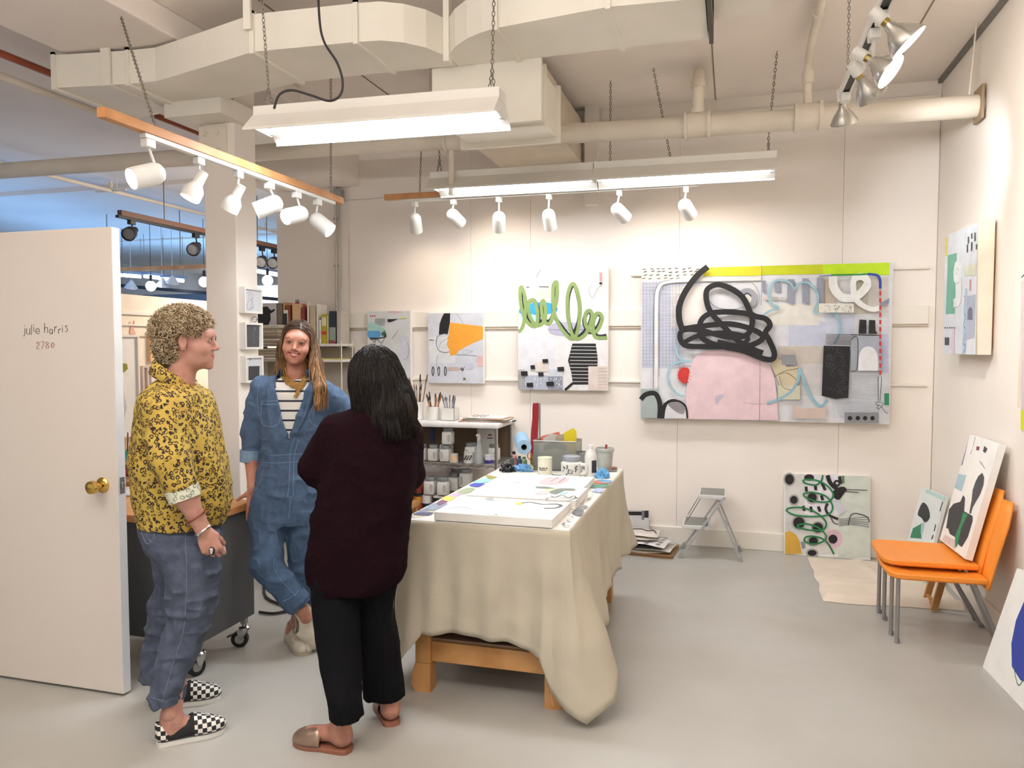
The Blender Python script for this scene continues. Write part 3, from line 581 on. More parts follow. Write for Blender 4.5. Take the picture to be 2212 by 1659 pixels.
for i in range(46):
    x = random.uniform(1560, 1715); y = random.uniform(785, 1150); a = random.uniform(0, 6)
    P.line('chalk_scribble', '#4c4c50', z([(x+17*math.cos(a+k), y+15*math.sin(a+k)) for k in (0, 1.2, 2.4, 3.6, 4.6)]), .0012, 3)
for y in range(672, 760, 11): P.dash('ink_marks', '#3e424c', [z([(1558, y), (1800, y+3)])], .0018)
P.poly('arch_window', '#9fa6b0', z([(1755, 960), (1757, 720), (1785, 690), (1812, 720), (1805, 950)])); P.poly('arch_window', '#a9b1be', zr(1812, 690, 1995, 960)); P.poly('arch_window', '#eef0f3', spline([np.array(p) for p in z([(1815, 960), (1822, 840), (1850, 785), (1895, 768), (1945, 790), (1970, 850), (1972, 960)])], 3))
P.line('ink_marks', '#26262c', z([(1755, 965), (1800, 955), (1812, 860), (1812, 710), (1785, 690), (1760, 720)]), .002); P.poly('ink_marks', '#1c1c22', z([(1825, 555), (1880, 558), (1880, 668), (1818, 668)])); P.poly('ink_marks', '#1c1c22', z([(1900, 558), (1950, 560), (1952, 640), (1968, 668), (1898, 668)])); P.dash('ink_marks', '#26262c', [z([(1755, 675), (1998, 682)])], .003)
P.poly('pale_forms', '#eceade', zr(1505, 428, 1780, 500))
for i in range(40): x = random.uniform(1515, 1770); y = random.uniform(436, 492); P.dash('ink_marks', '#6a7f86', [z([(x, y), (x+4, y+7)])], .0016)
P.line('white_loop', '#f0f1ee', z([(1615, 210), (1620, 300), (1680, 375), (1760, 385), (1830, 350), (1880, 290), (1880, 240), (1830, 215), (1780, 240), (1775, 320), (1800, 400), (1860, 450), (1930, 475), (1985, 460)]), [.026, .026, .022, .018, .016]); P.poly('white_loop', '#8d94a6', z([(1980, 430), (2062, 385), (2055, 425), (1990, 460)]))
P.line('green_blue_line', '#2f8f3f', z([(1600, 205), (1800, 200), (1900, 196)]), .006); P.line('green_blue_line', '#2747a5', z([(1890, 196), (1960, 205), (1985, 240), (1988, 310)]), .008); P.line('green_blue_line', '#3a5a9a', z([(1505, 215), (1560, 210), (1610, 208)]), .003)
for i in range(12): P.dash('red_dashes', '#cf3b3b', [z([(1988, 330+i*57), (1988, 365+i*57)])], .0065)
P.poly('tan_patch', '#d0bdb2', z([(1295, 1230), (1380, 1260), (1560, 1250), (1560, 1340), (1295, 1335)])); P.poly('dotted_box', '#8b8e93', zr(1705, 1290, 1975, 1375))
for x in (1748, 1810, 1868, 1926): P.poly('dotted_box', '#101014', [(x0, y0) for x0, y0 in z([(x+18*math.cos(k), 1335+18*math.sin(k)) for k in np.linspace(0, 6.28, 13)[:-1]])])
for y in range(980, 1290, 17): P.dash('grid_lines', '#b0b6be', [z([(1755 if y < 1180 else 1640, y), (1960, y+2)])], .0011)
P.poly('green_square', '#2f8a62', zr(2018, 1138, 2056, 1232)); P.line('ink_marks', '#55555c', z([(1968, 1010), (1998, 1010), (1985, 1200), (1970, 1195)]), .002, 0, True)
P.line('ink_marks', '#45454c', z([(1985, 1235), (1950, 1225), (1960, 1208), (1990, 1210), (2010, 1225), (1975, 1262), (1960, 1250), (1985, 1235), (2030, 1290), (2050, 1295)]), .0018)
BKS = '#141316'
P.line('black_scribble', BKS, z([(625, 120), (540, 210), (450, 330), (400, 450), (400, 560), (425, 640)]), .0205)
P.line('black_scribble', BKS, z([(425, 630), (560, 610), (800, 590), (990, 640), (1060, 700), (960, 760), (800, 770), (600, 770), (450, 760), (405, 700), (430, 640), (560, 640), (760, 690), (900, 690), (960, 640), (970, 530), (860, 500), (680, 500), (590, 540), (560, 610), (580, 700), (700, 760), (900, 800), (1050, 860), (1130, 870), (1150, 820), (1110, 720), (1080, 660), (1115, 600), (1080, 550), (1000, 530), (950, 500)]), .0185)
P.line('black_scribble', BKS, z([(960, 500), (900, 380), (800, 310), (700, 280), (620, 320), (615, 410), (650, 500), (740, 600), (860, 720), (980, 790), (1060, 820)]), .0185)
P.line('black_scribble', BKS, z([(430, 740), (560, 680), (760, 660), (940, 700), (860, 760), (700, 730)]), .016)
P.line('panel_joint', '#8a847b', z([(1050, 122), (1047, 440)]), .0016); P.line('panel_joint', '#8a847b', z([(1038, 870), (1034, 1356)]), .0016)
P.done(t)
# --- green loop painting
t, P, _ = canvas_wall((1119, 581), (1313, 845), 'painting with green looping line and black striped vessel, middle of back wall', .038, 2.2)
z = zmap(740, 560, 3.568); zr = lambda *p: z([(p[0], p[1]), (p[2], p[1]), (p[2], p[3]), (p[0], p[3])])
P.poly('ground', '#eae8e6', zr(1300, 40, 2100, 1060)); P.poly('ground', '#e6e5ea', zr(1360, 600, 1640, 860)); P.poly('pale_forms', '#e2e4df', z([(1520, 80), (1595, 80), (1590, 165), (1490, 165)])); P.poly('pale_forms', '#d9d8d2', z([(1385, 210), (1420, 175), (1580, 168), (1612, 200), (1610, 330), (1385, 340)]))
P.poly('pale_forms', '#dfe9ee', zr(1395, 80, 1460, 170)); P.poly('pale_forms', '#d8d4c6', zr(1480, 225, 1610, 300)); P.line('ink_marks', '#333', z([(1525, 82), (1492, 140)]), .0016); P.dash('ink_marks', '#333', [z([(1515, 212), (1590, 214)]), z([(1415, 216), (1440, 216)])], .003)
P.poly('blue_patch', '#37a7dc', z([(1366, 380), (1400, 350), (1560, 330), (1650, 365), (1640, 410), (1500, 430), (1370, 420)]), 3); P.poly('blue_patch', '#b8ddec', z([(1372, 430), (1500, 432), (1480, 490), (1400, 480)]), 3)
P.poly('violet_form', '#b9b8cc', z([(1583, 530), (1640, 492), (1740, 485), (1840, 500), (1900, 540), (1830, 585), (1700, 590), (1610, 575)]), 4); P.line('violet_form', '#77758c', z([(1590, 540), (1700, 545), (1890, 540)]), .0018)
P.line('green_shadow', '#1d2420', z([(1372, 215), (1388, 380), (1425, 470), (1490, 500), (1512, 430), (1478, 320), (1432, 340), (1430, 430), (1470, 505), (1540, 470), (1560, 380), (1545, 325), (1530, 380), (1560, 470), (1610, 460), (1650, 300), (1650, 180), (1625, 220), (1632, 420), (1690, 520), (1760, 590), (1820, 480), (1825, 330), (1782, 195), (1738, 300), (1745, 480), (1800, 600), (1880, 540), (1920, 440), (1890, 400), (1862, 480), (1900, 560), (1960, 530), (1995, 450), (1960, 420), (1930, 500), (1960, 590), (2035, 590)]), .014, 5)
GL = '#8fa864'
P.line('green_loops', GL, z([(1355, 555), (1375, 545), (1400, 480), (1412, 330), (1382, 215), (1368, 260), (1385, 400), (1430, 490), (1490, 515), (1505, 430), (1485, 330), (1450, 318), (1432, 360), (1448, 450), (1500, 510), (1560, 470), (1562, 360), (1545, 318), (1532, 370), (1550, 470), (1600, 490), (1645, 330), (1655, 200), (1635, 180), (1622, 260), (1635, 420), (1690, 540), (1770, 615), (1815, 540), (1828, 350), (1790, 200), (1755, 210), (1732, 320), (1748, 500), (1790, 610), (1870, 580), (1925, 450), (1905, 395), (1870, 430), (1880, 520), (1950, 560), (2000, 470), (1985, 420), (1950, 430), (1930, 520), (1950, 600), (2040, 605)]), .0125, 5)
P.poly('striped_vessel', '#15151a', z([(1772, 650), (1952, 650), (1966, 760), (1962, 965), (1775, 965), (1765, 880), (1738, 780)]))
for i in range(11): y = 672+i*27; P.dash('vessel_stripes', '#d9d7d4', [z([(1752 if i < 9 else 1770, y), (1964, y+2)])], .0022)
for a, b in (((1775, 955), (1715, 1012)), ((1925, 960), (1928, 1012)), ((1955, 960), (1957, 1012))): P.dash('vessel_legs', '#15151a', [z([a, b])], .0085)
P.poly('grey_patch', '#b6bccb', zr(1405, 895, 1585, 1010)); P.poly('grey_patch', '#8f94a3', zr(1585, 903, 1697, 1010)); P.poly('grey_patch', '#e3d9cf', zr(1490, 790, 1585, 865)); P.poly('grey_patch', '#cfd3da', zr(1590, 850, 1700, 903)); P.poly('grey_patch', '#e0d2c9', zr(1895, 825, 2043, 1012))
for i in range(26): x = random.uniform(1410, 1690); y = random.uniform(905, 990); P.dash('white_ticks', '#e9edf2', [z([(x, y), (x+2, y+16)])], .0022)
for i in range(7): P.dash('grey_patch', '#bfb2aa', [z([(1970, 840+i*25), (2040, 838+i*25)])], .0016)
for i in range(6): P.dash('ink_marks', '#3b3b3b', [z([(1358+i*9, 850), (1358+i*9, 1008)])], .0014)
for x, y, w, h in ((1542, 768, 47, 30), (1450, 815, 37, 32), (1377, 862, 54, 36), (1657, 828, 55, 34), (1510, 870, 44, 32), (1420, 950, 54, 35), (1572, 942, 62, 34)): P.poly('black_squares', '#16161a', z([(x, y+3), (x+w-4, y), (x+w, y+h), (x+4, y+h)]))
for i in range(6): P.dash('red_ticks', '#d94545', [z([(1982, 108+i*11), (2002, 108+i*11)])], .0022)
P.poly('black_squares', '#222', zr(1982, 178, 2002, 195)); P.line('ink_marks', '#9a9aa6', z([(1925, 196), (1900, 240), (1930, 300), (1960, 240), (2000, 200)]), .0015)
P.done(t)
# --- orange shape painting
t, P, _ = canvas_wall((924, 676), (1045, 829), 'smaller painting with orange shape and black column, back wall left of the green loops')
P.poly('ground', '#d3d6de', zr(620, 380, 1120, 1000)); P.poly('ground', '#dfe1e4', zr(670, 600, 870, 800)); P.poly('ground', '#dfd2d8', zr(750, 415, 790, 460))
P.poly('black_column', '#17181c', z([(783, 415), (830, 415), (828, 490), (810, 580), (780, 575), (742, 580), (748, 500), (765, 450)])); P.poly('orange_shape', '#f5a838', z([(830, 487), (1083, 518), (1083, 615), (1010, 645), (940, 680), (890, 710), (876, 735), (832, 745), (822, 700), (803, 660), (818, 580)]))
P.line('ink_marks', '#5b5f69', z([(800, 570), (740, 590), (722, 640), (740, 700), (790, 720), (822, 712)]), .0035); P.line('ink_marks', '#77798a', z([(830, 600), (760, 640), (745, 690)]), .002); P.line('ink_marks', '#6b6d75', z([(880, 735), (960, 738), (1035, 745)]), .002); P.line('ink_marks', '#77798a', z([(880, 420), (920, 480), (930, 495)]), .002)
P.poly('pink_patch', '#e3b9b9', zr(1040, 745, 1083, 825)); P.poly('pink_patch', '#cbb3ab', zr(805, 832, 895, 858))
for x in (698, 742, 793): P.line('dark_ovals', '#2d2d36', z([(x, 828), (x+8, 862), (x, 898), (x-8, 862)]), .0045, 4, True)
P.line('dark_ovals', '#2d2d36', z([(900, 845), (935, 850), (915, 835), (925, 862), (940, 828)]), .003); P.line('ink_marks', '#33333a', z([(672, 622), (705, 625)]), .004); P.line('ink_marks', '#8a8c96', z([(740, 900), (725, 800), (735, 740)]), .002); P.line('ink_marks', '#9aa', z([(930, 690), (935, 735), (1005, 705), (935, 700)]), .0015)
P.poly('ink_marks', '#6b7040', z([(935, 910), (955, 922), (945, 930), (930, 932)])); P.poly('pale_patch', '#c9cbe0', zr(950, 800, 1005, 845)); P.done(t)
# --- blue and teal painting behind the dark-haired head
t, P, _ = canvas_wall((793, 672), (888, 832), 'pale painting with teal and blue shapes, leftmost on the back wall, behind the dark hair')
P.poly('ground', '#d3d6d6', zr(160, 380, 560, 1000)); P.poly('ground', '#cfcfdb', zr(440, 590, 515, 780)); P.dash('pink_strip', '#d9b8bd', [z([(350, 406), (458, 408)])], .01)
for i in range(3): P.dash('red_dots', '#cf3a4e', [z([(212+i*16, 438), (222+i*16, 438)])], .007)
for i in range(6): P.dash('grid_lines', '#6c7275', [z([(250, 462+i*9), (330, 460+i*9)]), z([(256+i*13, 455), (256+i*13, 520)])], .0015)
P.poly('teal_shape', '#a5cfc8', z([(195, 495), (240, 485), (300, 520), (335, 545), (300, 560), (195, 555)])); P.poly('blue_shape', '#5aa1d6', z([(195, 552), (285, 552), (297, 575), (290, 603), (195, 603)])); P.poly('dark_marks', '#23323a', z([(210, 605), (290, 605), (320, 595), (335, 560), (340, 600), (260, 618), (215, 618)]))
P.poly('dark_marks', '#26262a', z([(345, 462), (432, 460), (405, 472), (372, 485), (352, 485)])); P.dash('yellow_dash', '#e6d98c', [z([(440, 455), (500, 450)])], .008); P.line('dark_marks', '#55595e', z([(430, 545), (400, 590), (380, 615)]), .002); P.poly('dark_marks', '#3c6a50', z([(300, 570), (330, 548), (330, 585), (305, 592)]))
P.line('dark_marks', '#444', z([(225, 610), (250, 640), (262, 610), (300, 645), (330, 600)]), .003); P.line('dark_marks', '#777', z([(500, 640), (515, 700), (500, 760), (470, 770)]), .002); P.done(t)
# --- charcoal drawing pinned at the left of the wall
z2 = zmap(500, 560, 5.53)
t = thing('charcoal_drawing', 'unframed charcoal drawing with black oval ring, pinned beside the conduit pipe', 'drawing', py(745, 828, WY-.014))
a = py(728, 706, WY-.03); b = py(757, 826, WY-.03); MB().box2((a[0], WY-.014, b[2]), (b[0], WY-.012, a[2])).build('paper', pm('#d9cfc2'), t)
P = Paint(lambda u, v: py(u, v, WY-.014), (0, -1, 0))
P.line('oval_ring', '#1e1e22', z2([(1315, 950), (1355, 1010), (1345, 1110), (1300, 1145), (1278, 1100), (1280, 990)]), .013, 5, True); P.line('oval_ring', '#101014', z2([(1318, 985), (1335, 1040), (1318, 1110), (1298, 1060)]), .012, 5, True)
for i in range(9): P.line('charcoal_lines', '#5b564f', z2([(1385+random.uniform(-12, 12), 825), (1405+random.uniform(-25, 15), 950), (1400+random.uniform(-50, 10), 1090), (1330+random.uniform(-30, 20), 1180)]), .0014)
P.done(t)
# --- canvas standing on the floor, green spiral
zf = zmap(1340, 980, 3.687); LN = np.array([0, -1, .10]); LN /= np.linalg.norm(LN)
p0 = pz(1695, 1198, 0.0); Pf = lambda u, v: pplane(u, v, (0, WY-.10, 0), LN)
def slab(name, c4, n, th, m, parent): return MB().prism(c4, -np.array(n), th).build(name, m, parent)
c4 = [Pf(1693.5, 1022.5), Pf(1880, 1027.5), Pf(1880.5, 1205), Pf(1694.5, 1197)]
for c in (c4[2], c4[3]): c[2] = .002
t = thing('painting', 'square canvas with green spiral and black dots, standing on floor against back wall', 'painting', (c4[2]+c4[3])/2)
slab('canvas', c4, LN, .035, CANVAS, t); P = Paint(Pf, LN, 2.2); zr = lambda *p: zf([(p[0], p[1]), (p[2], p[1]), (p[2], p[3]), (p[0], p[3])])
P.poly('ground', '#dcdbd6', zr(1312, 165, 1735, 800)); P.poly('ground', '#d6dcd2', zr(1735, 178, 1985, 822)); P.poly('ground', '#eceaf0', zr(1470, 170, 1735, 490)); P.poly('ground', '#cfcfd0', zr(1315, 480, 1500, 640)); P.poly('pink_halo', '#dcb9c6', [p for p in zf([(1695+75*math.cos(k), 680+75*math.sin(k)) for k in np.linspace(0, 6.28, 20)[:-1]])])
P.poly('ochre_patch', '#d6a83e', zf([(1312, 625), (1350, 615), (1400, 645), (1430, 700), (1445, 800), (1312, 800)]), 0); P.poly('ground', '#8b8d92', zf([(1435, 700), (1470, 700), (1475, 750), (1448, 760)]))
def dot(x, y, rx, ry, soft=True):
    if soft: P.poly('soft_halo', '#a9a7a4', zf([(x+(rx+13)*math.cos(k), y+(ry+13)*math.sin(k)) for k in np.linspace(0, 6.28, 18)[:-1]]))
    P.poly('black_dots', '#121215', zf([(x+rx*math.cos(k), y+ry*math.sin(k)) for k in np.linspace(0, 6.28, 18)[:-1]]))
dot(1347, 205, 36, 42); dot(1382, 368, 30, 32); dot(1422, 550, 46, 46); dot(1572, 588, 42, 40); dot(1537, 695, 36, 32); dot(1693, 680, 36, 36, False); dot(1527, 790, 36, 24); dot(1503, 190, 40, 26, False); dot(1527, 350, 38, 38)
P.dash('black_dabs', '#16161a', [zf(a) for a in (((1478, 262), (1482, 300)), ((1552, 245), (1556, 290)), ((1605, 235), (1632, 290)), ((1600, 330), (1612, 370)), ((1456, 415), (1466, 455)), ((1515, 420), (1525, 465)), ((1575, 420), (1590, 460)))], .009)
P.line('black_brushwork', '#16161a', zf([(1650, 172), (1665, 220), (1700, 262), (1760, 300), (1790, 280), (1740, 330), (1735, 360)]), .013); P.poly('black_brushwork', '#16161a', zf([(1690, 300), (1760, 262), (1800, 280), (1770, 330), (1740, 365), (1700, 350)]), 3); P.line('black_brushwork', '#16161a', zf([(1700, 235), (1720, 215), (1745, 230), (1730, 255), (1700, 235)]), .006)
P.line('black_brushwork', '#1d1d22', zf([(1745, 180), (1755, 240)]), .01); P.line('black_brushwork', '#222226', zf([(1650, 395), (1635, 440), (1665, 490), (1735, 520)]), .008); P.line('ink_lines', '#222226', zf([(1790, 300), (1900, 310)]), .0022); P.line('ink_lines', '#222226', zf([(1790, 285), (1965, 290)]), .0022)
for y in (522, 535, 548, 560, 572): P.line('ink_lines', '#55555c', zf([(1740, y), (1850, y-8), (1980, y-18+(y-522)*.6)]), .0016)
P.line('ink_lines', '#3d3d44', zf([(1815, 570), (1830, 500), (1870, 475), (1960, 500), (1982, 545)]), .003); P.line('ink_lines', '#44444c', zf([(1672, 500), (1700, 550), (1735, 560)]), .003); P.poly('green_dab', '#3f7d3a', zf([(1765, 175), (1780, 178), (1782, 235), (1768, 230)])); P.poly('soft_halo', '#cfd3dd', zf([(1690, 370), (1740, 375), (1800, 450), (1740, 490)]))
P.line('green_spiral', '#1f7c46', zf([(1612, 170), (1600, 215), (1560, 248), (1490, 240), (1455, 222), (1475, 206), (1560, 212), (1640, 250), (1695, 320), (1660, 380), (1560, 380), (1475, 345), (1462, 318), (1530, 308), (1640, 340), (1690, 420), (1660, 480), (1560, 500), (1400, 490), (1325, 455), (1350, 432), (1450, 430), (1560, 470), (1635, 540), (1620, 600), (1530, 610), (1430, 590), (1412, 570), (1480, 558), (1580, 590), (1640, 660), (1600, 705), (1520, 718), (1465, 690), (1490, 658), (1580, 665), (1650, 710), (1700, 800)]), .0055, 5)
P.done(t)
# --- right wall paintings
yp = WX-.045
def canvas_rwall(c, label, th=.04):
    q = [px(*p, WX-.014-th) for p in c]; y0, y1 = q[1][1], q[0][1]; z0, z1 = q[2][2], q[0][2]
    t = thing('painting', label, 'painting', (WX-.014-th/2, (y0+y1)/2, z0))
    MB().box2((WX-.014-th, y0, z0), (WX-.014, y1, z1), .002).build('canvas', EDGE, t); MB().box2((WX-.014, y0+.03, z0+.03), (WX-.001, y1-.05, z1-.05)).build('hanging_rail', WOODB, t)
    return t, Paint(lambda u, v: px(u, v, WX-.014-th), (-1, 0, 0))
t, P = canvas_rwall([(2043, 509), (2113, 478), (2060, 765)], 'painting with green panel and grey arch, hanging on right wall near the corner', .082)
zw = zmap(2000, 450, 4.74); zr = lambda *p: zw([(p[0], p[1]), (p[2], p[1]), (p[2], p[3]), (p[0], p[3])])
P.poly('ground', '#e3e7ee', zw([(200, 285), (535, 135), (510, 1495), (175, 1490)])); P.poly('green_panel', '#77b8a0', zw([(228, 480), (320, 455), (300, 1080), (205, 1085)])); P.poly('yellow_bar', '#e6dc7a', zw([(202, 295), (232, 285), (225, 485), (198, 490)]))
P.poly('white_loop', '#eef0f2', zw([(285, 650), (300, 560), (330, 530), (355, 560), (365, 700), (370, 900), (345, 1000), (285, 1015), (285, 930), (310, 915), (305, 770), (288, 740)])); P.line('white_loop', '#6b7a78', zw([(285, 745), (300, 770), (345, 760)]), .002); P.line('white_loop', '#6b7a78', zw([(345, 640), (318, 610), (310, 660), (330, 675)]), .002); P.line('white_loop', '#5f6f6d', zw([(283, 1018), (340, 1000), (368, 920), (372, 700)]), .002)
P.poly('blue_band', '#b5cde3', zw([(405, 820), (428, 820), (410, 1480), (375, 1490)])); P.line('blue_band', '#4a5a8a', zw([(395, 900), (405, 915), (395, 1060), (410, 1110), (390, 1200), (415, 1250), (385, 1370), (410, 1420), (380, 1490)]), .005); P.poly('grey_block', '#b9c0d0', zw([(430, 900), (515, 880), (500, 1320), (405, 1350)])); P.poly('grey_arch', '#6f7688', zw([(430, 1140), (432, 1050), (455, 1005), (482, 1030), (485, 1145)]))
P.poly('pale_patch', '#dfe3cc', zw([(400, 590), (520, 570), (515, 690), (400, 690)])); P.poly('pink_bar', '#ecd3e0', zw([(270, 1240), (298, 1240), (292, 1490), (262, 1490)])); P.poly('black_square', '#4a4a50', zr(198, 1322, 242, 1400))
for x, y0_, y1_ in ((440, 290, 360), (475, 255, 310), (508, 248, 335), (430, 370, 450), (475, 345, 435), (525, 370, 420)): P.dash('dark_ticks', '#3e4248', [zw([(x, y0_), (x, y1_)])], .02)
for i in range(6): P.dash('red_ticks', '#e05468', [zw([(455, 735+i*20), (468, 735+i*20)])], .006)
for i in range(1, 6): P.dash('dark_ticks', '#44464c', [zw([(175+i*24, 1222), (185+i*24, 1222)])], .008)
P.done(t)
t, P = canvas_rwall([(2206, 605), (2290, 560), (2290, 900)], 'painting cut off by the right edge of the view, mauve with a yellow-green strip', .04)
P.poly('ground', '#d9c9cd', [(2206, 610), (2290, 560), (2290, 1000), (2206, 930)]); P.poly('yellow_strip', '#d9de2e', [(2205, 885), (2290, 890), (2290, 960), (2205, 928)]); P.line('dark_marks', '#4a4048', [(2207, 600), (2215, 595), (2225, 620)], .008); P.done(t)
# --- canvases leaning near the chairs
def leaning(c4, n, th, label, m=CANVAS, cat='painting'):
    b = sorted(c4, key=lambda p: p[2])[:2]; t = thing('painting', label, cat, (b[0]+b[1])/2); slab('canvas', c4, n, th, m, t); return t
# canvas on the orange chairs: base on the seat, top leaning on the chair back
zc_ = zmap(1960, 920, 4.881)
A = px(2039, 1170, 1.08); SEATZ = .465
def lean(q0, q1, h, tilt):
    d = (q1-q0)/np.linalg.norm(q1-q0); nrm = np.cross(d, np.array([0, 0, 1.])); nrm = -nrm if nrm[0] > 0 else nrm; nn = nrm*math.cos(tilt)+np.array([0, 0, math.sin(tilt)]); up_ = np.cross(nn, d); up_ = up_ if up_[2] > 0 else -up_
    return [q0+up_*h, q1+up_*h, q1, q0], nn
def inside(c4, nn):                                 # face-plane point kept within the canvas
    o = c4[3]; a = c4[2]-o; b = c4[0]-o; La, Lb = np.linalg.norm(a), np.linalg.norm(b)
    def f(u, v): p = pplane(u, v, o, nn)-o; return o+a/La*min(max(p@a/La, .003), La-.003)+b/Lb*min(max(p@b/Lb, .003), Lb-.003)
    return f
q0, q1 = np.array([1.142, 4.782, .430]), np.array([1.163, 4.369, .430]); c4, nn = lean(q0, q1, .613, .228); Pc = inside(c4, nn)
t = leaning(c4, nn, .035, 'tall canvas with black and green brushwork, standing on the orange chair seat')
P = Paint(Pc, nn); zc = zc_
P.poly('black_shape', '#3a3a3c', zc([(410, 1080), (440, 880), (490, 820), (560, 800), (590, 730), (610, 760), (600, 900), (690, 950), (690, 1000), (640, 1170), (575, 1280), (540, 1250), (500, 1170), (450, 1140), (430, 1080)])); P.poly('green_shape', '#2f8a5c', zc([(590, 910), (640, 930), (570, 1080), (530, 1260), (505, 1290), (505, 1160), (560, 1030)]))
P.poly('bottle_shape', '#4a4a4e', zc([(750, 530), (790, 495), (812, 540), (805, 620), (770, 720), (690, 860), (670, 930), (655, 920), (680, 780), (690, 680), (720, 590)])); P.poly('violet_mark', '#8a86a6', zc([(605, 150), (645, 150), (610, 300), (580, 420), (570, 410), (595, 230)])); P.poly('blue_patch', '#a9c6cf', zc([(510, 490), (620, 520), (570, 690), (480, 640)]))
P.poly('dark_marks', '#4a4550', zc([(815, 210), (845, 240), (825, 285), (800, 270)])); P.dash('dark_marks', '#555', [zc([(722, 110), (692, 225)]), zc([(690, 240), (668, 300)]), zc([(765, 370), (820, 450)])], .003); P.poly('dark_marks', '#8c4a5a', zc([(735, 215), (765, 220), (755, 260), (730, 255)])); P.poly('pale_patch', '#dcc9c4', zc([(400, 1150), (500, 1200), (500, 1300), (370, 1200)])); P.done(t)
# canvas on the floor behind the chairs
q0, q1 = np.array([1.130, 5.711, .01]), np.array([1.194, 5.369, .01]); c4, nn = lean(q0, q1, .57, .218)
t = leaning(c4, nn, .02, 'smaller canvas with pale teal top edge, on the floor behind the orange chairs', mat('pale canvas', '#e4e8e6', .8)); Pd = inside(c4, nn); P = Paint(Pd, nn)
P.poly('black_shape', '#34363a', zc([(160, 810), (215, 850), (240, 960), (190, 1020), (150, 970), (110, 930)]), 3); P.poly('green_shape', '#3f8a68', zc([(60, 1080), (150, 1030), (150, 1190), (30, 1180)])); P.poly('teal_top', '#b9dbd2', zc([(205, 650), (430, 750), (400, 800), (195, 700)])); P.dash('black_marks', '#3a3a44', [zc([(375, 800), (345, 900)]), zc([(300, 1040), (285, 1110)]), zc([(275, 1150), (258, 1195)])], .012); P.poly('blue_mark', '#a9c9d6', zc([(150, 1020), (180, 1020), (165, 1130), (142, 1140)])); P.done(t)
# raw frames leaning behind it, and blue canvas at the right edge
q0 = np.array([1.12, 5.12, .0]); t = thing('wooden_stretcher', 'bare wooden stretcher frame leaning behind the orange chairs', 'frame', q0)
m = MB(); tp = np.array([.13, 0, .55]); a = np.array([1.13, 5.00, .01]); b = np.array([1.13, 4.82, .01])
for p in (a, b): MB().bar(p, p+tp, .02, .035).build('rail', WOODB, t)
for k_ in (.05, .95): MB().bar(a+tp*k_, b+tp*k_, .02, .03).build('rail', WOODB, t)
q0 = np.array([1.165, 4.05, .0]); q1 = np.array([1.20, 3.50, 0.]); nn = np.array([-.94, -.14, .26]); nn /= np.linalg.norm(nn); d = (q1-q0)/np.linalg.norm(q1-q0); nn = nn-d*(nn@d); nn /= np.linalg.norm(nn); upv = np.cross(nn, d); upv = upv if upv[2] > 0 else -upv
t = leaning([q0+upv*.50, q1+upv*.50, q1, q0], nn, .03, 'canvas with large blue oval leaning at bottom of right wall'); P = Paint(lambda u, v: pplane(u, v, q0, nn), nn)
P.poly('blue_oval', '#2f43a3', [(2195, 1340), (2212, 1300), (2240, 1310), (2240, 1480), (2205, 1470), (2186, 1440), (2185, 1390)]); P.line('green_line', '#3c7a50', [(2190, 1440), (2200, 1480), (2215, 1460)], .005); P.done(t)
# --- three small boxed frames on the column
XC = -3.0
def boxframe(y0, y1, z0, z1, label):
    t = thing('box_frame', label, 'picture frame', (XC+.02, (y0+y1)/2, z0), 'box frames on the column'); th = .045; r = .014
    m = MB(); m.box2((XC, y0, z0), (XC+th, y0+r, z1)); m.box2((XC, y1-r, z0), (XC+th, y1, z1)); m.box2((XC, y0+r, z0), (XC+th, y1-r, z0+r)); m.box2((XC, y0+r, z1-r), (XC+th, y1-r, z1)); m.build('frame', WHITE, t)
    MB().box2((XC, y0+r, z0+r), (XC+th*.75, y1-r, z1-r)).build('picture', mat('drawing paper', '#d5d6dc', .7), t); return t, Paint(lambda u, v: px(u, v, XC+th*.75+.0003), (1, 0, 0)), z2
ya, yb = 4.215, 4.405
t, P, z3 = boxframe(ya, yb, 1.728, 1.892, 'top small white box frame on the column, grey line drawing'); P.line('pencil_lines', '#6d6c74', z3([(170, 405), (220, 400), (260, 430), (245, 480), (205, 470), (215, 420), (250, 500), (240, 580)]), .002); P.line('pencil_lines', '#77767e', z3([(240, 480), (190, 520), (190, 590), (230, 600), (260, 560), (240, 500), (225, 580), (265, 580)]), .002); P.done(t)
t, P, z3 = boxframe(ya, yb, 1.498, 1.668, 'middle small box frame on the column, white scribble on charcoal'); P.poly('dark_ground', '#4b4b50', z3([(178, 772), (333, 772), (330, 1052), (178, 1052)])); P.line('chalk_scribble', '#a9a9a6', z3([(262, 830), (275, 815), (285, 835), (270, 850), (262, 900), (270, 990), (262, 1000)]), .0016); P.done(t)
t, P, z3 = boxframe(ya, yb, 1.285, 1.455, 'lowest small box frame on the column, black block under pale top'); P.poly('dark_block', '#3c3c40', z3([(203, 1278), (335, 1275), (333, 1400), (290, 1445), (203, 1445)])); P.line('pencil_lines', '#6d6c84', z3([(195, 1185), (230, 1185), (215, 1210), (235, 1195)]), .003); P.done(t)
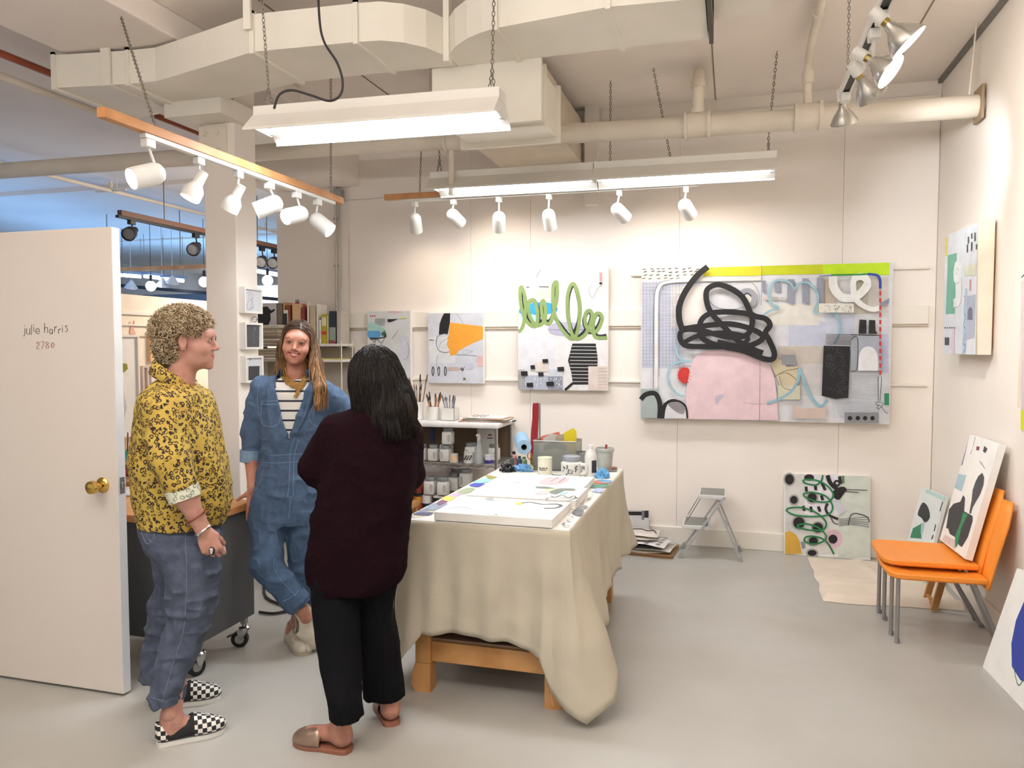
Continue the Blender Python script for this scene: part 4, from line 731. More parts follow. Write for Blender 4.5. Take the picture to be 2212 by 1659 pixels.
# ------------------------------------------------------------ work table and its drop cloth
TX0, TX1, TY0, TY1, TZ = -1.34, -.635, 3.03, 4.62, .745
tt = thing('work_table', 'beech-legged work table mostly hidden under the cream drop cloth', 'table', (-.98, 3.8, 0))
MB().box2((TX0, TY0, TZ-.035), (TX1, TY1, TZ), .004).build('tabletop', WOODB, tt)
for x in (-1.285, -.70):
    for y in (3.105, 4.50):
        m = MB(); m.box2((x-.035, y-.035, .13), (x+.035, y+.035, TZ-.035), .004)
        s = 1 if x < -1 else -1
        m.prism([(x-.035, y-.035, 0), (x+.035, y-.035, 0), (x+.035, y-.035, .13), (x-.035, y-.035, .13), (x-.035-(.012 if x < -1 else 0), y-.035, .09), (x-.035-(.02 if x < -1 else 0), y-.035, .03)], (0, 1, 0), .07); m.build('leg', WOODB, tt)
MB().box2((-1.25, 3.09, .135), (-.735, 3.12, .225), .003).build('stretcher', WOODB, tt); MB().box2((-1.25, 4.49, .135), (-.735, 4.52, .225), .003).build('stretcher', WOODB, tt)
for x in (-1.285, -.70): MB().box2((x-.015, 3.14, .135), (x+.015, 4.46, .225), .003).build('side_rail', WOODB, tt)
MB().box2((-1.26, 3.10, .225), (-.72, 4.50, .238), .002).build('lower_shelf', mat('brown shelf board', '#8a6f57', .6), tt)
t = thing('cardboard_box', 'brown cardboard box on the low shelf of the covered table', 'box', (-1.12, 3.30, .238)); MB().box2((-1.255, 3.16, .238), (-.955, 3.5, .40), .003).build('carton', mat('brown cardboard', '#7d5c47', .8), t)
MB().box2((-1.11, 3.158, .238), (-1.10, 3.502, .401)).build('flap_seam', mat('seam', '#5f4434', .8), t)
t = thing('storage_bin', 'black bin on the low shelf beside the cardboard box', 'box', (-.84, 3.32, .238)); m = MB(); m.prism([(-.935, 3.17, .238), (-.75, 3.17, .238), (-.735, 3.17, .38), (-.948, 3.17, .38)], (0, 1, 0), .33); m.build('tub', BLACKP, t); MB().box2((-.952, 3.16, .38), (-.73, 3.51, .395), .003).build('rim', BLACKP, t)
CLOTH = mat('cream canvas cloth', '#bdb5a2', .9, noise=(3, .05), bump=(90, .12))
PAD = mat('white padded cover', '#e6e2da', .9, noise=(8, .05), bump=(60, .15))
def drape():
    # stations round the table edge: base point, outward direction, drop, flare
    X0, X1, Y0, Y1 = TX0-.012, TX1+.012, TY0-.012, TY1+.012
    S = [(X0, Y1, -1, 1, .46, .03), (X0, 4.0, -1, 0, .46, .03), (X0, 3.5, -1, 0, .50, .06), (X0, 3.12, -1, -.05, .62, .13), (X0+.002, Y0+.01, -1, -.6, .715, .13), (X0+.03, Y0, -.35, -1, .60, .04),
         (X0+.10, Y0, 0, -1, .475, .0), (-1.1, Y0, 0, -1, .472, .01), (-.95, Y0, 0, -1, .487, .0), (-.84, Y0, 0, -1, .495, .01), (X1-.11, Y0, .0, -1, .52, .015), (X1-.06, Y0, .0, -1, .66, .03), (X1-.02, Y0, .25, -1, .70, .06), (X1, Y0+.002, .75, -.65, .745, .13), (X1+.0, Y0+.03, 1, -.2, .68, .20), (X1, 3.09, 1, 0, .60, .20),
         (X1, 3.30, 1, 0, .53, .09), (X1, 3.6, 1, 0, .50, .05), (X1, 4.0, 1, 0, .47, .035), (X1, 4.4, 1, 0, .46, .05), (X1, Y1-.03, 1, .3, .45, .09), (X1-.03, Y1, .3, 1, .42, .06), (-1.0, Y1, 0, 1, .42, .03), (X0+.05, Y1, -.2, 1, .42, .03)]
    S = np.array(S); N = len(S); K = 9; ring = []
    for i in range(N):
        for j in range(K): f = j/K; ring.append(S[i]*(1-f)+S[(i+1) % N]*f)
    ring = np.array(ring); L = 0; rows = []; M = 22; zt = TZ+.028
    arc = np.concatenate([[0], np.cumsum(np.linalg.norm(np.diff(ring[:, :2], axis=0), axis=1)+.004)])
    for r in range(M+1):
        t = r/M; row = []
        for k, (x, y, dx, dy, drop, fl) in enumerate(ring):
            n = math.hypot(dx, dy); dx /= n; dy /= n; s = arc[k]
            w = (.010*math.sin(s*17+.6)+.008*math.sin(s*41+2)+.010*math.sin(s*9+t*3))*min(1, t*1.6)
            o = .004+fl*t**1.25+w+.012*math.exp(-((s-1.9)*9)**2)*t
            z = zt-.028*(1-(1-min(t*8, 1))**2)*0-drop*t-.004*math.sin(s*23)*t
            row.append((x+dx*o, y+dy*o, max(z, .004)))
        rows.append(row)
    return rows, zt
rows, zt = drape()
ct_ = thing('drop_cloth', 'cream canvas drop cloth draped over the work table, hanging corner at front right', 'cloth', (-.98, 3.8, TZ))
m = MB().use(CLOTH); n = len(rows[0]); m.grid([r+[r[0]] for r in rows])
bmv = MB()
o = m.build('drape', None, ct_, smooth=True, solid=.003)
bmx = bmesh.new(); bmx.from_mesh(o.data); bmesh.ops.remove_doubles(bmx, verts=bmx.verts, dist=1e-5)
for v in bmx.verts:
    c = np.array([v.co[:]]); k = vnoise(c, 7, 3)[0]*.009+vnoise(c, 22, 4)[0]*.004; h = max(0, min(1, -v.co.z*4)); v.co += v.normal*float(k*h)
bmx.to_mesh(o.data); bmx.free()
for p in o.data.polygons: p.use_smooth = True
m = MB(); e = .016; m.box2((TX0-e, TY0-e, TZ+.001), (TX1+e, TY1+e, TZ+.034), .015); m.build('padded_top', PAD, ct_, smooth=True)
PT = TZ+.034
P = Paint(lambda u, v: np.array([min(max(pz(u, v, PT)[0], TX0-.008), TX1+.008), max(pz(u, v, PT)[1], TY0-.008), PT]), (0, 0, 1)); z4 = zmap(860, 840, 3.95)
for c, pts in (('#7e8696', [(100, 1095), (250, 1010), (330, 1030), (200, 1090)]), ('#d8cf9c', [(130, 1080), (280, 1045), (330, 1060), (150, 1100)]), ('#4d5472', [(150, 1060), (300, 1055), (260, 1085), (140, 1080)]), ('#8d97a8', [(250, 1000), (380, 960), (420, 990), (300, 1040)]), ('#7b5470', [(330, 970), (420, 930), (440, 950), (360, 1000)]), ('#e0cf5c', [(370, 940), (430, 910), (500, 915), (440, 960)]),
               ('#d7a9c4', [(430, 915), (520, 880), (560, 890), (480, 925)]), ('#9fae8c', [(500, 880), (610, 845), (660, 860), (570, 900)]), ('#3f53b5', [(610, 820), (690, 800), (745, 815), (690, 840), (630, 835)]), ('#9bd0d0', [(640, 800), (760, 760), (830, 770), (740, 805)]), ('#a59a4a', [(745, 740), (800, 745), (850, 760), (780, 775)]),
               ('#a9b6dc', [(1650, 880), (1700, 850), (1790, 860), (1750, 890)]), ('#5f8a78', [(1600, 830), (1800, 815), (1840, 850), (1650, 850)]), ('#c87a5c', [(1650, 790), (1780, 785), (1800, 810), (1680, 810)]), ('#6ea6c8', [(1700, 780), (1840, 785), (1860, 805), (1740, 800)]), ('#6e7076', [(1480, 1060), (1560, 1020), (1590, 1050), (1540, 1090)]), ('#8f9194', [(1520, 1030), (1590, 1000), (1620, 1010), (1560, 1040)])):
    q = z4(pts); P.poly('paint_stains', c, [(a+random.uniform(-1, 1), b) for a, b in q], 3)
for i in range(26):
    f = random.random(); a = 1400+f*260+random.uniform(-25, 25); b = 1170-f*280+random.uniform(-12, 12); P.line('paint_stains', '#55585e', z4([(a, b), (a+random.uniform(5, 40), b-8)]), .004, 0)
P.line('paint_stains', '#3a3c40', z4([(1395, 1165), (1420, 1185), (1450, 1178), (1470, 1186)]), .004); P.done(ct_)
for pts in ([(1178, 1425), (1182, 1455), (1195, 1470), (1190, 1500), (1195, 1526)], [(1240, 1500), (1245, 1530), (1255, 1540)], [(1172, 1420), (1176, 1450), (1182, 1478)]): MB().tube(spline([py(*p, 2.99) for p in pts], 4), .0012, 5).build('frayed_thread', CLOTH, ct_)
# three canvases lying on the table
def flat_canvas(x0, x1, y0, y1, z0, th, label, rot=0.0):
    c = np.array([(x0+x1)/2, (y0+y1)/2, z0+th/2]); t = thing('painting', label, 'painting', (c[0], c[1], z0), 'canvases lying on the table')
    MB().box(c, (x1-x0, y1-y0, th), rotm(0, 0, rot), .002).use(CANVAS).build('canvas', CANVAS, t); return t, Paint(lambda u, v: pz(u, v, z0+th+.0), (0, 0, 1))
CZ0 = PT+.001
t, P = flat_canvas(-1.205, -.69, 3.015, 3.375, CZ0, .036, 'nearest canvas lying on the table, grey curved stroke and yellow dab', R_(-.5))
P.poly('wash', '#dfe5ec', z4([(540, 930), (1000, 960), (960, 1060), (420, 1030)])); P.line('grey_stroke', '#6a6b70', z4([(1050, 975), (1130, 968), (1220, 985), (1290, 985)]), .012); P.line('grey_stroke', '#6a6b70', z4([(1290, 985), (1360, 985), (1390, 1000), (1340, 1018), (1245, 1022)]), .016); P.poly('yellow_dab', '#e6d64a', z4([(1000, 975), (1045, 972), (1060, 985), (1030, 992), (1005, 985)]))
P.line('pencil_lines', '#9a9ba0', z4([(765, 1060), (890, 1065), (870, 1085), (780, 1080)]), .003, 0, True); P.line('pencil_lines', '#8d8e94', z4([(430, 1025), (520, 1010), (640, 1028)]), .003); P.line('pencil_lines', '#8d8e94', z4([(820, 1070), (850, 1078)]), .006); P.done(t)
t, P = flat_canvas(-1.19, -.67, 3.385, 3.70, CZ0, .042, 'middle canvas lying on the table, pink and grey-green brush shapes', R_(.5))
P.poly('wash', '#e3e6e6', z4([(860, 850), (1180, 840), (1150, 920), (760, 900)])); P.poly('pink_shape', '#e3c6c8', z4([(1160, 890), (1230, 865), (1290, 880), (1280, 900), (1170, 900)])); P.poly('green_grey_shape', '#7d867c', z4([(1290, 885), (1350, 855), (1440, 850), (1510, 855), (1500, 870), (1420, 870), (1350, 900)]), 3); P.poly('green_grey_shape', '#7f8a7c', z4([(1170, 835), (1260, 835), (1350, 850), (1280, 855), (1180, 848)])); P.poly('pale_green', '#cdd4a4', z4([(1240, 862), (1300, 852), (1330, 862), (1290, 880)]))
P.poly('pale_green', '#a9d6d8', z4([(1390, 885), (1450, 880), (1430, 900), (1370, 905)])); P.line('ink_scribble', '#4c4d52', z4([(1260, 945), (1300, 930), (1450, 935), (1530, 930), (1440, 955), (1330, 965), (1260, 960)]), .005); P.line('ink_scribble', '#4c4d52', z4([(1300, 915), (1340, 925), (1400, 910), (1450, 930), (1500, 915), (1520, 935)]), .005); P.dash('ink_scribble', '#2b2b30', [z4([(745, 936), (815, 939)])], .014); P.done(t)
t, P = flat_canvas(-1.20, -.70, 3.72, 4.06, CZ0, .036, 'farthest canvas lying on the table, blue wash and pink smudge', R_(.3))
P.poly('blue_wash', '#cfdfe8', z4([(890, 760), (1150, 750), (1200, 790), (980, 800)]), 3); P.poly('pink_smudge', '#e6c2c6', z4([(1210, 790), (1290, 755), (1460, 760), (1420, 800), (1330, 818), (1220, 812)]), 3); P.dash('dark_lines', '#6b5558', [z4([(1300, 790), (1370, 758)]), z4([(1370, 800), (1430, 760)]), z4([(985, 803), (1050, 802)])], .005); P.done(t)
# ------------------------------------------------------------ containers
LIDG = mat('cloudy grey lid', '#8d9294', .4, noise=(20, .1)); JUG = mat('white jug plastic', '#dcdcd6', .4, noise=(12, .04)); LAB = mat('dark label', '#2e2c34', .5)
def P_(p): return np.array(p, float)
def jug(p, s, label, group, face=0, name='paint_jug', cat='jug'):
    t = thing(name, label, cat, p, group); p = P_(p)
    w, h = .088*s, .108*s
    MB().box(p+[0, 0, h/2+.001], (w, w, h), None, .016*s).build('body', JUG, t, smooth=True)
    MB().lathe([(.036*s, 0), (.036*s, .008*s), (.040*s, .009*s), (.040*s, .026*s), (.036*s, .029*s)], p+[0, 0, h], n=20).build('lid', LIDG, t, smooth=True)
    x = p[0]+.012*s*(1 if face >= 0 else -1); sg = 1 if face >= 0 else -1; y = p[1]-w/2-.001; z = p[2]
    D = [(x, y, z+.028*s), (x+sg*.020*s, y, z+.022*s), (x+sg*.026*s, y, z+.05*s), (x+sg*.024*s, y, z+.082*s), (x+sg*.006*s, y, z+.088*s), (x-sg*.004*s, y, z+.07*s), (x-sg*.004*s, y, z+.04*s)]
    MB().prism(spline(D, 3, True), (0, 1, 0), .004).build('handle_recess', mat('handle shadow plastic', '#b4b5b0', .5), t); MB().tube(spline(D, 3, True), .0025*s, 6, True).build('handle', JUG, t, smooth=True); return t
def can(p, r, h, label, group, cols, name='paint_can', cat='can', lid='rim'):
    t = thing(name, label, cat, p, group); p = P_(p)
    MB().lathe([(r, 0), (r, h), (r*1.03, h), (r*1.03, h+.004), (r*.9, h+.004), (r*.88, h-.002)], p+[0, 0, .001], n=24).build('body', mat('can '+cols[0], cols[0], .4), t, smooth=True)
    MB().lathe([(.001, h-.004), (r*.9, h-.004)], p+[0, 0, .001], n=24, cap=False).build('lid', mat('lid '+cols[-1], cols[-1], .4), t)
    k = h/(len(cols)-1) if len(cols) > 2 else h
    for i, c in enumerate(cols[1:-1]): z0 = h*(.08+.84*i/(len(cols)-2)); z1 = h*(.08+.84*(i+1)/(len(cols)-2)); MB().lathe([(r+.0008, z0), (r+.0008, z1)], p+[0, 0, .001], n=24, cap=False).build('label_band', mat('band '+c, c, .5), t, smooth=True)
    return t
# ------------------------------------------------------------ wire shelving unit
SX0, SX1, SY0, SY1 = -3.0, -1.70, 5.52, 5.93
ws = thing('wire_shelving', 'chrome wire shelving unit with white covered top, holding paint jugs', 'shelving', ((SX0+SX1)/2, 5.72, 0))
for x in (SX0, SX1):
    for y in (SY0, SY1): MB().cyl((x, y, 0), (x, y, .90), .0125, n=12).build('post', CHROME, ws, smooth=True)
SHZ = [.615, .225, .07]
for z in SHZ:
    m = MB()
    for y in (SY0, SY1):
        m.tube([(SX0, y, z), (SX1, y, z)], .003, 6); m.tube([(SX0, y, z-.028), (SX1, y, z-.028)], .003, 6)
    for x in (SX0, SX1):
        m.tube([(x, SY0, z), (x, SY1, z)], .003, 6); m.tube([(x, SY0, z-.028), (x, SY1, z-.028)], .003, 6)
    n = 34; m.tube([(SX0+(SX1-SX0)*i/n, SY0, z-(.003 if i % 2 else .026)) for i in range(n+1)], .0022, 5)
    for i in range(1, 16): yy = SY0+(SY1-SY0)*i/16; m.tube([(SX0, yy, z), (SX1, yy, z)], .0018, 4)
    m.build('wire_shelf', CHROME, ws)
MB().box2((SX0-.03, SY0-.03, .895), (SX1+.025, SY1+.02, .935), .014).build('covered_top', mat('white wrapped board', '#e9e7e4', .6, noise=(12, .05)), ws, smooth=True)
MB().box2((SX0-.02, SY1+.005, .62), (SX1+.0, SY1+.012, .895)).build('back_card', mat('brown back board', '#75644f', .8), ws)
sh = SHZ[0]+.003; yj = 5.60
def sx(u, v, y=yj): return py(u, v, y)[0]
for u, lb in ((886, 'white jug on middle wire shelf, leftmost beside the burgundy sweater'), (912, 'white jug with black specks, second on the middle wire shelf'), (937, 'white jug on middle wire shelf, third from the sweater'), (963, 'white jug on middle wire shelf under the raised jug')):
    jug((sx(u, 980)+.0, yj, sh), .92, lb, 'white paint jugs', 1 if u < 950 else -1)
jug((sx(968, 950), yj, sh+.135), .95, 'white jug standing on top of another jug, middle wire shelf', 'white paint jugs', 1)
jug((sx(1006, 980), yj+.13, sh), 1.0, 'greyish jug behind the labelled tubs on the middle shelf', 'white paint jugs', -1); jug((sx(1055, 985), yj+.15, sh), .95, 'greyish jug behind the small blue-labelled tub', 'white paint jugs', 1)
jug((sx(951, 965), yj+.14, sh), 1.1, 'partly hidden jug behind the stacked pair on the middle shelf', 'white paint jugs', -1)
can((sx(983, 990), yj-.03, sh), .034, .062, 'small jar with green lid and peach label on middle shelf', 'labelled tubs', ('#cfd0c6', '#dcc2a4', '#4f6b60'), 'paint_jar', 'jar')
t = can((sx(1015, 985), yj-.02, sh), .040, .078, 'white tub with black scrawled lettering on middle shelf', 'labelled tubs', ('#dcdcd8', '#e8e7e2'), 'paint_tub', 'tub')
t['label'] = 'white tub with black scrawled lettering on middle shelf'
pp = np.array(worldloc(t)); m = MB()
for i in range(9): a = -2.1+i*.16; m.box(pp+[.0412*math.cos(a), .0412*math.sin(a), .045+.012*(i % 3-1)], (.009, .009, .010), rotm(0, 0, a))
m.build('lettering', BLACKP, t)
t = thing('spray_bottle', 'cloudy spray bottle on the middle wire shelf', 'bottle', (sx(1038, 985), yj-.04, sh)); p = P_(worldloc(t)); MB().lathe([(.034, 0), (.036, .01), (.035, .07), (.024, .12), (.014, .16), (.012, .185)], p+[0, 0, .001], n=20).build('bottle', mat('cloudy plastic', '#b4b9b8', .3, alpha=.92), t, smooth=True)
m = MB().box(p+[0, 0, .20], (.02, .024, .03), None, .004); m.box(p+[0, -.02, .222], (.016, .06, .016), None, .004); m.box(p+[0, -.022, .198], (.006, .006, .04)); m.build('trigger_head', WHITEP, t)
can((sx(1060, 985), yj-.04, sh), .034, .066, 'small white tub with purple label, right end of middle shelf', 'labelled tubs', ('#dedede', '#3d3a86', '#dad9e4', '#e6e6e4'), 'paint_tub', 'tub')
t = thing('white_container', 'tall flat white container with red and blue print at back of middle shelf', 'container', (sx(1052, 950, 5.85), 5.86, sh)); p = P_(worldloc(t)); MB().box(p+[0, 0, .12], (.17, .05, .24), None, .015).build('body', JUG, t, smooth=True); MB().box(p+[.03, -.026, .19], (.03, .002, .012)).build('print_mark', pm('#a03040'), t); MB().box(p+[.03, -.026, .165], (.05, .002, .008)).build('print_mark', pm('#3a4a8a'), t)
t = thing('blue_tape', 'strip of blue tape hanging at the back of the shelving', 'tape', (sx(932, 935, 5.9), 5.93, .70)); MB().box2((sx(929, 935, 5.92), 5.926, .72), (sx(936, 935, 5.92), 5.932, .89)).build('tape_strip', pm('#34558f'), t)
lo = SHZ[1]+.003
for u, cols, lb, z_ in ((906, ('#2c2a2e', '#7a2f22', '#c8553a', '#a8a39a'), 'dark paint can with red-orange label, upper one at left of lower shelf', lo+.128), (906, ('#2c2a2e', '#b5562e', '#d08a30', '#4d4a48'), 'dark paint can with orange label, under the red-orange one', lo), (925, ('#e2e0da', '#26262a', '#e2e0da', '#cfcfca'), 'white can with black label under the front left jug, lower shelf', lo), (948, ('#e2e0da', '#1f1f24', '#8d8e90'), 'white can with black label under the second jug, lower shelf', lo)):
    can((sx(u, 1080), yj-.02, z_), .040, .118, lb, 'labelled cans', cols)
jug((sx(932, 1060)+.0, yj-.02, lo+.128), 1.0, 'white jug on lower shelf beside the red-orange can', 'white paint jugs', 1); jug((sx(960, 1060), yj-.02, lo+.128), 1.0, 'white jug on lower shelf, second from the red-orange can', 'white paint jugs', 1)
can((sx(960, 1090), yj-.02, lo), .04, .118, 'pale can mostly hidden by the table, under the second lower jug', 'labelled cans', ('#cfcfca', '#b9bab6', '#8d8e90'))
jug((sx(980, 1050, 5.75), 5.76, lo+.13), 1.05, 'grey jug behind the front jugs on the lower shelf', 'white paint jugs', -1); jug((sx(1005, 1040, 5.75), 5.77, lo+.16), 1.1, 'rounder grey jug near the right of the lower shelf', 'white paint jugs', -1)
can((sx(985, 1020, 5.85), 5.86, lo+.20), .042, .10, 'greyish tub with dark lid print, back of lower shelf', 'labelled tubs', ('#b9bab6', '#77777a', '#c9c9c4'), 'paint_tub', 'tub')
MB_ = MB().box2((SX0+.65, 5.70, lo), (SX1-.08, 5.91, lo+.125), .003); t = MB_.build('carton', mat('brown carton', '#8a6a4c', .8)); tag(t, 'brown carton at back of the lower shelf', 'box')
t = MB().box2((sx(992, 1020, 5.84)-.10, 5.80, lo+.127), (sx(985, 1020, 5.84)+.10, 5.91, lo+.198), .003).build('carton', mat('brown carton', '#8a6a4c', .8)); tag(t, 'brown carton stacked on the other carton, lower shelf', 'box')
m = MB(); p = P_((sx(880, 1040, 5.8)-.10, 5.72, lo)); m.lathe([(.13, 0), (.16, .1), (.15, .22), (.10, .30), (.03, .33)], p, n=14)
o = m.build('black_bag', mat('black plastic bag', '#15161a', .35, bump=(30, .5)), smooth=True); tag(o, 'black plastic bag at left of the lower wire shelf', 'bag')
# things on top of the shelving
ZT = .936
def pot(u, lab, sq=False, r=.042, h=.095, y=5.66):
    p = P_((sx(u, 897, y), y, ZT)); t = thing('brush_pot', lab, 'pot', p, 'white brush pots')
    if sq:
        for a, b in (((-r, -r), (r, -r+.004)), ((-r, r-.004), (r, r)), ((-r, -r), (-r+.004, r)), ((r-.004, -r), (r, r))): MB().box2(p+[a[0], a[1], 0], p+[b[0], b[1], h], .0008).build('side', WHITE, t)
        MB().box2(p+[-r, -r, 0], p+[r, r, .004]).build('bottom', WHITE, t)
    else: MB().lathe([(.001, .001), (r, .001), (r, h), (r-.003, h), (r-.004, .005), (.001, .005)], p, n=24, cap=False).build('cup', WHITE, t, smooth=True)
    return p, h, r
ORD = ['first', 'second', 'third', 'fourth', 'fifth', 'sixth', 'seventh', 'eighth', 'ninth', 'tenth', 'eleventh', 'twelfth']
def brushes(p, h, r, n, kinds, tilt=.3, L=.17, seed=0):
    rr = random.Random(seed); B_ = []
    for i in range(n):
        a = rr.uniform(0, 6.28); q = rr.uniform(.2, .75)*r; d = np.array([math.cos(a)*tilt*rr.uniform(.2, 1), math.sin(a)*tilt*rr.uniform(.2, 1)*.6, 1.]); d /= np.linalg.norm(d)
        B_.append((P_(p)+[math.cos(a)*q*.5, math.sin(a)*q*.5, .008], d, L*rr.uniform(.8, 1.1), kinds[i % len(kinds)]))
    B_.sort(key=lambda t: (t[0]+t[1]*t[2])[0])
    for i, (b, d, l, k) in enumerate(B_):
        t = thing('paint_brush', '%s, %s tip from the left' % (k[1], ORD[i]), 'brush', b, k[3] if len(k) > 3 else 'brushes in the white pots')
        MB().cyl(b, b+d*l*.78, .0035, .005, 8).build('handle', mat('brush handle '+k[0], k[0], .4), t, smooth=True); MB().cyl(b+d*l*.78, b+d*l*.9, .0065, .0075, 8).build('ferrule', STEEL, t, smooth=True)
        MB().lathe([(.0075, 0), (.011, l*.08), (.008, l*.17), (.002, l*.2)], b+d*l*.9, d, 10, sy=.5).build('bristles', mat('bristle '+k[2], k[2], .8), t, smooth=True)
K1 = [('#c98d55', 'orange-handled paint brush in the round white pot', '#3d2b22'), ('#6f4a34', 'brown-handled paint brush in the round white pot', '#2a1d18'), ('#d87a3c', 'orange-tipped brush standing in the round white pot', '#c9672f'), ('#d9d3c6', 'white-handled brush in the round white pot', '#6b4b38'), ('#9a6a44', 'tan-handled brush leaning in the round white pot', '#4c352a')]
K2 = [('#8f93a6', 'grey-lilac palette brush in the square white pot', '#6c7086'), ('#bfc1c4', 'silver-handled brush in the square white pot', '#33353c'), ('#6d7280', 'slate-handled brush in the square white pot', '#8a8fa0'), ('#a9abb0', 'pale grey brush leaning in the square white pot', '#c9cbd0')]
K3 = [('#5a3d2c', 'large dark brush in the pot nearest the dark hair', '#2f211b', 'brushes near the dark hair'), ('#8a6a4e', 'tan wooden brush in the pot nearest the dark hair', '#6b4e3a', 'brushes near the dark hair'), ('#cfc8bb', 'pale brush in the pot nearest the dark hair', '#8a6f55', 'brushes near the dark hair')]
p, h, r = pot(936, 'round white brush pot on top of the shelving', r=.052, h=.105); brushes(p, h, r, 12, K1, .35, .185, 3)
p, h, r = pot(972, 'square white brush pot on top of the shelving', True, .056, .098); brushes(p, h, r, 9, K2, .35, .18, 5)
p, h, r = pot(903, 'clear-looking tall pot of brushes beside the dark hair', r=.045, h=.14); brushes(p, h, r, 9, K3, .32, .30, 8)
pp = np.array(p)
STK = [('#b98a68', 'tan card'), ('#e8e4dc', 'white sheet'), ('#3a3836', 'black-edged sheet'), ('#e3dacb', 'cream sheet'), ('#d3a27a', 'orange-brown card'), ('#f0eee8', 'top white sheet')]
cx_ = sx(1050, 902, 5.68)
for i, (c, nmx) in enumerate(STK):
    w = .40-.02*i; o = MB().box((cx_+random.uniform(-.03, .03), 5.70, ZT+.003+i*.0055), (w, .24, .004), rotm(0, 0, random.uniform(-.2, .2))).build('paper_sheet', pm(c)); tag(o, '%s in the paper pile on the shelving, %s' % (nmx, ('lowest of six', 'second from the bottom', 'third from the bottom', 'fourth from the bottom', 'second from the top', 'on top')[i]), 'paper', 'paper pile on the shelving')
t = thing('eyeglasses', 'black wire eyeglasses lying on the paper pile', 'glasses', (cx_-.05, 5.66, ZT+.036)); p = P_(worldloc(t))
for s in (-1, 1): MB().tube([p+[s*.03+.022*math.cos(k), .016*math.sin(k)*.8, .003+.006*math.sin(k)] for k in np.linspace(0, 6.28, 15)[:-1]], .0016, 5, True).build('lens_rim', BLACKP, t)
m = MB().tube([p+[-.008, 0, .006], p+[.008, 0, .006]], .0016, 5); m.build('bridge', BLACKP, t)
for s in (-1, 1): MB().tube([p+[s*.052, 0, .004], p+[s*.06, .07, .004]], .0016, 5).build('temple_arm', BLACKP, t)
t = thing('scissors', 'dark scissors lying at right end of the paper pile', 'scissors', (sx(1100, 905, 5.66), 5.66, ZT+.003)); p = P_(worldloc(t))
for s in (-1, 1): m = MB().bar(p+[0, 0, .004], p+[-.09, .01*s, .004], .010, .003); m.build('blade', STEEL, t); MB().tube([p+[.03+.02*math.cos(k), .016*s+.012*math.sin(k), .004] for k in np.linspace(0, 6.28, 12)[:-1]], .004, 6, True).build('finger_loop', BLACKP, t)
# ------------------------------------------------------------ clutter at the far end of the table
z0 = PT+.001
def tb(u, v, z=z0): q = pz(u, v, z); q[0] = min(max(q[0], -1.30), -.68); q[1] = min(q[1], 4.57); return q
p = tb(1177, 1026); t = can(p, .041, .098, 'cream paint tin with small dark lettering, front of the table clutter', None, ('#e2e0cd', '#f0efe9'), 'paint_tin', 'tin'); m = MB(); q_ = P_(p)
for i in range(12):
    if i % 5 != 4: a = -2.25+i*.11; m.box(q_+[.0415*math.cos(a), .0415*math.sin(a), .045], (.004, .004, .005), rotm(0, 0, a))
for i in range(9): a = -2.1+i*.11; m.box(q_+[.0415*math.cos(a), .0415*math.sin(a), .034], (.003, .003, .004), rotm(0, 0, a))
m.build('lettering', mat('small lettering', '#4c4a44', .6), t)
p = tb(1235, 1030); t = thing('gesso_tub', 'white handled tub with grey lid and blurred print, on the table', 'tub', p); q_ = P_(p)
MB().lathe([(.055, 0), (.060, .01), (.061, .08), (.046, .093)], q_, n=28).build('body', JUG, t, smooth=True); MB().lathe([(.049, .090), (.050, .092), (.050, .118), (.046, .121), (.001, .121)], q_, n=28).build('lid', mat('grey lid', '#9298a0', .4), t, smooth=True); MB().tube(spline([q_+[.055, -.02, .075], q_+[.085, -.02, .07], q_+[.085, -.02, .03], q_+[.055, -.02, .02]], 5), .010, 8).build('handle', JUG, t, smooth=True)
m = MB(); rr = random.Random(2)
for i in range(22): a = rr.uniform(-2.3, -.9); m.box(q_+[.0615*math.cos(a), .0615*math.sin(a), rr.uniform(.015, .07)], (.003, .006, rr.uniform(.005, .014)), rotm(0, 0, a))
m.build('lettering', mat('grey lettering', '#5f6068', .6), t)
p = tb(1276, 1031); t = thing('squeeze_bottle', 'white plastic bottle with black side label beside the handled tub', 'bottle', p); q_ = P_(p)
MB().lathe([(.033, 0), (.035, .006), (.035, .12), (.028, .145), (.015, .158), (.014, .166)], q_, n=24).build('bottle', JUG, t, smooth=True); MB().lathe([(.016, .166), (.016, .182), (.010, .184), (.001, .184)], q_, n=16).build('cap', WHITEP, t, smooth=True)
m = MB(); m.grid([[q_+[.0356*math.cos(a), .0356*math.sin(a), z] for a in np.linspace(-1.25, -.3, 8)] for z in (.03, .10)]); m.build('label', LAB, t)
p = tb(1306, 1014); t = thing('rinse_bucket', 'grey translucent bucket with a red-handled brush in it', 'bucket', p); q_ = P_(p)
MB().lathe([(.001, .002), (.043, .002), (.052, .11), (.056, .111), (.057, .128), (.053, .13), (.050, .112), (.041, .006), (.001, .006)], q_, n=28, cap=False).build('bucket', mat('grey bucket', '#b2b6b0', .4, noise=(14, .1)), t, smooth=True)
t = thing('paint_brush', 'brush with red-brown handle standing in the grey bucket', 'brush', q_+[0, 0, .01]); MB().cyl(q_+[-.005, 0, .012], q_+[.01, 0, .15], .006, .007, 10).build('handle', pm('#a5473a'), t, smooth=True); MB().cyl(q_+[-.006, 0, .008], q_+[-.004, 0, .02], .009, n=8).build('bristles', BLACKP, t)
p = tb(1253, 1010); t = thing('small_bucket', 'smaller grey cup behind the white bottle', 'cup', p); q_ = P_(p); MB().lathe([(.001, .002), (.034, .002), (.040, .085), (.045, .086), (.045, .10), (.041, .10), (.038, .08), (.032, .006), (.001, .006)], q_, n=24, cap=False).build('cup', mat('grey cup', '#9a9e9c', .4), t, smooth=True)
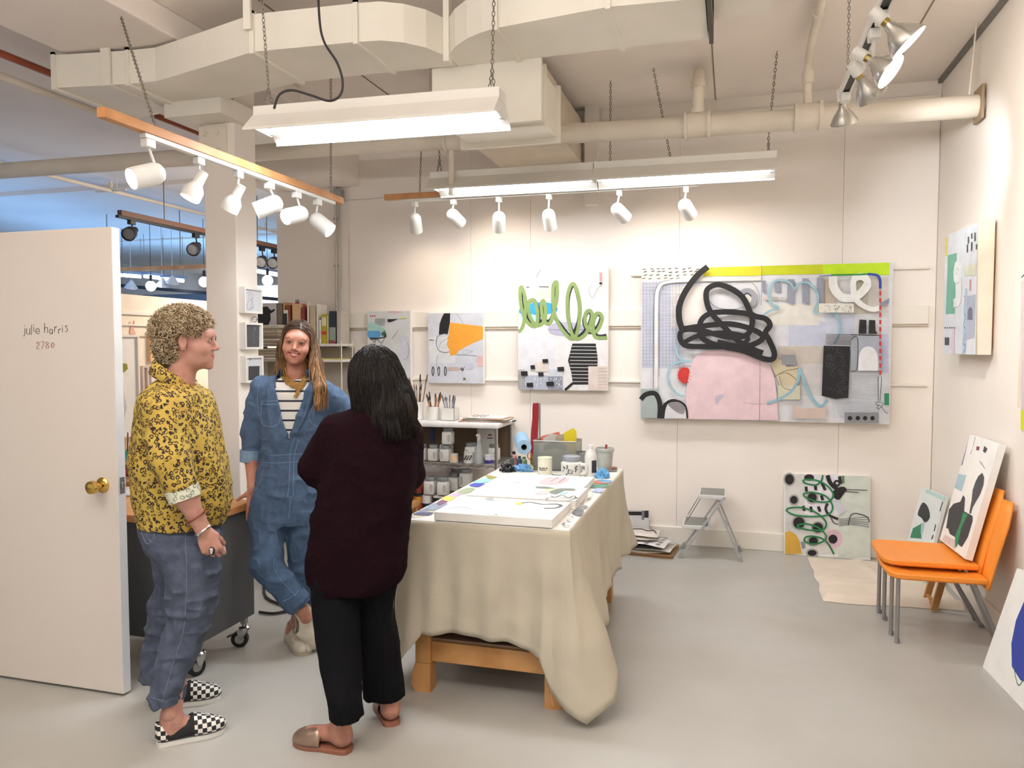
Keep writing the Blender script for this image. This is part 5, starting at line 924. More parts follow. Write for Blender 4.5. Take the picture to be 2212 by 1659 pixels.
p = tb(1174, 1003); t = thing('glue_jug', 'white glue jug with red spout, in front of the clear bin', 'jug', p); q_ = P_(p)
MB().lathe([(.044, 0), (.046, .01), (.046, .10), (.034, .118), (.034, .122)], q_, n=24, sx=1, sy=.7).build('body', JUG, t, smooth=True); MB().lathe([(.037, .118), (.038, .12), (.038, .138), (.001, .142)], q_, n=20).build('lid', WHITEP, t, smooth=True); MB().lathe([(.008, .14), (.008, .165), (.001, .168)], q_, n=12).build('spout', pm('#a8343a'), t, smooth=True)
# clear plastic bin of papers
A_ = pz(1152, 1006, z0); bx0, bx1, by0, by1 = -1.13, -.87, 4.42, 4.60; bz = z0; bh = .175
t = thing('clear_bin', 'clear grey plastic bin full of coloured papers, far end of table', 'bin', ((bx0+bx1)/2, 4.5, bz)); CLR = mat('smoky clear plastic', '#8e9088', .15, alpha=.55)
for a, b in (((bx0, by0), (bx1, by0+.003)), ((bx0, by1-.003), (bx1, by1)), ((bx0, by0+.003), (bx0+.003, by1-.003)), ((bx1-.003, by0+.003), (bx1, by1-.003))): MB().box2((a[0], a[1], bz), (b[0], b[1], bz+bh)).build('side', CLR, t)
MB().box2((bx0, by0, bz), (bx1, by1, bz+.003)).build('bottom', CLR, t); m = MB().tube([(bx0, by0, bz+bh), (bx1, by0, bz+bh), (bx1, by1, bz+bh), (bx0, by1, bz+bh)], .004, 6, True); m.build('rim', GREYP, t)
for i, (c, x0, x1, y, h0, tl, lb) in enumerate((('#d5786a', -1.12, -1.0, 4.58, .215, .05, 'salmon red sheet with blue mark'), ('#c9c4bc', -1.10, -.95, 4.555, .205, -.03, 'grey sheet with black curve'), ('#b3a38c', -1.02, -.89, 4.53, .225, .04, 'brown paper with torn top'), ('#d8c41c', -.96, -.885, 4.50, .25, .02, 'yellow folded sheet with white drawing'), ('#2e3440', -1.08, -.94, 4.475, .17, 0, 'dark sheet'), ('#d8d6cc', -1.11, -.90, 4.445, .13, 0, 'pale card at the front'))):
    o = MB().prism([(x0, y, bz+.006), (x1, y, bz+.006), (x1, y, bz+h0-.02), ((x0+x1)/2+tl, y+.0, bz+h0), (x0, y, bz+h0-.03)], (0, 1, 0), .003).build('paper_sheet', pm(c)); tag(o, '%s standing in the clear bin' % lb, 'paper', 'papers in the clear bin')
p = py(1156, 928, 4.68); t = thing('squeegee', 'long dark red handled squeegee standing upright behind the clear bin', 'squeegee', (p[0], 4.66, PT))
W_ = lambda a, b: py(a, b, 4.66)
MB().prism(spline([W_(1152, 873), W_(1158, 871), W_(1164, 872), W_(1164, 900), W_(1162, 950), W_(1160, 1010), W_(1148, 1010), W_(1148, 940), W_(1151, 905)], 3, True), (0, -1, 0), .015).build('handle', mat('dark red handle', '#96252f', .35), t)
a = W_(1165, 871); b = W_(1168, 1010); MB().box2((a[0], 4.648, b[2]), (b[0], 4.655, a[2])).build('blade', STEEL, t)
# blue roll and bottles
p = pz(1128, 985, z0+.085); A = np.array([-.30, .82, .12]); A /= np.linalg.norm(A); q_ = py(1132, 966, 4.26)
t = thing('towel_roll', 'roll of blue shop towels tipped across the small bottles', 'paper roll', q_); BL = mat('blue paper towel', '#8fb2cc', .85, bump=(120, .15)); m = MB(); L_ = .20; R2 = .043
m.lathe([(.017, 0), (R2, 0), (R2, L_), (.017, L_), (.017, 0)], q_, A, 32, cap=False); m.build('towel', BL, t, smooth=True); MB().lathe([(.017, -.001), (.015, -.001), (.015, L_)], q_, A, 24, cap=False).build('core', mat('dark roll core', '#3a3430', .8), t)
def bottle(u, v, r, h, c, cap, lab, cat='bottle', sy=1):
    p = P_(tb(u, v)); t = thing('paint_bottle', lab, cat, p, 'small paint bottles'); MB().lathe([(r, 0), (r, h*.68), (r*.55, h*.78), (r*.5, h*.8)], p, n=18, sy=sy).build('bottle', mat('bottle '+c, c, .4), t, smooth=True); MB().lathe([(r*.58, h*.79), (r*.58, h), (.001, h)], p, n=14, sy=sy).build('cap', mat('cap '+cap, cap, .4), t, smooth=True); MB().lathe([(r+.0008, h*.12), (r+.0008, h*.55)], p, n=18, cap=False, sy=sy).build('label', mat('blabel '+c, c, .6, noise=(60, .3)), t, smooth=True); return t
bottle(1114, 1002, .019, .085, '#c98f90', '#26262a', 'pink paint bottle with black cap below the blue roll'); bottle(1132, 1006, .018, .055, '#8fae7c', '#5f7d58', 'squat green bottle below the blue roll'); bottle(1158, 1003, .011, .075, '#8b8a3c', '#6b6a30', 'slim olive bottle beside the scissors'); bottle(1101, 1002, .014, .07, '#b9c4cf', '#d9dde0', 'pale blue-grey tube beside the pink bottle'); bottle(1091, 1004, .016, .062, '#4c5a58', '#2d3230', 'dark green jar-like bottle at table left back'); bottle(1080, 1003, .013, .066, '#d8d8d6', '#eeeeec', 'white tube at the back left corner of the table'); bottle(1091, 990, .010, .08, '#7c8d7c', '#a03a3a', 'thin bottle with a red cap at the back left'); bottle(1122, 1006, .016, .06, '#46506a', '#2c3038', 'dark blue bottle between pink and green ones'); bottle(1103, 993, .013, .06, '#9a9ca2', '#3a3e6a', 'grey bottle with blue cap in the back row')
t = thing('scissors', 'orange-handled scissors standing among the small bottles', 'scissors', tb(1146, 1006)); ORG = mat('orange handle plastic', '#c8703a', .4); c0 = P_(tb(1146, 1006))
for dx, dz, rr_ in ((-.006, .062, .016), (.008, .040, .012)): MB().tube([c0+[dx+rr_*.8*math.cos(k), 0, dz+rr_*1.3*math.sin(k)] for k in np.linspace(0, 6.28, 16)[:-1]], .0035, 6, True).build('finger_loop', ORG, t, smooth=True)
m = MB().bar(c0+[0, 0, 0], c0+[0, 0, .045], .008, .003); m.build('blade', STEEL, t)
def crumple(p, sc, c, name, lab, cat, seed, rough=.6):
    bm = bmesh.new(); bmesh.ops.create_icosphere(bm, subdivisions=4, radius=1); V = np.array([v.co[:] for v in bm.verts]); F = [tuple(v.index for v in f.verts) for f in bm.faces]; bm.free()
    d = 1+.45*vnoise(V, 2.2, seed)+.25*vnoise(V, 5, seed+1)+.12*vnoise(V, 11, seed+2); V = V*d[:, None]*np.array(sc); V[:, 2] = np.maximum(V[:, 2], -sc[2]*.5)+sc[2]*.5
    m = MB(); m.add(V+P_(p), F); o = m.build(name, mat(name+c, c, rough), smooth=True); return tag(o, lab, cat)
crumple(tb(1096, 1018), (.042, .04, .028), '#16151c', 'crumpled_bag', 'crumpled shiny black plastic at far left end of the table', 'bag', 3, .25); crumple(tb(1128, 1017), (.052, .035, .024), '#6ea7d8', 'disposable_glove', 'blue glove crumpled below the roll of towels', 'glove', 9); crumple(tb(1303, 1032), (.036, .034, .036), '#69aee0', 'disposable_glove', 'blue glove crumpled at right in front of grey bucket', 'glove', 14)
o = MB().lathe([(.001, .002), (.045, .002), (.05, .006), (.046, .008), (.001, .004)], tb(1206, 1024), n=24, cap=False).build('palette_plate', WHITE, smooth=True); tag(o, 'white oval plate behind the cream paint tin', 'plate')
for i, (u, v, c, w, lb) in enumerate(((1190, 1008, '#c98e5a', .16, 'orange-brown card under the clear bin edge'), (1150, 1012, '#e3df6a', .10, 'yellow scrap of paper behind the blue glove'), (1225, 1010, '#6e4a44', .14, 'dark red stained card behind the cream tin'), (1330, 1018, '#8a7f76', .07, 'brown stained rag at the far right table corner'))):
    o = MB().box(P_(tb(u, v))+[0, 0, .0015+i*.0006], (w, .06, .002), rotm(0, 0, .2*i-.3)).build('paper_scrap', pm(c)); tag(o, lb, 'paper')
o = crumple(tb(1338, 1016), (.035, .03, .012), '#8a6f60', 'paint_rag', 'stained brown rag at the far right corner of the table', 'rag', 21)
# ------------------------------------------------------------ orange chairs
ORA = mat('orange seat plastic', '#f0902c', .42, noise=(4, .04))
def chair(dy, dz, dx, label):
    t = thing('stacking_chair', label, 'chair', (1.05+dx, 4.55+dy, 0), 'stacked orange chairs')
    x0, x1, y0, y1, z = .775+dx, 1.215+dx, 4.315+dy, 4.765+dy, .412+dz
    rr = .07; pts = [(x1, y0+.01), (x1, y1-.01), (x0+rr, y1)]+[(x0+rr-rr*math.sin(k), y1-rr+rr*math.cos(k)) for k in (.5, 1.0)]+[(x0, y1-rr), (x0-.006, (y0+y1)/2), (x0, y0+rr)]+[(x0+rr-rr*math.cos(k), y0+rr-rr*math.sin(k)) for k in (.5, 1.0)]+[(x0+rr, y0)]
    N = len(pts); cxx, cyy = (x0+x1)/2, (y0+y1)/2
    m = MB(); rings = []
    for s, zz in ((.97, z-.028), (1.0, z-.020), (1.0, z-.004), (.985, z+.002), (.9, z), (.5, z-.008)): rings.append([(cxx+(a-cxx)*s, cyy+(b-cyy)*s, zz) for a, b in pts])
    for i in range(len(rings)-1): m.add(rings[i]+rings[i+1], [(j, (j+1) % N, N+(j+1) % N, N+j) for j in range(N)])
    m.add(rings[-1], [tuple(range(N))]); m.add(rings[0], [tuple(range(N-1, -1, -1))]); m.build('seat', ORA, t, smooth=True)
    # back: curved panel from the seat's rear edge up towards the wall
    rows = []
    for i in range(9):
        f = i/8; w = (y1-y0)/2*(1-.10*f-.16*max(0, f-.75)*4*f); xx = x1+.002+.112*f**1.1; zz = z-.05+.43*f
        rows.append([(xx-.018*(1-(2*j/8-1)**2)*min(1, f*2), cyy+w*(2*j/8-1), zz) for j in range(9)])
    m = MB(); m.grid(rows); m.build('backrest', ORA, t, smooth=True, solid=.012)
    for a, b in (((x0+.05, y1-.045, z-.02), (.831+dx, 4.715+dy, 0)), ((x0+.05, y0+.055, z-.02), (.828+dx, 4.379+dy, 0)), ((x1-.10, y1-.02, z-.02), (1.322, 4.735+dy, 0)), ((x1-.06, y0+.03, z-.02), (1.320, 4.375+dy, 0))):
        MB().cyl(a, b, .0105, n=12).build('leg', mat('grey tube', '#9a9896', .4, .5), t, smooth=True)
        d = P_(b); u = (P_(a)-d)/np.linalg.norm(P_(a)-d); MB().cyl(d, d+u*.02, .0125, n=10).build('foot_cap', mat('grey foot cap', '#77757a', .5), t)
    m = MB().bar((x0+.05, y0+.05, z-.033), (x0+.05, y1-.05, z-.033), .016, .010); m.bar((x1-.08, y0+.03, z-.033), (x1-.08, y1-.03, z-.033), .016, .010); m.build('under_frame', mat('grey tube', '#9a9896'), t)
    return t
chair(0, 0, 0, 'orange chair on top of the stack, with canvas resting on its seat'); chair(-.113, -.040, .008, 'orange chair nested beneath the top one, its seat edge showing just below')
# ------------------------------------------------------------ step ladder
sl = thing('step_ladder', 'small silver two-step ladder standing against the back wall', 'ladder', (-.12, 5.72, 0)); AL = mat('pale aluminium', '#b9bcbe', .4, .55); ALG = mat('grey tread mat', '#85857f', .7)
for y in (5.58, 5.85):
    MB().bar((-.335, y, 0), (-.035, y, .455), .012, .040, (0, 1, 0), .002).build('front_rail', AL, sl); MB().bar((.080, y+.02, 0), (-.075, y+.02, .37), .012, .030, (0, 1, 0), .002).build('rear_leg', AL, sl)
    MB().bar((-.345, y, .0), (-.318, y, .04), .02, .046, (0, 1, 0), .003).build('foot', GREYP, sl); MB().bar((.084, y+.02, .0), (.068, y+.02, .04), .02, .036, (0, 1, 0), .003).build('foot', GREYP, sl)
    MB().cyl((-.19, y, .45), (-.30, y, .255), .0035, n=6).build('tie_rod', STEEL, sl)
MB().bar((.05, 5.60, .075), (.05, 5.87, .075), .02, .01).build('rear_brace', AL, sl); MB().bar((-.02, 5.60, .24), (-.02, 5.87, .24), .02, .01).build('rear_brace', AL, sl)
for (x0, x1, z) in ((-.215, -.025, .462), (-.325, -.135, .238)):
    st = MB().box2((x0, 5.575, z-.028), (x1, 5.86, z), .004).build('step', mat('white step plastic', '#d2d3d1', .5), sl); MB().box2((x0+.012, 5.59, z), (x1-.012, 5.845, z+.004), .001).build('tread', ALG, st)
m = MB()
for i in range(6): m.box((-.06-.018*i, 5.5725, .415-.028*i), (.008, .002, .006), rotm(0, -.98, 0))
m.build('sticker_print', mat('sticker print', '#4a4e5c', .5), sl)
# ------------------------------------------------------------ floor things near the back wall
def floorpaper(u, v, w, h, rot, c, z, lab):
    p = pz(u, v, z); o = MB().box((p[0], p[1], z), (w, h, .004), rotm(0, 0, rot)).build('paper_sheet', pm(c)); return tag(o, lab, 'paper', 'papers on the floor under the step ladder side')
p = pz(1420, 1195, .0)
t = thing('cardboard_sheet', 'brown cardboard flat on the floor under the pile of papers', 'cardboard', (p[0]-.10, p[1]+.02, 0)); MB().box((p[0]-.12, p[1]+.05, .012), (.50, .34, .022), rotm(0, 0, -.08)).build('sheet', mat('tan cardboard', '#a67f5a', .85), t); MB().box((p[0]-.12, p[1]-.121, .012), (.49, .002, .008), rotm(0, 0, -.08)).build('corrugation', mat('dark cardboard edge', '#6f5238', .9), t)
for i, (dx, dy, w, h, r, c, lb) in enumerate(((-.14, .04, .46, .30, .05, '#d9cfc4', 'cream sheet lowest in the floor paper pile'), (-.10, .03, .44, .28, -.12, '#e2ddd6', 'pale sheet, second in the floor paper pile'), (-.16, .02, .40, .28, .10, '#3d3c40', 'dark-edged sheet in the middle of the floor pile'), (-.12, .0, .42, .26, -.2, '#e8e4df', 'white sheet with black leaf spots in the floor pile'), (-.20, .06, .36, .26, .15, '#dcd3c8', 'cream sheet just over the spotted one'), (-.18, .08, .38, .24, -.05, '#e3dad0', 'top sheet of floor pile with blue blot'))):
    z = .030+i*.020; o = MB(); A = np.array([p[0]+dx, p[1]+dy, z]); Rm = rotm(0, 0, r)
    rows = [[A+Rm@np.array([(a/6-.5)*w, (b/4-.5)*h, .008*math.sin(a*1.3+i*2)*math.cos(b*1.7+i)]) for a in range(7)] for b in range(5)]
    o.grid(rows); ob = o.build('paper_sheet', pm(c), smooth=True, solid=.002); tag(ob, lb, 'paper', 'papers piled on the floor')
    if i == 3:
        m = MB()
        for a in range(5):
            for b in range(4): c0 = A+Rm@np.array([(a/5-.42)*w, (b/4-.42)*h, .012]); m.lathe([(.001, .001), (.014, .001), (.014, 0)], c0, (0, 0, 1), 10, sx=1.3, sy=.8)
        m.build('leaf_spots', BLACKP, ob)
    if i == 5:
        m = MB(); m.lathe([(.001, .001), (.035, .001), (.035, 0)], A+Rm@np.array([-.03, -.05, .012]), n=16, sy=.6); m.build('blue_blot', pm('#2f3f9c'), ob)
        m = MB(); m.tube(spline([A+Rm@np.array([a, b, .013]) for a, b in ((-.02, .02), (.05, .04), (.10, 0), (.14, .03), (.17, -.04))], 4), .004, 5); m.build('ink_line', BLACKP, ob)
t = thing('print_panel', 'small black and white block print panel leaning on the wall behind the paper pile', 'artwork', (-.74, 5.88, .02))
W1 = lambda u, v: pplane(u, v, (0, 5.86, 0), (0, -1, .12)); n1 = np.array([0, -.99, .12]); c4 = [W1(1350, 1102), W1(1402, 1103), W1(1404, 1149), W1(1350, 1147)]; c4[2][2] -= 0
for c in (2, 3): c4[c] = c4[c]+np.array([0, -.02, -.12])
slab('panel', c4, n1, .02, pm('#c9c8c6'), t); P = Paint(W1, n1)
for a, b, c, d in ((1352, 1105, 1386, 1119), (1352, 1123, 1386, 1145), (1392, 1103, 1401, 1120), (1393, 1124, 1403, 1144)): P.rect('black_blocks', '#17171c', a, b, c, d)
P.rect('grey_band', '#6d6e74', 1386, 1103, 1392, 1146); P.done(t)
# drop cloth spread on the floor at right
E0, E1, E2, E3 = pz(1745, 1205), pz(1780, 1300), pz(2094, 1322), np.array([1.30, 5.85, 0])
rows = []
for i in range(41):
    f = i/40; row = []
    for j in range(41):
        g = j/40; q_ = (E0*(1-f)+E1*f)*(1-g)+(E3*(1-f)+E2*f)*g
        h = .006+.010*abs(vnoise([q_], 5, 5)[0])+.012*max(0, vnoise([q_], 2.3, 8)[0])+.030*math.exp(-((f-.93)/.05)**2)+.022*math.exp(-((g-.42-.25*f)/.03)**2)*(1-f)*.8+(.02*math.exp(-((f-.62)/.02)**2) if g < .5 else 0)*.5
        q_ = q_+np.array([.02*vnoise([q_], 7, 2)[0], .02*vnoise([q_], 9, 3)[0], 0]); row.append((min(q_[0], 1.31), min(q_[1], 5.90), h if 0 < i < 40 and 0 < j < 40 else .002))
    rows.append(row)
m = MB(); m.grid(rows); o = m.build('floor_drop_cloth', mat('pale canvas cloth', '#dccfbd', .9, noise=(5, .05), bump=(60, .15)), smooth=True); tag(o, 'rumpled cream drop cloth spread on the floor at the right corner', 'cloth')
# ------------------------------------------------------------ desk on casters behind the door
dk = thing('rolling_desk', 'grey metal desk with orange-brown wooden top, on casters behind the door', 'desk', (-2.9, 3.1, 0)); GD = mat('dark grey desk metal', '#55575a', .5, noise=(3, .05))
KX = -2.33
MB().box2((-3.75, 2.90, .702), (KX+.02, 3.36, .738), .004).build('desktop', WOODO, dk)
MB().box2((-3.7, 2.94, .15), (KX-.0, 2.955, .70), .002).build('front_panel', GD, dk); MB().box2((KX-.015, 2.956, .15), (KX, 3.36, .70), .002).build('side_panel', GD, dk); MB().box2((-3.7, 3.32, .15), (KX-.016, 3.335, .70)).build('rear_panel', GD, dk)
def caster(p, ang, r=.042):
    p = P_(p); m = MB().cyl(p+[0, 0, .10], p+[0, 0, .17], .011, n=10); ob = m.build('caster_stem', STEEL, dk); d = np.array([math.cos(ang), math.sin(ang), 0]); s = np.array([-d[1], d[0], 0]); c = p+d*.022+[0, 0, r]
    MB().cyl(c-s*.012, c+s*.012, r, n=24).build('wheel', BLACKP, ob, smooth=True); MB().cyl(c-s*.0135, c+s*.0135, r*.55, n=18).build('hub', GREYP, ob, smooth=True)
    m = MB()
    for k in (-1, 1): m.prism([p+s*k*.017+[0, 0, .10], p+s*k*.017+d*.035+[0, 0, .09], c+s*k*.017+[0, 0, .008], c+s*k*.017-d*.016, p+s*k*.017-d*.02+[0, 0, .09]], s*k, .003)
    m.lathe([(.028, .09), (.028, .102), (.02, .108)], p, n=16); m.build('fork', CHROME, ob); m = MB().bar(c+d*.01+[0, 0, .03], c+d*.062+[0, 0, .012], .03, .005); m.build('brake_pedal', BLACKP, ob)
caster((KX-.02, 3.30, 0), R_(200)); caster((KX-.02, 2.965, 0), R_(250)); caster((-3.6, 3.30, 0), R_(180)); caster((-3.6, 2.965, 0), R_(180))
for y in (2.965, 3.30):
    MB().box2((KX-.033, y-.013, .12), (KX-.007, y+.013, .70)).build('leg', GREYP, dk)
for i, (u, v, w, c, lb) in enumerate(((278, 1062, .16, '#e4e2df', 'white sheet with sketch on the desk behind the door edge'), (300, 1066, .14, '#d5d2cf', 'grey sheet under the white one on the desk'), (456, 1088, .06, '#e9e7ee', 'small white scrap on the desk behind the leopard shirt'))):
    o = MB().box(pz(u, v, .7395+.002*(2-i)), (w, .12, .0015), rotm(0, 0, .3*i)).build('paper_sheet', pm(c)); tag(o, lb, 'paper')
o = MB().cyl(pz(262, 1044, .745), pz(300, 1050, .745), .004, n=6).build('pencil', pm('#c98a4a')); tag(o, 'tan pencil lying on the desk beside the door edge', 'pencil')
# side table with tray and pencil cup behind the desk
st = thing('side_table', 'low wooden side table behind the desk holding trays and pencil cup', 'table', (-3.75, 3.75, 0)); MB().box2((-4.2, 3.50, .735), (-3.15, 4.1, .765), .003).build('tabletop', WOODO, st)
for x in (-4.16, -3.19):
    for y in (3.54, 4.06): MB().box2((x-.02, y-.02, 0), (x+.02, y+.02, .735)).build('leg', GREYP, st)
q_ = pz(275, 1028, .765); t = thing('letter_tray', 'clear tray of red papers on the side table', 'tray', q_); MB().box(q_+[0, 0, .006], (.22, .16, .006)).build('tray', mat('clear tray', '#c9c6c8', .3, alpha=.7), t); MB().box(q_+[0, 0, .085], (.22, .16, .006)).build('tray', mat('clear tray', '#c9c6c8'), t)
for dx in (-.105, .105): MB().box(q_+[dx, 0, .045], (.005, .16, .076)).build('side', mat('clear tray', '#c9c6c8'), t)
for i in range(4): o = MB().box(q_+[.004*i, 0, .014+i*.015], (.19, .13, .012)).build('red_booklet', pm(['#8f2f3a', '#a5414a', '#b65a62', '#9a3040'][i])); tag(o, '%s dark red booklet stacked in the clear tray' % ('lowest', 'second', 'third', 'top')[i], 'booklet', 'red booklets in the tray')
t = thing('pencil_cup', 'teal cup of coloured pencils and brushes standing on the clear tray', 'cup', q_+[-.01, 0, .089]); c0 = q_+[-.01, 0, .089]; MB().lathe([(.001, .001), (.05, .001), (.056, .06), (.052, .06), (.047, .006), (.001, .006)], c0, n=20, cap=False).build('cup', pm('#3f8f8c'), t, smooth=True)
for i, c in enumerate(('#c24a4a', '#5a8a4a', '#8a3a3a', '#d9c9a0', '#d06a6a', '#3a3a3a', '#e0b04a')): a = i*.9; o = MB().cyl(c0+[.02*math.cos(a), .02*math.sin(a), .01], c0+[.045*math.cos(a), .035*math.sin(a), .14+.01*(i % 3)], .004, n=6).build('coloured_pencil', pm(c)); tag(o, '%s coloured pencil standing in the teal cup' % ('red', 'green', 'maroon', 'cream', 'pink', 'black', 'yellow')[i], 'pencil', 'pencils in the teal cup')
# ------------------------------------------------------------ book shelf beyond the woman in denim
YS = 5.70
def sxx(u): return py(u, 745, YS)[0]
b0, b1 = py(545, 745, YS)[0], py(741, 745, YS)[0]
bs = thing('shelf_unit', 'white shelf unit holding canvases and papers, behind the woman in denim', 'shelving', ((b0+b1)/2, YS+.12, 0)); SW = mat('white shelf board', '#ddd6ca', .6)
for z in (1.538, 1.408): MB().box2((b0, YS-.02, z-.022), (b1, YS+.20, z), .002).build('shelf', SW, bs)
for z in (1.05, .5, .12): MB().box2((b0, YS-.02, z-.022), (b1, YS+.20, z), .002).build('shelf', SW, bs)
for x in (b0,): MB().box2((x, YS-.02, 0), (x+.018, YS+.20, 1.515), .002).build('upright', SW, bs)
for y in (YS-.01, YS+.18): MB().cyl((b1-.01, y, 0), (b1-.01, y, 1.56), .005, n=8).build('support_rod', SW, bs)
MB().box2((b0, YS+.195, 0), (b1, YS+.205, 1.5)).build('back_panel', mat('grey back panel', '#a59c8e', .8), bs)
zsh = 1.539
def upr(u0, u1, vtop, c, lab, d=.15, nm='canvas_panel', cat='canvas', y=YS, cols=None):
    a = py(u0, vtop, y); b = py(u1, 741, y); t = thing(nm, lab, cat, ((a[0]+b[0])/2, y+d/2, zsh), 'items standing on the top shelf')
    MB().box2((a[0], y, zsh), (b[0]-.001, y+d, a[2]), .002).build('block', pm(c), t)
    if cols:
        for k_, (cc, z0_, z1_) in enumerate(cols): MB().box2((a[0]+.002, y-.002, zsh+(a[2]-zsh)*z0_), (b[0]-.003, y, zsh+(a[2]-zsh)*z1_)).build('spine_mark', pm(cc), t)
    return t
t = upr(556, 598, 655, '#c9c3c4', 'canvas with black bull-like silhouette, left end of the top shelf', .03); P = Paint(lambda u, v: py(u, v, YS), (0, -1, 0)); P.poly('black_silhouette', '#17181d', z2([(315, 600), (360, 570), (430, 565), (470, 610), (520, 590), (515, 620), (465, 650), (470, 720), (440, 790), (400, 815), (315, 810)])); P.done(t)
upr(599, 611, 655, '#7d7064', 'grey-brown abstract canvas beside the black silhouette'); upr(611.5, 616, 653, '#cf9d62', 'tan wooden edge panel on the top shelf'); upr(617, 628, 659, '#8a4a30', 'dark framed panel with red corner on top shelf'); upr(612, 622, 670, '#e7dfca', 'white short book in front of the framed panel', .012, y=YS-.015, cols=[('#2a2a26', .05, .9)])
upr(631, 650, 656, '#dcb389', 'wide peach-coloured box standing on the top shelf'); t = upr(651, 658, 664, '#8a3a34', 'dark red item with loop handle above the woman in denim'); a = py(655, 663, YS+.05); MB().tube([a+[.02*math.cos(k), 0, .03*math.sin(k)-.01] for k in np.linspace(0, 6.28, 14)[:-1]], .005, 6, True).build('loop', pm('#c23a34'), t)
t = thing('glass_jar', 'small bottle with red cap behind the peach box', 'bottle', py(642, 655, YS+.175)); q_ = py(642, 655, YS+.175); MB().lathe([(.02, -.37+.0), (.02, .0), (.014, .01)], q_, n=12).build('bottle', pm('#b23a30'), t); MB().lathe([(.016, .01), (.016, .03), (.001, .03)], q_, n=12).build('cap', pm('#8d9a8c'), t)
upr(663, 668, 652, '#e3dccc', 'thin tall white panel above the denim woman head'); upr(669, 682, 660, '#c7b596', 'olive-beige framed canvas on top shelf'); upr(683, 688, 657, '#e4ddd0', 'white framed edge panel beside the olive-beige canvas'); upr(689, 694, 691, '#e9e4d8', 'short white book beside the yellow book', cols=[('#cfc8ba', .2, .5)]); upr(694.5, 706, 679, '#b7a51e', 'yellow book with red spine mark on top shelf', cols=[('#c23b2c', .3, .42), ('#ded6b0', .6, .9)]); upr(706.5, 709, 681, '#efe8cf', 'pale edge of a thin book right of the yellow one')
upr(710, 722, 735, '#8f3f44', 'dark red small box at right end of the top shelf', .011, y=YS-.012); upr(711, 726, 672, '#27333a', 'dark teal canvas at right end of the top shelf', cols=[('#8d9a8a', .05, .5)]); upr(727, 737, 672, '#b9b1a3', 'grey canvas at the far right end of the top shelf')
nP = 0
for (u0, u1, z_, n, yy) in ((562, 628, 1.539, 12, YS-.012), (556, 640, 1.409, 7, YS)):
    for i in range(n):
        z = z_+.001+i*.0125+0; a = py(u0, 745, yy)[0]; b = py(u1, 745, yy)[0]
        if z_ > 1.5: z = 1.539+.001+i*.0128
        o = MB().box(((a+b)/2+random.uniform(-.01, .01), yy-.10+.09*(z_ < 1.5), z+.005), (b-a, .17, .0095)).build('paper_stack_sheet', pm(random.choice(['#cfc3ae', '#b5a48a', '#8f8069', '#ddd3c0', '#a79780'])))
        tag(o, ('worn brown-edged board in the flat pile above the upper shelf, layer %s from below' if z_ > 1.5 else 'worn board in the flat pile on the lower shelf, layer %s from below') % ('one', 'two', 'three', 'four', 'five', 'six', 'seven', 'eight', 'nine', 'ten', 'eleven', 'twelve')[i], 'board', 'flat boards piled on the shelves')
a = py(700, 772, YS); o = MB().box((a[0], YS+.1, 1.412), (.26, .18, .006)).build('yellow_folder', pm('#d8cc58')); tag(o, 'yellow folder lying on the shelf below the books, right side', 'folder')
# conduit, outlet box, junction box on the back wall
xc = py(727, 500, WY-.03)[0]
t = thing('conduit_pipe', 'thin vertical grey conduit on the back wall beside the shelf', 'conduit', (xc, WY-.03, 1.2)); m = MB()
MB().tube([(xc, WY-.04, 2.95), (xc, WY-.04, 1.33)], .011, 8).build('conduit', mat('grey conduit', '#b7b2a8', .4, .5), t, smooth=True); MB().tube(spline([(xc+.03, WY-.035, 2.95), (xc+.025, WY-.035, 2.0), (xc+.02, WY-.035, 1.4)], 5), .006, 6).build('conduit', mat('grey conduit', '#b7b2a8'), t, smooth=True)
m = MB()
for z in (2.6, 2.2, 1.75, 1.4): m.box((xc, WY-.03, z), (.05, .02, .018))
m.build('strap', STEEL, t)
q_ = py(733, 423, WY-.03); o = MB().box((q_[0], WY-.045, q_[2]), (.075, .06, .10), None, .004).build('junction_box', mat('grey box', '#9ea19f', .5)); tag(o, 'grey electrical junction box on the back wall at the end of left batten', 'electrical box')
q_ = py(749, 822, WY-.02); t = thing('outlet_box', 'grey double power outlet box on the wall behind the dark-haired woman', 'outlet', q_); MB().box((q_[0], WY-.035, q_[2]), (.115, .045, .115), None, .004).build('box', mat('grey box', '#9ea19f'), t)
for dx in (-.028, .028):
    for dz in (-.024, .024): so = MB().lathe([(.019, 0), (.019, .003)], (q_[0]+dx, WY-.0575, q_[2]+dz), (0, -1, 0), 16).build('socket', WHITEP, t); MB().box((q_[0]+dx-.006, WY-.0612, q_[2]+dz), (.003, .001, .010)).build('slot', BLACKP, so); MB().box((q_[0]+dx+.006, WY-.0612, q_[2]+dz), (.003, .001, .010)).build('slot', BLACKP, so)
o = MB().tube(spline([py(740, 433, WY-.03), py(790, 430, WY-.1), py(835, 426, Y2)], 6), .003, 6).build('power_cable', mat('white cable', '#c8c2b6', .5)); tag(o, 'thin white cable from junction box to the far track', 'cable')
q_ = py(720, 860, 5.88); o = MB().box2((py(704, 800, 5.9)[0]+.35, 5.78, .937), (py(704, 800, 5.9)[0]+.46, 5.81, 1.27), .003).build('grey_board', pm('#6e6862')); tag(o, 'dark grey board standing behind the dark-haired woman', 'board')
t = thing('doorbell_ornament', 'small silvery wire bell hung on the column between upper frames', 'ornament', px(548, 690, XC+.02)); m = MB(); q_ = px(550, 690, XC+.025)
for k_ in range(5): m.tube([q_+rotm(.6*k_, .9*k_, 0)@np.array([.018*math.cos(a), .018*math.sin(a), 0]) for a in np.linspace(0, 6.28, 14)[:-1]], .0018, 5, True)
m.build('wire_ball', CHROME, t)
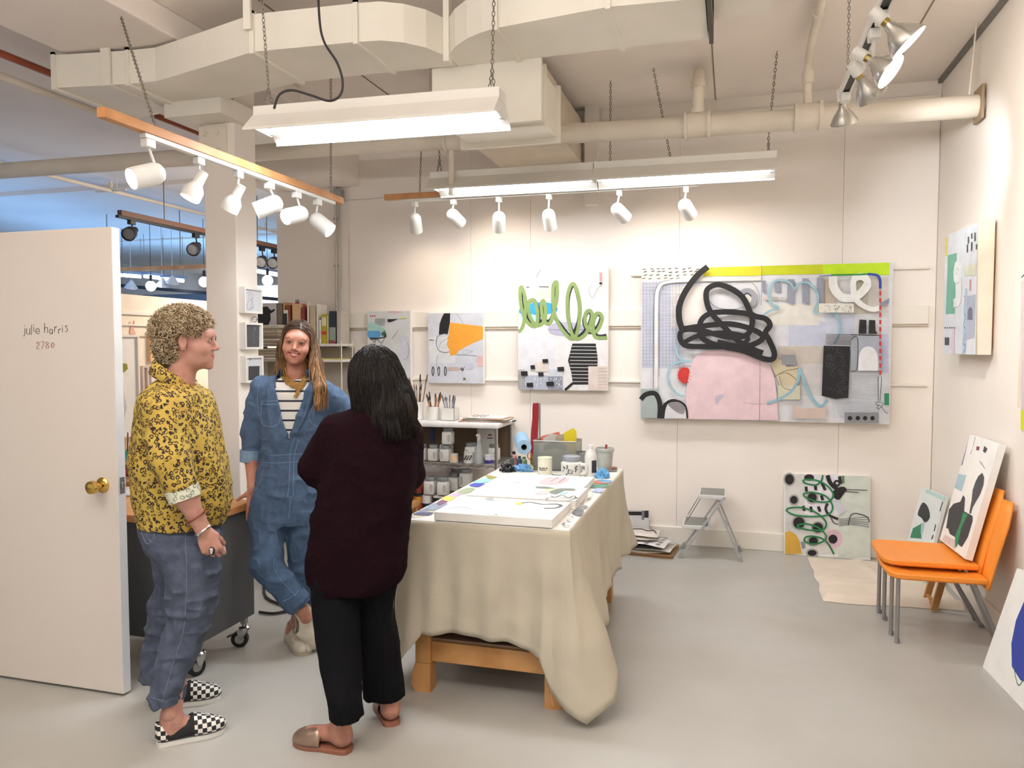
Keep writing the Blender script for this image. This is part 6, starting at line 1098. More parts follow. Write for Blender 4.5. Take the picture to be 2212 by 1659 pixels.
# things glimpsed low behind the woman in denim: grey seat, pink box, cord
t = thing('office_chair', 'dark rolling chair glimpsed behind the woman in denim', 'chair', (-2.55, 4.5, 0)); p = P_((-2.55, 4.5, 0))
MB().box(p+[0, 0, .46], (.44, .42, .07), None, .03).build('seat', mat('dark chair fabric', '#24262c', .8), t, smooth=True); MB().cyl(p+[0, 0, .12], p+[0, 0, .43], .03, n=12).build('column', GREYP, t)
for k_ in range(5):
    a = k_*1.2566+.4; e = p+[.26*math.cos(a), .26*math.sin(a), .07]; l = MB().bar(p+[0, 0, .12], e, .04, .03).build('base_arm', GREYP, t); MB().cyl(e+[-.02*math.sin(a), .02*math.cos(a), -.04], e+[.02*math.sin(a), -.02*math.cos(a), -.04], .03, n=14).build('wheel', BLACKP, l)
o = MB().tube(spline([pz(u, v, .012) for u, v in ((560, 1322), (590, 1325), (620, 1320), (640, 1316))]+[pz(575, 1290, .012), pz(572, 1240, .012)], 5), .008, 8).build('extension_cord', BLK, smooth=True); tag(o, 'black power cord on the floor behind the woman in denim', 'cord')
q_ = pz(626, 1180, .25); t = thing('storage_crate', 'pink patterned box on a low wooden shelf behind the denim legs', 'box', (-2.62, 5.2, .3)); MB().box2((-2.95, 5.12, .33), (-2.35, 5.42, .60), .01).build('box', pm('#b8708c'), t)
m = MB(); [m.lathe([(.001, .003), (.03, .002), (.03, 0)], (-2.9+.09*i, 5.118, .40+.09*(i % 2)), (0, -1, 0), 12) for i in range(6)]; m.build('pattern_dots', pm('#d8c8b0'), t)
t = thing('low_shelf', 'low wooden shelf under the pink patterned box', 'shelving', (-2.62, 5.2, 0)); MB().box2((-2.98, 5.08, .29), (-2.3, 5.46, .33), .003).build('board', WOODB, t)
for x in (-2.95, -2.33):
    for y in (5.11, 5.43): MB().box2((x-.02, y-.02, 0), (x+.02, y+.02, .29)).build('leg', WOODB, t)
# ============================================================ people: signed distance fields turned into meshes
def smin(a, b, k): h = np.clip(.5+.5*(b-a)/k, 0, 1); return b*(1-h)+a*h-k*h*(1-h)
def cone(a, b, ra, rb, k=.01):
    a = np.array(a, float); b = np.array(b, float); ab = b-a; L = float(ab@ab)+1e-12
    def f(X, Y, Z):
        t = np.clip(((X-a[0])*ab[0]+(Y-a[1])*ab[1]+(Z-a[2])*ab[2])/L, 0, 1)
        return np.sqrt((X-a[0]-t*ab[0])**2+(Y-a[1]-t*ab[1])**2+(Z-a[2]-t*ab[2])**2)-(ra+(rb-ra)*t)
    r = max(ra, rb); return (f, np.minimum(a, b)-r, np.maximum(a, b)+r, k, 0)
def ell(c, r, k=.01, rot=None, op=0):
    c = np.array(c, float); r = np.array(r, float); M = None if rot is None else np.array(rot).T
    def f(X, Y, Z):
        x, y, z = X-c[0], Y-c[1], Z-c[2]
        if M is not None: x, y, z = M[0, 0]*x+M[0, 1]*y+M[0, 2]*z, M[1, 0]*x+M[1, 1]*y+M[1, 2]*z, M[2, 0]*x+M[2, 1]*y+M[2, 2]*z
        k0 = np.sqrt((x/r[0])**2+(y/r[1])**2+(z/r[2])**2)+1e-9; k1 = np.sqrt((x/r[0]**2)**2+(y/r[1]**2)**2+(z/r[2]**2)**2)+1e-9
        return k0*(k0-1)/k1
    R = np.full(3, r.max()); return (f, c-R, c+R, k, op)
def loft(S, k=.01, p=2.3, op=0, rot=0.0):          # S rows: z, cx, cy, rx, ry
    S = np.array(sorted(S), float); z = S[:, 0]; zz = np.linspace(z[0], z[-1], 60)
    def cr(col):                                    # smooth interpolation
        dl = np.diff(S[:, col])/np.diff(z); m = np.zeros(len(z)); m[0], m[-1] = dl[0], dl[-1]
        for q_ in range(1, len(z)-1): m[q_] = 0 if dl[q_-1]*dl[q_] <= 0 else 2*dl[q_-1]*dl[q_]/(dl[q_-1]+dl[q_])
        i = np.clip(np.searchsorted(z, zz)-1, 0, len(z)-2); h = z[i+1]-z[i]; t = (zz-z[i])/h
        return (2*t**3-3*t**2+1)*S[i, col]+(t**3-2*t**2+t)*h*m[i]+(-2*t**3+3*t**2)*S[i+1, col]+(t**3-t**2)*h*m[i+1]
    C = [cr(i) for i in (1, 2, 3, 4)]; cs, sn = math.cos(rot), math.sin(rot)
    def f(X, Y, Z):
        q = Z[0, 0, :]; cx, cy, rx, ry = [np.interp(q, zz, c) for c in C]
        x, y = X-cx, Y-cy
        if rot: x, y = cs*x+sn*y, -sn*x+cs*y
        d = ((np.abs(x)/rx)**p+(np.abs(y)/ry)**p)**(1/p)-1
        return np.maximum(d*np.minimum(rx, ry), np.maximum(z[0]-Z, Z-z[-1]))
    R = max(C[2].max(), C[3].max())
    return (f, np.array([C[0].min()-R, C[1].min()-R, z[0]]), np.array([C[0].max()+R, C[1].max()+R, z[-1]]), k, op)
def half(n, c): n = np.array(n, float)/np.linalg.norm(n); c = np.array(c, float); return lambda X, Y, Z: (X-c[0])*n[0]+(Y-c[1])*n[1]+(Z-c[2])*n[2]
def cut(pr, n, c):                                  # keep the side of prim where (p-c).n < 0
    g = half(n, c); return (lambda X, Y, Z: np.maximum(pr[0](X, Y, Z), g(X, Y, Z)), pr[1], pr[2], pr[3], pr[4])
def minus(pr): return (pr[0], pr[1], pr[2], pr[3], 1)
def sdf(prims, res, pad=.012, warp=None):
    add = [p for p in prims if p[4] == 0]; lo = np.min([p[1] for p in add], 0)-pad; hi = np.max([p[2] for p in add], 0)+pad
    n = np.ceil((hi-lo)/res).astype(int)+1; F = np.full(tuple(n), .05, np.float32)
    ax = [lo[i]+res*np.arange(n[i]) for i in range(3)]
    for f, a, b, k, op in prims:
        i0 = np.maximum(((a-k-.012-lo)/res).astype(int), 0); i1 = np.minimum(((b+k+.012-lo)/res).astype(int)+2, n)
        if (i1 <= i0).any(): continue
        X = ax[0][i0[0]:i1[0]][:, None, None]; Y = ax[1][i0[1]:i1[1]][None, :, None]; Z = ax[2][i0[2]:i1[2]][None, None, :]
        X, Y, Z = np.broadcast_arrays(X, Y, Z); d = f(X, Y, Z).astype(np.float32); sl = tuple(slice(i0[j], i1[j]) for j in range(3))
        F[sl] = smin(F[sl], d, k) if op == 0 else -smin(-F[sl], d, k)
    return nets(F, lo, res)
def nets(F, lo, res):
    ins = F < 0; c = sum(ins[i:F.shape[0]-1+i, j:F.shape[1]-1+j, k:F.shape[2]-1+k].astype(np.int8) for i in (0, 1) for j in (0, 1) for k in (0, 1))
    act = (c > 0) & (c < 8); I = np.argwhere(act); ids = np.full(act.shape, -1, np.int32); ids[act] = np.arange(len(I))
    S = np.zeros((len(I), 3)); W = np.zeros(len(I))
    for axs in range(3):
        o = [a for a in range(3) if a != axs]
        for u in (0, 1):
            for v in (0, 1):
                A = I.copy(); A[:, o[0]] += u; A[:, o[1]] += v; B = A.copy(); B[:, axs] += 1
                fa = F[A[:, 0], A[:, 1], A[:, 2]]; fb = F[B[:, 0], B[:, 1], B[:, 2]]; m = (fa < 0) != (fb < 0)
                t = np.where(m, fa/(fa-fb+1e-12), 0); P = A.astype(float); P[:, axs] += t; S[m] += P[m]; W[m] += 1
    V = S/np.maximum(W, 1)[:, None]*res+lo; Q = []
    for axs in range(3):
        o = [(1, 2), (2, 0), (0, 1)][axs]; sl0 = [slice(None)]*3; sl1 = [slice(None)]*3; sl0[axs] = slice(0, -1); sl1[axs] = slice(1, None)
        a = ins[tuple(sl0)]; b = ins[tuple(sl1)]; E_ = np.argwhere(a != b); E_ = E_[(E_[:, o[0]] > 0) & (E_[:, o[1]] > 0)]
        E_ = E_[(E_[:, o[0]] < ids.shape[o[0]]) & (E_[:, o[1]] < ids.shape[o[1]])]
        q = []
        for u, v in ((0, 0), (1, 0), (1, 1), (0, 1)): G = E_.copy(); G[:, o[0]] -= u; G[:, o[1]] -= v; q.append(ids[G[:, 0], G[:, 1], G[:, 2]])
        q = np.stack(q, 1); s = a[E_[:, 0], E_[:, 1], E_[:, 2]]; q[~s] = q[~s][:, ::-1]; Q.append(q)
    Q = np.concatenate(Q); return V, Q[(Q >= 0).all(1)]
def vnorm(V, Q):
    n = np.cross(V[Q[:, 2]]-V[Q[:, 0]], V[Q[:, 3]]-V[Q[:, 1]]); N = np.zeros_like(V)
    for i in range(4): np.add.at(N, Q[:, i], n)
    return N/(np.linalg.norm(N, axis=1)[:, None]+1e-12)
def smooth(V, Q, it=2, lam=.5):
    e = np.concatenate([Q[:, [0, 1]], Q[:, [1, 2]], Q[:, [2, 3]], Q[:, [3, 0]]]); cnt = np.bincount(e[:, 0], minlength=len(V)).astype(float)
    for _ in range(it):
        S = np.stack([np.bincount(e[:, 0], weights=V[e[:, 1], i], minlength=len(V)) for i in range(3)], 1); V = V+(S/np.maximum(cnt, 1)[:, None]-V)*lam
    return V
class Frame:                                         # person frame: x to the right of the view, y away from it, z up
    def __init__(s, D, u0):
        s.D = D; w = pd(u0, 745, D); s.G = np.array([w[0], w[1], 0.0]); s.B = np.stack([RT, FH, ZZ])
    def L(s, u, v, dy=0.0): return s.to(pd(u, v, s.D+dy))
    def to(s, w): return s.B@(np.array(w)-s.G)
    def W(s, p): return np.asarray(p, float)@s.B+s.G
def skinmesh(parts, name, mats, parent, fr, matfn=None, rootloc=None):
    Vs, Qs, o, mi = [], [], 0, []
    for V, Q in parts: Vs.append(V); Qs.append(Q+o); o += len(V)
    V = np.concatenate(Vs); Q = np.concatenate(Qs); C = V[Q].mean(1)
    idx = matfn(C, vnorm(V, Q)[Q].mean(1)) if matfn else np.zeros(len(Q), int)
    Wv = fr.W(V)-(worldloc(parent) if parent is not None else rootloc)
    me = bpy.data.meshes.new(name); me.vertices.add(len(V)); me.vertices.foreach_set('co', Wv.astype(np.float32).ravel())
    me.loops.add(len(Q)*4); me.loops.foreach_set('vertex_index', Q[:, ::1].astype(np.int32).ravel()); me.polygons.add(len(Q))
    me.polygons.foreach_set('loop_start', np.arange(0, len(Q)*4, 4, dtype=np.int32)); me.polygons.foreach_set('loop_total', np.full(len(Q), 4, np.int32))
    for m in mats: me.materials.append(m)
    me.polygons.foreach_set('material_index', idx.astype(np.int32)); me.polygons.foreach_set('use_smooth', np.ones(len(Q), bool)); me.update(calc_edges=True)
    ob = bpy.data.objects.new(name, me); COL.objects.link(ob)
    if parent is not None: ob.parent = parent
    else: ob.location = rootloc
    return ob
def ridge(V, f, seed): return np.clip(1-np.abs(vnoise(V, f, seed))*2.6, -.1, 1)
# ---- head: local frame, face towards -y, crown +z, x = the person's left
def head_prims(neck_to, smile=0.0, nr=.052, jaw=1.0):
    P = [ell((0, .012, .032), (.074, .092, .084), .01), ell((0, -.022, -.022), (.063, .062, .088), .03), ell((0, -.040, -.072), (.045*jaw, .045, .034), .025), ell((0, -.070, -.100), (.020, .015, .014), .016),
         ell((0, -.072, .030), (.052, .018, .016), .02), ell((.040, -.052, -.030), (.024, .026, .024), .025), ell((-.040, -.052, -.030), (.024, .026, .024), .025)]
    if smile: P += [ell((s*.037, -.068, -.036), (.017, .016, .015), .016) for s in (1, -1)]
    for s in (1, -1):
        P += [ell((s*.031, -.100, .003), (.017, .013, .011), .014, op=1), ell((s*.031, -.0745, .003), (.0175, .0150, .0140), .006), ell((s*.031, -.082, .019), (.020, .009, .006), .012, rotm(0, s*.15, 0))]
    EY = [ell((s*.031, -.0905, .0025), (.0140, .0068, .0046-.0012*smile), .002, rotm(0, -s*.10, 0), op=1) for s in (1, -1)]
    P += [cone((0, -.079, .014), (0, -.0985, -.026), .0075, .0095, .014), ell((0, -.101, -.030), (.0085, .0085, .0080), .008), ell((.0105, -.092, -.034), (.0070, .0095, .0060), .006), ell((-.0105, -.092, -.034), (.0070, .0095, .0060), .006)]
    P += [ell((s*.006, -.096, -.0405), (.003, .005, .0022), .002, op=1) for s in (1, -1)]
    w = .0205+.0125*smile; z0 = -.060; lift = .012*smile; op = .0042+.0036*smile
    if smile:
        for t in (-.75, -.5, -.25, 0, .25, .5, .75): P.append(ell((t*w, -.086+.024*t*t, z0+lift*t*t), (.012, .011, op*(1-.75*t*t)+.0008), .0015, op=1))
    for i in range(8):
        a, b = -1+2*i/8, -1+2*(i+1)/8
        def pt(t, s): return (t*w, -.0865+.020*t*t+(.007*smile*t*t), z0+lift*t*t+s*op*(1-t*t)*(1 if s > 0 else 1.25))
        P.append(cone(pt(a, 1), pt(b, 1), .0034, .0034, .003)); P.append(cone(pt(a, -1), pt(b, -1), .0042, .0042, .003))
    if smile: P += [cone((s*.022, -.088, -.036), (s*(w+.010), -.070, -.060), .003, .002, .008) for s in (1, -1)]
    for s in (1, -1):
        R = rotm(0, 0, s*.35)
        P += [ell((s*.076, .008, -.006), (.007, .019, .031), .005, R), ell((s*.081, .003, -.002), (.004, .011, .019), .004, R, op=1), ell((s*.074, .006, -.032), (.006, .009, .009), .004)]
    nt = np.array(neck_to, float); P += [cone((0, .022, -.055), nt*.5+np.array([0, .028, -.09])*.5, nr+.002, nr, .02), cone(nt*.5+np.array([0, .028, -.09])*.5, nt, nr, nr+.006, .02)]
    return P+EY
def head_mesh(fr, c, R, sc, neck_to, smile=0, res=.0017, nr=.052):
    n_ = np.array(R).T@((np.array(neck_to)-c)/sc)
    V, Q = sdf(head_prims(n_, smile, nr), res); V = smooth(V, Q, 2, .4)
    return (V@np.array(R).T)*sc+c, Q
def head_to(fr, c, R, sc): return lambda p: fr.W((np.array(p, float)@np.array(R).T)*sc+c)
SKIN = [('skin fair', '#c98d78'), ('skin warm', '#b87a64'), ('skin tan', '#b27b63')]
def skinmat(n, c, c2):
    m = mat(n, c, .5, noise=(25, .2), c2=c2, bump=(300, .05)); b = m.node_tree.nodes['Principled BSDF']; b.inputs['Subsurface Weight'].default_value = .03; b.inputs['Subsurface Radius'].default_value = (.01, .004, .002); b.inputs['Subsurface Scale'].default_value = .5; return m
LIP = mat('lips', '#a85a55', .4); EYEW = mat('eye white', '#d9d2ca', .25); IRIS = mat('dark iris', '#33231a', .15); TEETH = mat('teeth', '#e6ddd0', .3); LASH = mat('lash', '#2a1c16', .6); NAIL = mat('nail', '#d69c92', .3)
def face_parts(T, parent, brow, smile, sc=1.0):
    for s in (1, -1):
        m = MB().use(EYEW); c = T((s*.031, -.0755, .002)); m.sphere(c, .0126*sc, 16, (1.12, 1, 1)); m.use(IRIS)
        a = T((s*.031, -.0755, .002)); b = T((s*.031, -.0900, .0015)); d = (b-a)/np.linalg.norm(b-a); m.lathe([(.0058*sc, 0), (.0045*sc, .0012), (.001, .0016)], a+d*.0122*sc, d, 14); m.build('eye', None, parent, smooth=True)
        hs = [(-.0155, .0015), (-.009, .0055-.0012*smile), (0, .0074-.0016*smile), (.009, .0060-.001*smile), (.0160, .0015)]
        MB().tube(spline([T((s*.031+x, -.0905+abs(x)*.30, z+.001)) for x, z in hs], 4), [.0012]*17, 5).build('eyelash_line', LASH, parent)
        if smile: MB().tube(spline([T((s*.031+x, -.0900+abs(x)*.30, z)) for x, z in ((-.014, .0005), (0, -.0016), (.014, .0005))], 4), .0007, 5).build('lower_lid_line', mat('lid crease', '#7d4a3c', .6), parent)
        m = MB(); bp = spline([T((s*.031+x*s, -.0925+abs(x)*.35+.002, z)) for x, z in ((-.019, .0200), (-.008, .0225), (.008, .0245), (.024, .0175))], 4); m.tube(bp, [.0022, .0034, .0040, .0042, .0042, .0040, .0038, .0036, .0032, .0028, .0022, .0016, .0010][:len(bp)], 6); m.build('eyebrow', brow, parent, smooth=True)
    if smile:
        w = .032; m = MB(); rows = [[T((t*w, -.0825+.023*t*t, -.060+.0095*t*t+s*(1-.75*t*t))) for t in np.linspace(-1, 1, 13)] for s in (.0075, -.001, -.0075)]; m.grid(rows); m.build('teeth', TEETH, parent, smooth=True)
# ---- hand
def hand_prims(curl, spread=(.12, .03, -.05, -.14), thumb=(.75, .62, -.25), tb=.2, s=1.0, relax=0):
    P = []; xs = (.031, .011, -.010, -.029); ys = (.086, .090, .086, .078); Ls = ((.043, .026, .021), (.047, .029, .022), (.043, .027, .021), (.034, .021, .019))
    P.append(ell((0, .05, 0), (.038, .048, .0155), .012)); P.append(cone((0, -.03, 0), (0, .01, 0), .0235, .024, .015))
    for i in range(4):
        k = np.array([xs[i], ys[i], 0]); P.append(cone((xs[i]*.6, .02, 0), k, .014, .0115, .010)); a = 0; p = k; r = (.0098, .0090, .0080, .0068) if i < 3 else (.0085, .0078, .0070, .006)
        c = curl[i] if hasattr(curl[0], '__len__') else curl
        for j in range(3):
            a += c[j]; d = np.array([math.sin(spread[i])*math.cos(a), math.cos(a)*math.cos(spread[i]), -math.sin(a)]); q = p+d*Ls[i][j]; P.append(cone(p, q, r[j], r[j+1], .003)); p = q
    t = np.array(thumb)/np.linalg.norm(thumb); b = np.array([.026, .022, -.006]); P.append(cone((.012, .008, -.002), b+t*.018, .019, .014, .014)); p = b+t*.018
    P.append(cone(p, p+t*.030, .0128, .0105, .006)); p = p+t*.030; t2 = t*math.cos(tb)+np.array([-.5, .7, -.2])*math.sin(tb); t2 /= np.linalg.norm(t2); P.append(cone(p, p+t2*.027, .0102, .0082, .004))
    return P
def hand_mesh(w, along, back, curl, right=True, s=.95, res=.0019, **kw):
    V, Q = sdf(hand_prims(curl, **kw), res, .008); V = smooth(V, Q, 2, .4)
    y = np.array(along, float); y /= np.linalg.norm(y); z = np.array(back, float); z -= y*(z@y); z /= np.linalg.norm(z); x = np.cross(y, z)
    if not right: V = V*np.array([-1, 1, 1]); Q = Q[:, ::-1]
    return V@np.stack([x, y, z])*s+np.array(w), Q
# ---- shoes
def shoe(fr_heel, fr_toe, width, parent, name, kind, m_up, m_sole, h=.06, so=.028, open_t=.52, m_trim=None, up=(0, 0, 1), side=0):
    H = np.array(fr_heel, float); T = np.array(fr_toe, float); L = np.linalg.norm(T-H); y = (T-H)/L; z = np.array(up, float); z -= y*(z@y); z /= np.linalg.norm(z); x = np.cross(y, z)
    tt = np.linspace(0, 1, 33); wd_ = np.interp(tt, [0, .03, .10, .25, .45, .68, .82, .93, .98, 1], [.0, .28, .37, .39, .40, .50, .47, .34, .20, 0])*width; cc = side*np.interp(tt, [0, .4, .75, 1], [0, -.0, .004, .010])
    def pt(t_, xx, zz): i = np.interp(t_, tt, cc); return H+y*(t_*L)+x*(xx+i)+z*zz
    m = MB(); rings = []
    for zz, e in ((0, .96), (.004, 1.0), (so*.8, 1.02), (so, .98)):
        ring = [pt(t, w*e, zz) for t, w in zip(tt, wd_)]+[pt(t, -w*e, zz) for t, w in zip(tt[::-1][1:-1], wd_[::-1][1:-1])]; rings.append(ring)
    n = len(rings[0])
    for i in range(3): m.add(rings[i]+rings[i+1], [(j, (j+1) % n, n+(j+1) % n, n+j) for j in range(n)])
    m.add(rings[0], [tuple(range(n-1, -1, -1))]); m.add(rings[-1], [tuple(range(n))])
    root = m.build(name, m_sole, parent, smooth=True)
    if m_trim: MB().tube([p+z*.0 for p in [pt(t, w*1.02, so*.82) for t, w in zip(tt, wd_)]+[pt(t, -w*1.02, so*.82) for t, w in zip(tt[::-1][1:-1], wd_[::-1][1:-1])]], .0016, 5, True).build('foxing_stripe', m_trim, root)
    # upper
    hh = np.interp(tt, [0, .12, .25, .40, .52, .70, .85, .95, 1], {'slip': [.062, .056, .048, .050, .066, .050, .036, .026, .012], 'oxford': [.085, .078, .070, .075, .086, .062, .048, .034, .014], 'mule': [.02, .02, .02, .02, .06, .052, .040, .028, .012]}[kind])*h/.06
    rows = []; uvs = []; s0 = 0 if kind != 'mule' else 15
    for i in range(s0, 33):
        t, w, hi = tt[i], wd_[i]*.95, hh[i]; row = []
        ph = math.pi/2 if t >= open_t else math.pi/2*(.62+.10*abs(t-.25)/.25 if t > .02 else 1)
        if kind == 'mule': ph = math.pi/2
        for j in range(9):
            a = ph*j/8; row.append((max(w, .001)*math.cos(a)**.8, so*.9+hi*math.sin(a)**.85))
        rows.append((t, row))
    V, F, UV = [], [], []
    for sgn in (1, -1):
        o = len(V)
        for t, row in rows:
            acc = 0; pr = row[0]
            for (a, b) in row: acc += math.hypot(a-pr[0], b-pr[1]); pr = (a, b); V.append(pt(t, sgn*a, b)); UV.append((t*L, sgn*(.07-acc)))
        for i in range(len(rows)-1):
            for j in range(8): q = (o+i*9+j, o+i*9+j+1, o+(i+1)*9+j+1, o+(i+1)*9+j); F.append(q if sgn > 0 else q[::-1])
    me = bpy.data.meshes.new('upper'); org = worldloc(parent); me.from_pydata([tuple(map(float, v-org)) for v in V], [], F); ul = me.uv_layers.new(name='u')
    for p in me.polygons:
        for li, vi in zip(p.loop_indices, p.vertices): ul.data[li].uv = UV[vi]
        p.use_smooth = True; t = (UV[p.vertices[0]][0]+UV[p.vertices[2]][0])/2/L; p.material_index = 1 if (len(m_up) > 1 and kind == 'slip' and .15 < t < open_t+.04) else 0
    for mm in m_up: me.materials.append(mm)
    ob = bpy.data.objects.new('upper', me); COL.objects.link(ob); ob.parent = root; md = ob.modifiers.new('s', 'SOLIDIFY'); md.thickness = .003; md.offset = -1
    return root, pt
def hair_strands(paths, name, m, parent, fr, r=.0016, n=4, extra=None):
    mb = MB()
    for p in paths: k = len(p); mb.tube([fr.W(q) for q in p] if fr else p, [r*(1-.5*i/k) for i in range(k)], n)
    ob = mb.build(name, m, parent, smooth=False); ob.data.polygons.foreach_set('use_smooth', [True]*len(ob.data.polygons)); ob['kind'] = 'stuff'; return ob
def bvh_of(ob):
    from mathutils.bvhtree import BVHTree
    me = ob.data; o = worldloc(ob); vs = [tuple(np.array(v.co)+o) for v in me.vertices]; return BVHTree.FromPolygons(vs, [tuple(p.vertices) for p in me.polygons])
def onto(bvh, pts, lift=.001, k=5):                  # lay a line on a garment's surface
    out = []
    for q in (spline([np.array([a, b, 0.]) for a, b in pts], k) if len(pts) > 2 else [np.array([pts[0][0]*(1-t)+pts[1][0]*t, pts[0][1]*(1-t)+pts[1][1]*t, 0]) for t in np.linspace(0, 1, 14)]):
        d = Vector(ray(q[0], q[1])).normalized(); h = bvh.ray_cast(Vector(CAM), d)
        if h[0] is not None: out.append(np.array(h[0])+np.array(h[1])*lift)
    return out
def comb(bvh, verts, n, steps, step, wave, rs, lift=.002, bias=(0, 0, 0), zmin=lambda p: -9, bad=None, dirf=None):   # strands combed down over a hair volume
    out = []; W0 = np.array(bias, float)
    for _ in range(n):
        p = verts[rs.randint(len(verts))]; P = []; ph = rs.uniform(0, 6.28); k = rs.randint(int(steps*.6), steps+1); lf = lift*rs.uniform(.3, 1.6)
        for i in range(k):
            h = bvh.find_nearest(Vector(p)); c, n_ = np.array(h[0]), np.array(h[1]); q = c+n_*lf if (n_[2] > -.35 or i < 2) else p
            P.append(q); d = np.array([0, 0, -1.])+W0 if dirf is None else dirf(c)
            if n_[2] > -.35: d = d-n_*(d@n_)
            if np.linalg.norm(d) < .25: d = d+rs.normal(size=3)*.5; d = d-n_*(d@n_)
            d /= np.linalg.norm(d)+1e-9; s_ = np.cross(n_, d); p = q+d*step+s_*wave*math.sin(ph+i*1.1)
            if p[2] < zmin(p)+rs.uniform(-.02, .02) or (bad and bad(p)): break
        if len(P) > 3: out.append(spline(P, 2))
    return out
def vertsof(ob): o = worldloc(ob); return np.array([v.co[:] for v in ob.data.vertices])+o
def seam(bvh, pts, m, parent, r=.0012, name='seam', lift=.0008, k=5):
    P = onto(bvh, pts, lift, k)
    if len(P) > 2: return MB().tube(P, r, 5).build(name, m, parent)
def custom(name, rough, build):                     # small node-graph material: build(nt, coords) -> colour socket
    m = bpy.data.materials.new(name); m.use_nodes = True; nt = m.node_tree; b = nt.nodes['Principled BSDF']; b.inputs['Roughness'].default_value = rough
    tc = nt.nodes.new('ShaderNodeTexCoord'); nt.links.new(build(nt, tc), b.inputs['Base Color']); return m
def nd(nt, t, **k):
    n = nt.nodes.new(t)
    for a, v in k.items(): setattr(n, a, v)
    return n
def mth(nt, op, a, b=None):
    n = nd(nt, 'ShaderNodeMath', operation=op)
    for i, x in enumerate((a, b)):
        if x is None: continue
        if isinstance(x, (int, float)): n.inputs[i].default_value = x
        else: nt.links.new(x, n.inputs[i])
    return n.outputs[0]
def mixc(nt, f, a, b):
    n = nd(nt, 'ShaderNodeMix', data_type='RGBA')
    for i, x in ((0, f), (6, a), (7, b)):
        if hasattr(x, 'links') or hasattr(x, 'is_linked'): nt.links.new(x, n.inputs[i])
        else: n.inputs[i].default_value = lin(x) if isinstance(x, str) else x
    return n.outputs[2]
def leopard(base, tan, dark, sc=62):
    def b(nt, tc):
        ns = nd(nt, 'ShaderNodeTexNoise'); ns.inputs['Scale'].default_value = sc*.9; ns.inputs['Detail'].default_value = 2; nt.links.new(tc.outputs['Object'], ns.inputs['Vector'])
        va = nd(nt, 'ShaderNodeVectorMath', operation='SUBTRACT'); nt.links.new(ns.outputs['Color'], va.inputs[0]); va.inputs[1].default_value = (.5, .5, .5)
        vs = nd(nt, 'ShaderNodeVectorMath', operation='SCALE'); nt.links.new(va.outputs[0], vs.inputs[0]); vs.inputs[3].default_value = .013
        vd = nd(nt, 'ShaderNodeVectorMath', operation='ADD'); nt.links.new(tc.outputs['Object'], vd.inputs[0]); nt.links.new(vs.outputs[0], vd.inputs[1])
        vo = nd(nt, 'ShaderNodeTexVoronoi'); vo.inputs['Scale'].default_value = sc; nt.links.new(vd.outputs[0], vo.inputs['Vector']); d = vo.outputs['Distance']
        ring = mth(nt, 'MULTIPLY', mth(nt, 'GREATER_THAN', d, .26), mth(nt, 'LESS_THAN', d, .50))
        n2 = nd(nt, 'ShaderNodeTexNoise'); n2.inputs['Scale'].default_value = sc*1.7; n2.inputs['Detail'].default_value = 1; nt.links.new(tc.outputs['Object'], n2.inputs['Vector'])
        ring = mth(nt, 'MULTIPLY', ring, mth(nt, 'GREATER_THAN', n2.outputs['Fac'], .38)); core = mth(nt, 'LESS_THAN', d, .28)
        n3 = nd(nt, 'ShaderNodeTexNoise'); n3.inputs['Scale'].default_value = 9; nt.links.new(tc.outputs['Object'], n3.inputs['Vector'])
        c = mixc(nt, n3.outputs['Fac'], base, tan); c = mixc(nt, mth(nt, 'MULTIPLY', core, .55), c, tan); return mixc(nt, ring, c, dark)
    return b
LEO = custom('leopard print yellow', .8, leopard('#bda84c', '#a37f2e', '#231611')); LEOIN = custom('leopard print pale reverse', .8, leopard('#d8d6c0', '#c3c4ac', '#7d8578'))
DENIM = mat('mid blue denim', '#4c6482', .85, noise=(45, .12), c2='#405674', bump=(260, .25)); DENIML = mat('denim reverse', '#7f9cbb', .85, noise=(60, .1), bump=(260, .2)); JEANS = mat('dark indigo jeans', '#3b4354', .85, noise=(30, .25), c2='#50596b', bump=(260, .25))
STITCH = mat('pale stitching', '#7c9cc0', .8); STITCHD = mat('worn seam line', '#6b7686', .85); PLUM = mat('dark burgundy knit', '#1f0d14', 1, noise=(160, .2), bump=(300, .5), spec=.08); BLKP = mat('black trousers', '#0b0c10', .9, bump=(200, .15), spec=.15)
def stripes(nt, tc):
    s = nd(nt, 'ShaderNodeSeparateXYZ'); nt.links.new(tc.outputs['Object'], s.inputs[0]); f = mth(nt, 'FRACT', mth(nt, 'DIVIDE', mth(nt, 'ADD', s.outputs[2], .020), .047)); return mixc(nt, mth(nt, 'LESS_THAN', f, .20), '#e6e5e2', '#20253a')
SHIRT = custom('striped shirt', .8, stripes)
def checks(nt, tc):
    c = nd(nt, 'ShaderNodeTexChecker'); c.inputs['Scale'].default_value = 62; nt.links.new(tc.outputs['UV'], c.inputs['Vector']); c.inputs['Color1'].default_value = lin('#17171a'); c.inputs['Color2'].default_value = lin('#e6e2da'); return c.outputs[0]
CHECK = custom('checkerboard canvas', .7, checks)
def R_row(fr, v, ul, ur, dy, ry): a = fr.L(ul, v, dy); b = fr.L(ur, v, dy); return (a[2], (a[0]+b[0])/2, (a[1]+b[1])/2, (b[0]-a[0])/2, ry)
def foot(heel, toe, k=.02): h = np.array(heel, float); t = np.array(toe, float); d = (t-h)/np.linalg.norm(t-h); return [ell(h+d*.034+[0, 0, .036], (.033, .033, .034), k), cone(h+d*.05+[0, 0, .05], t-d*.055+[0, 0, .028], .034, .026, k), ell(t-d*.06+[0, 0, .026], (.042, .042, .020), k)]
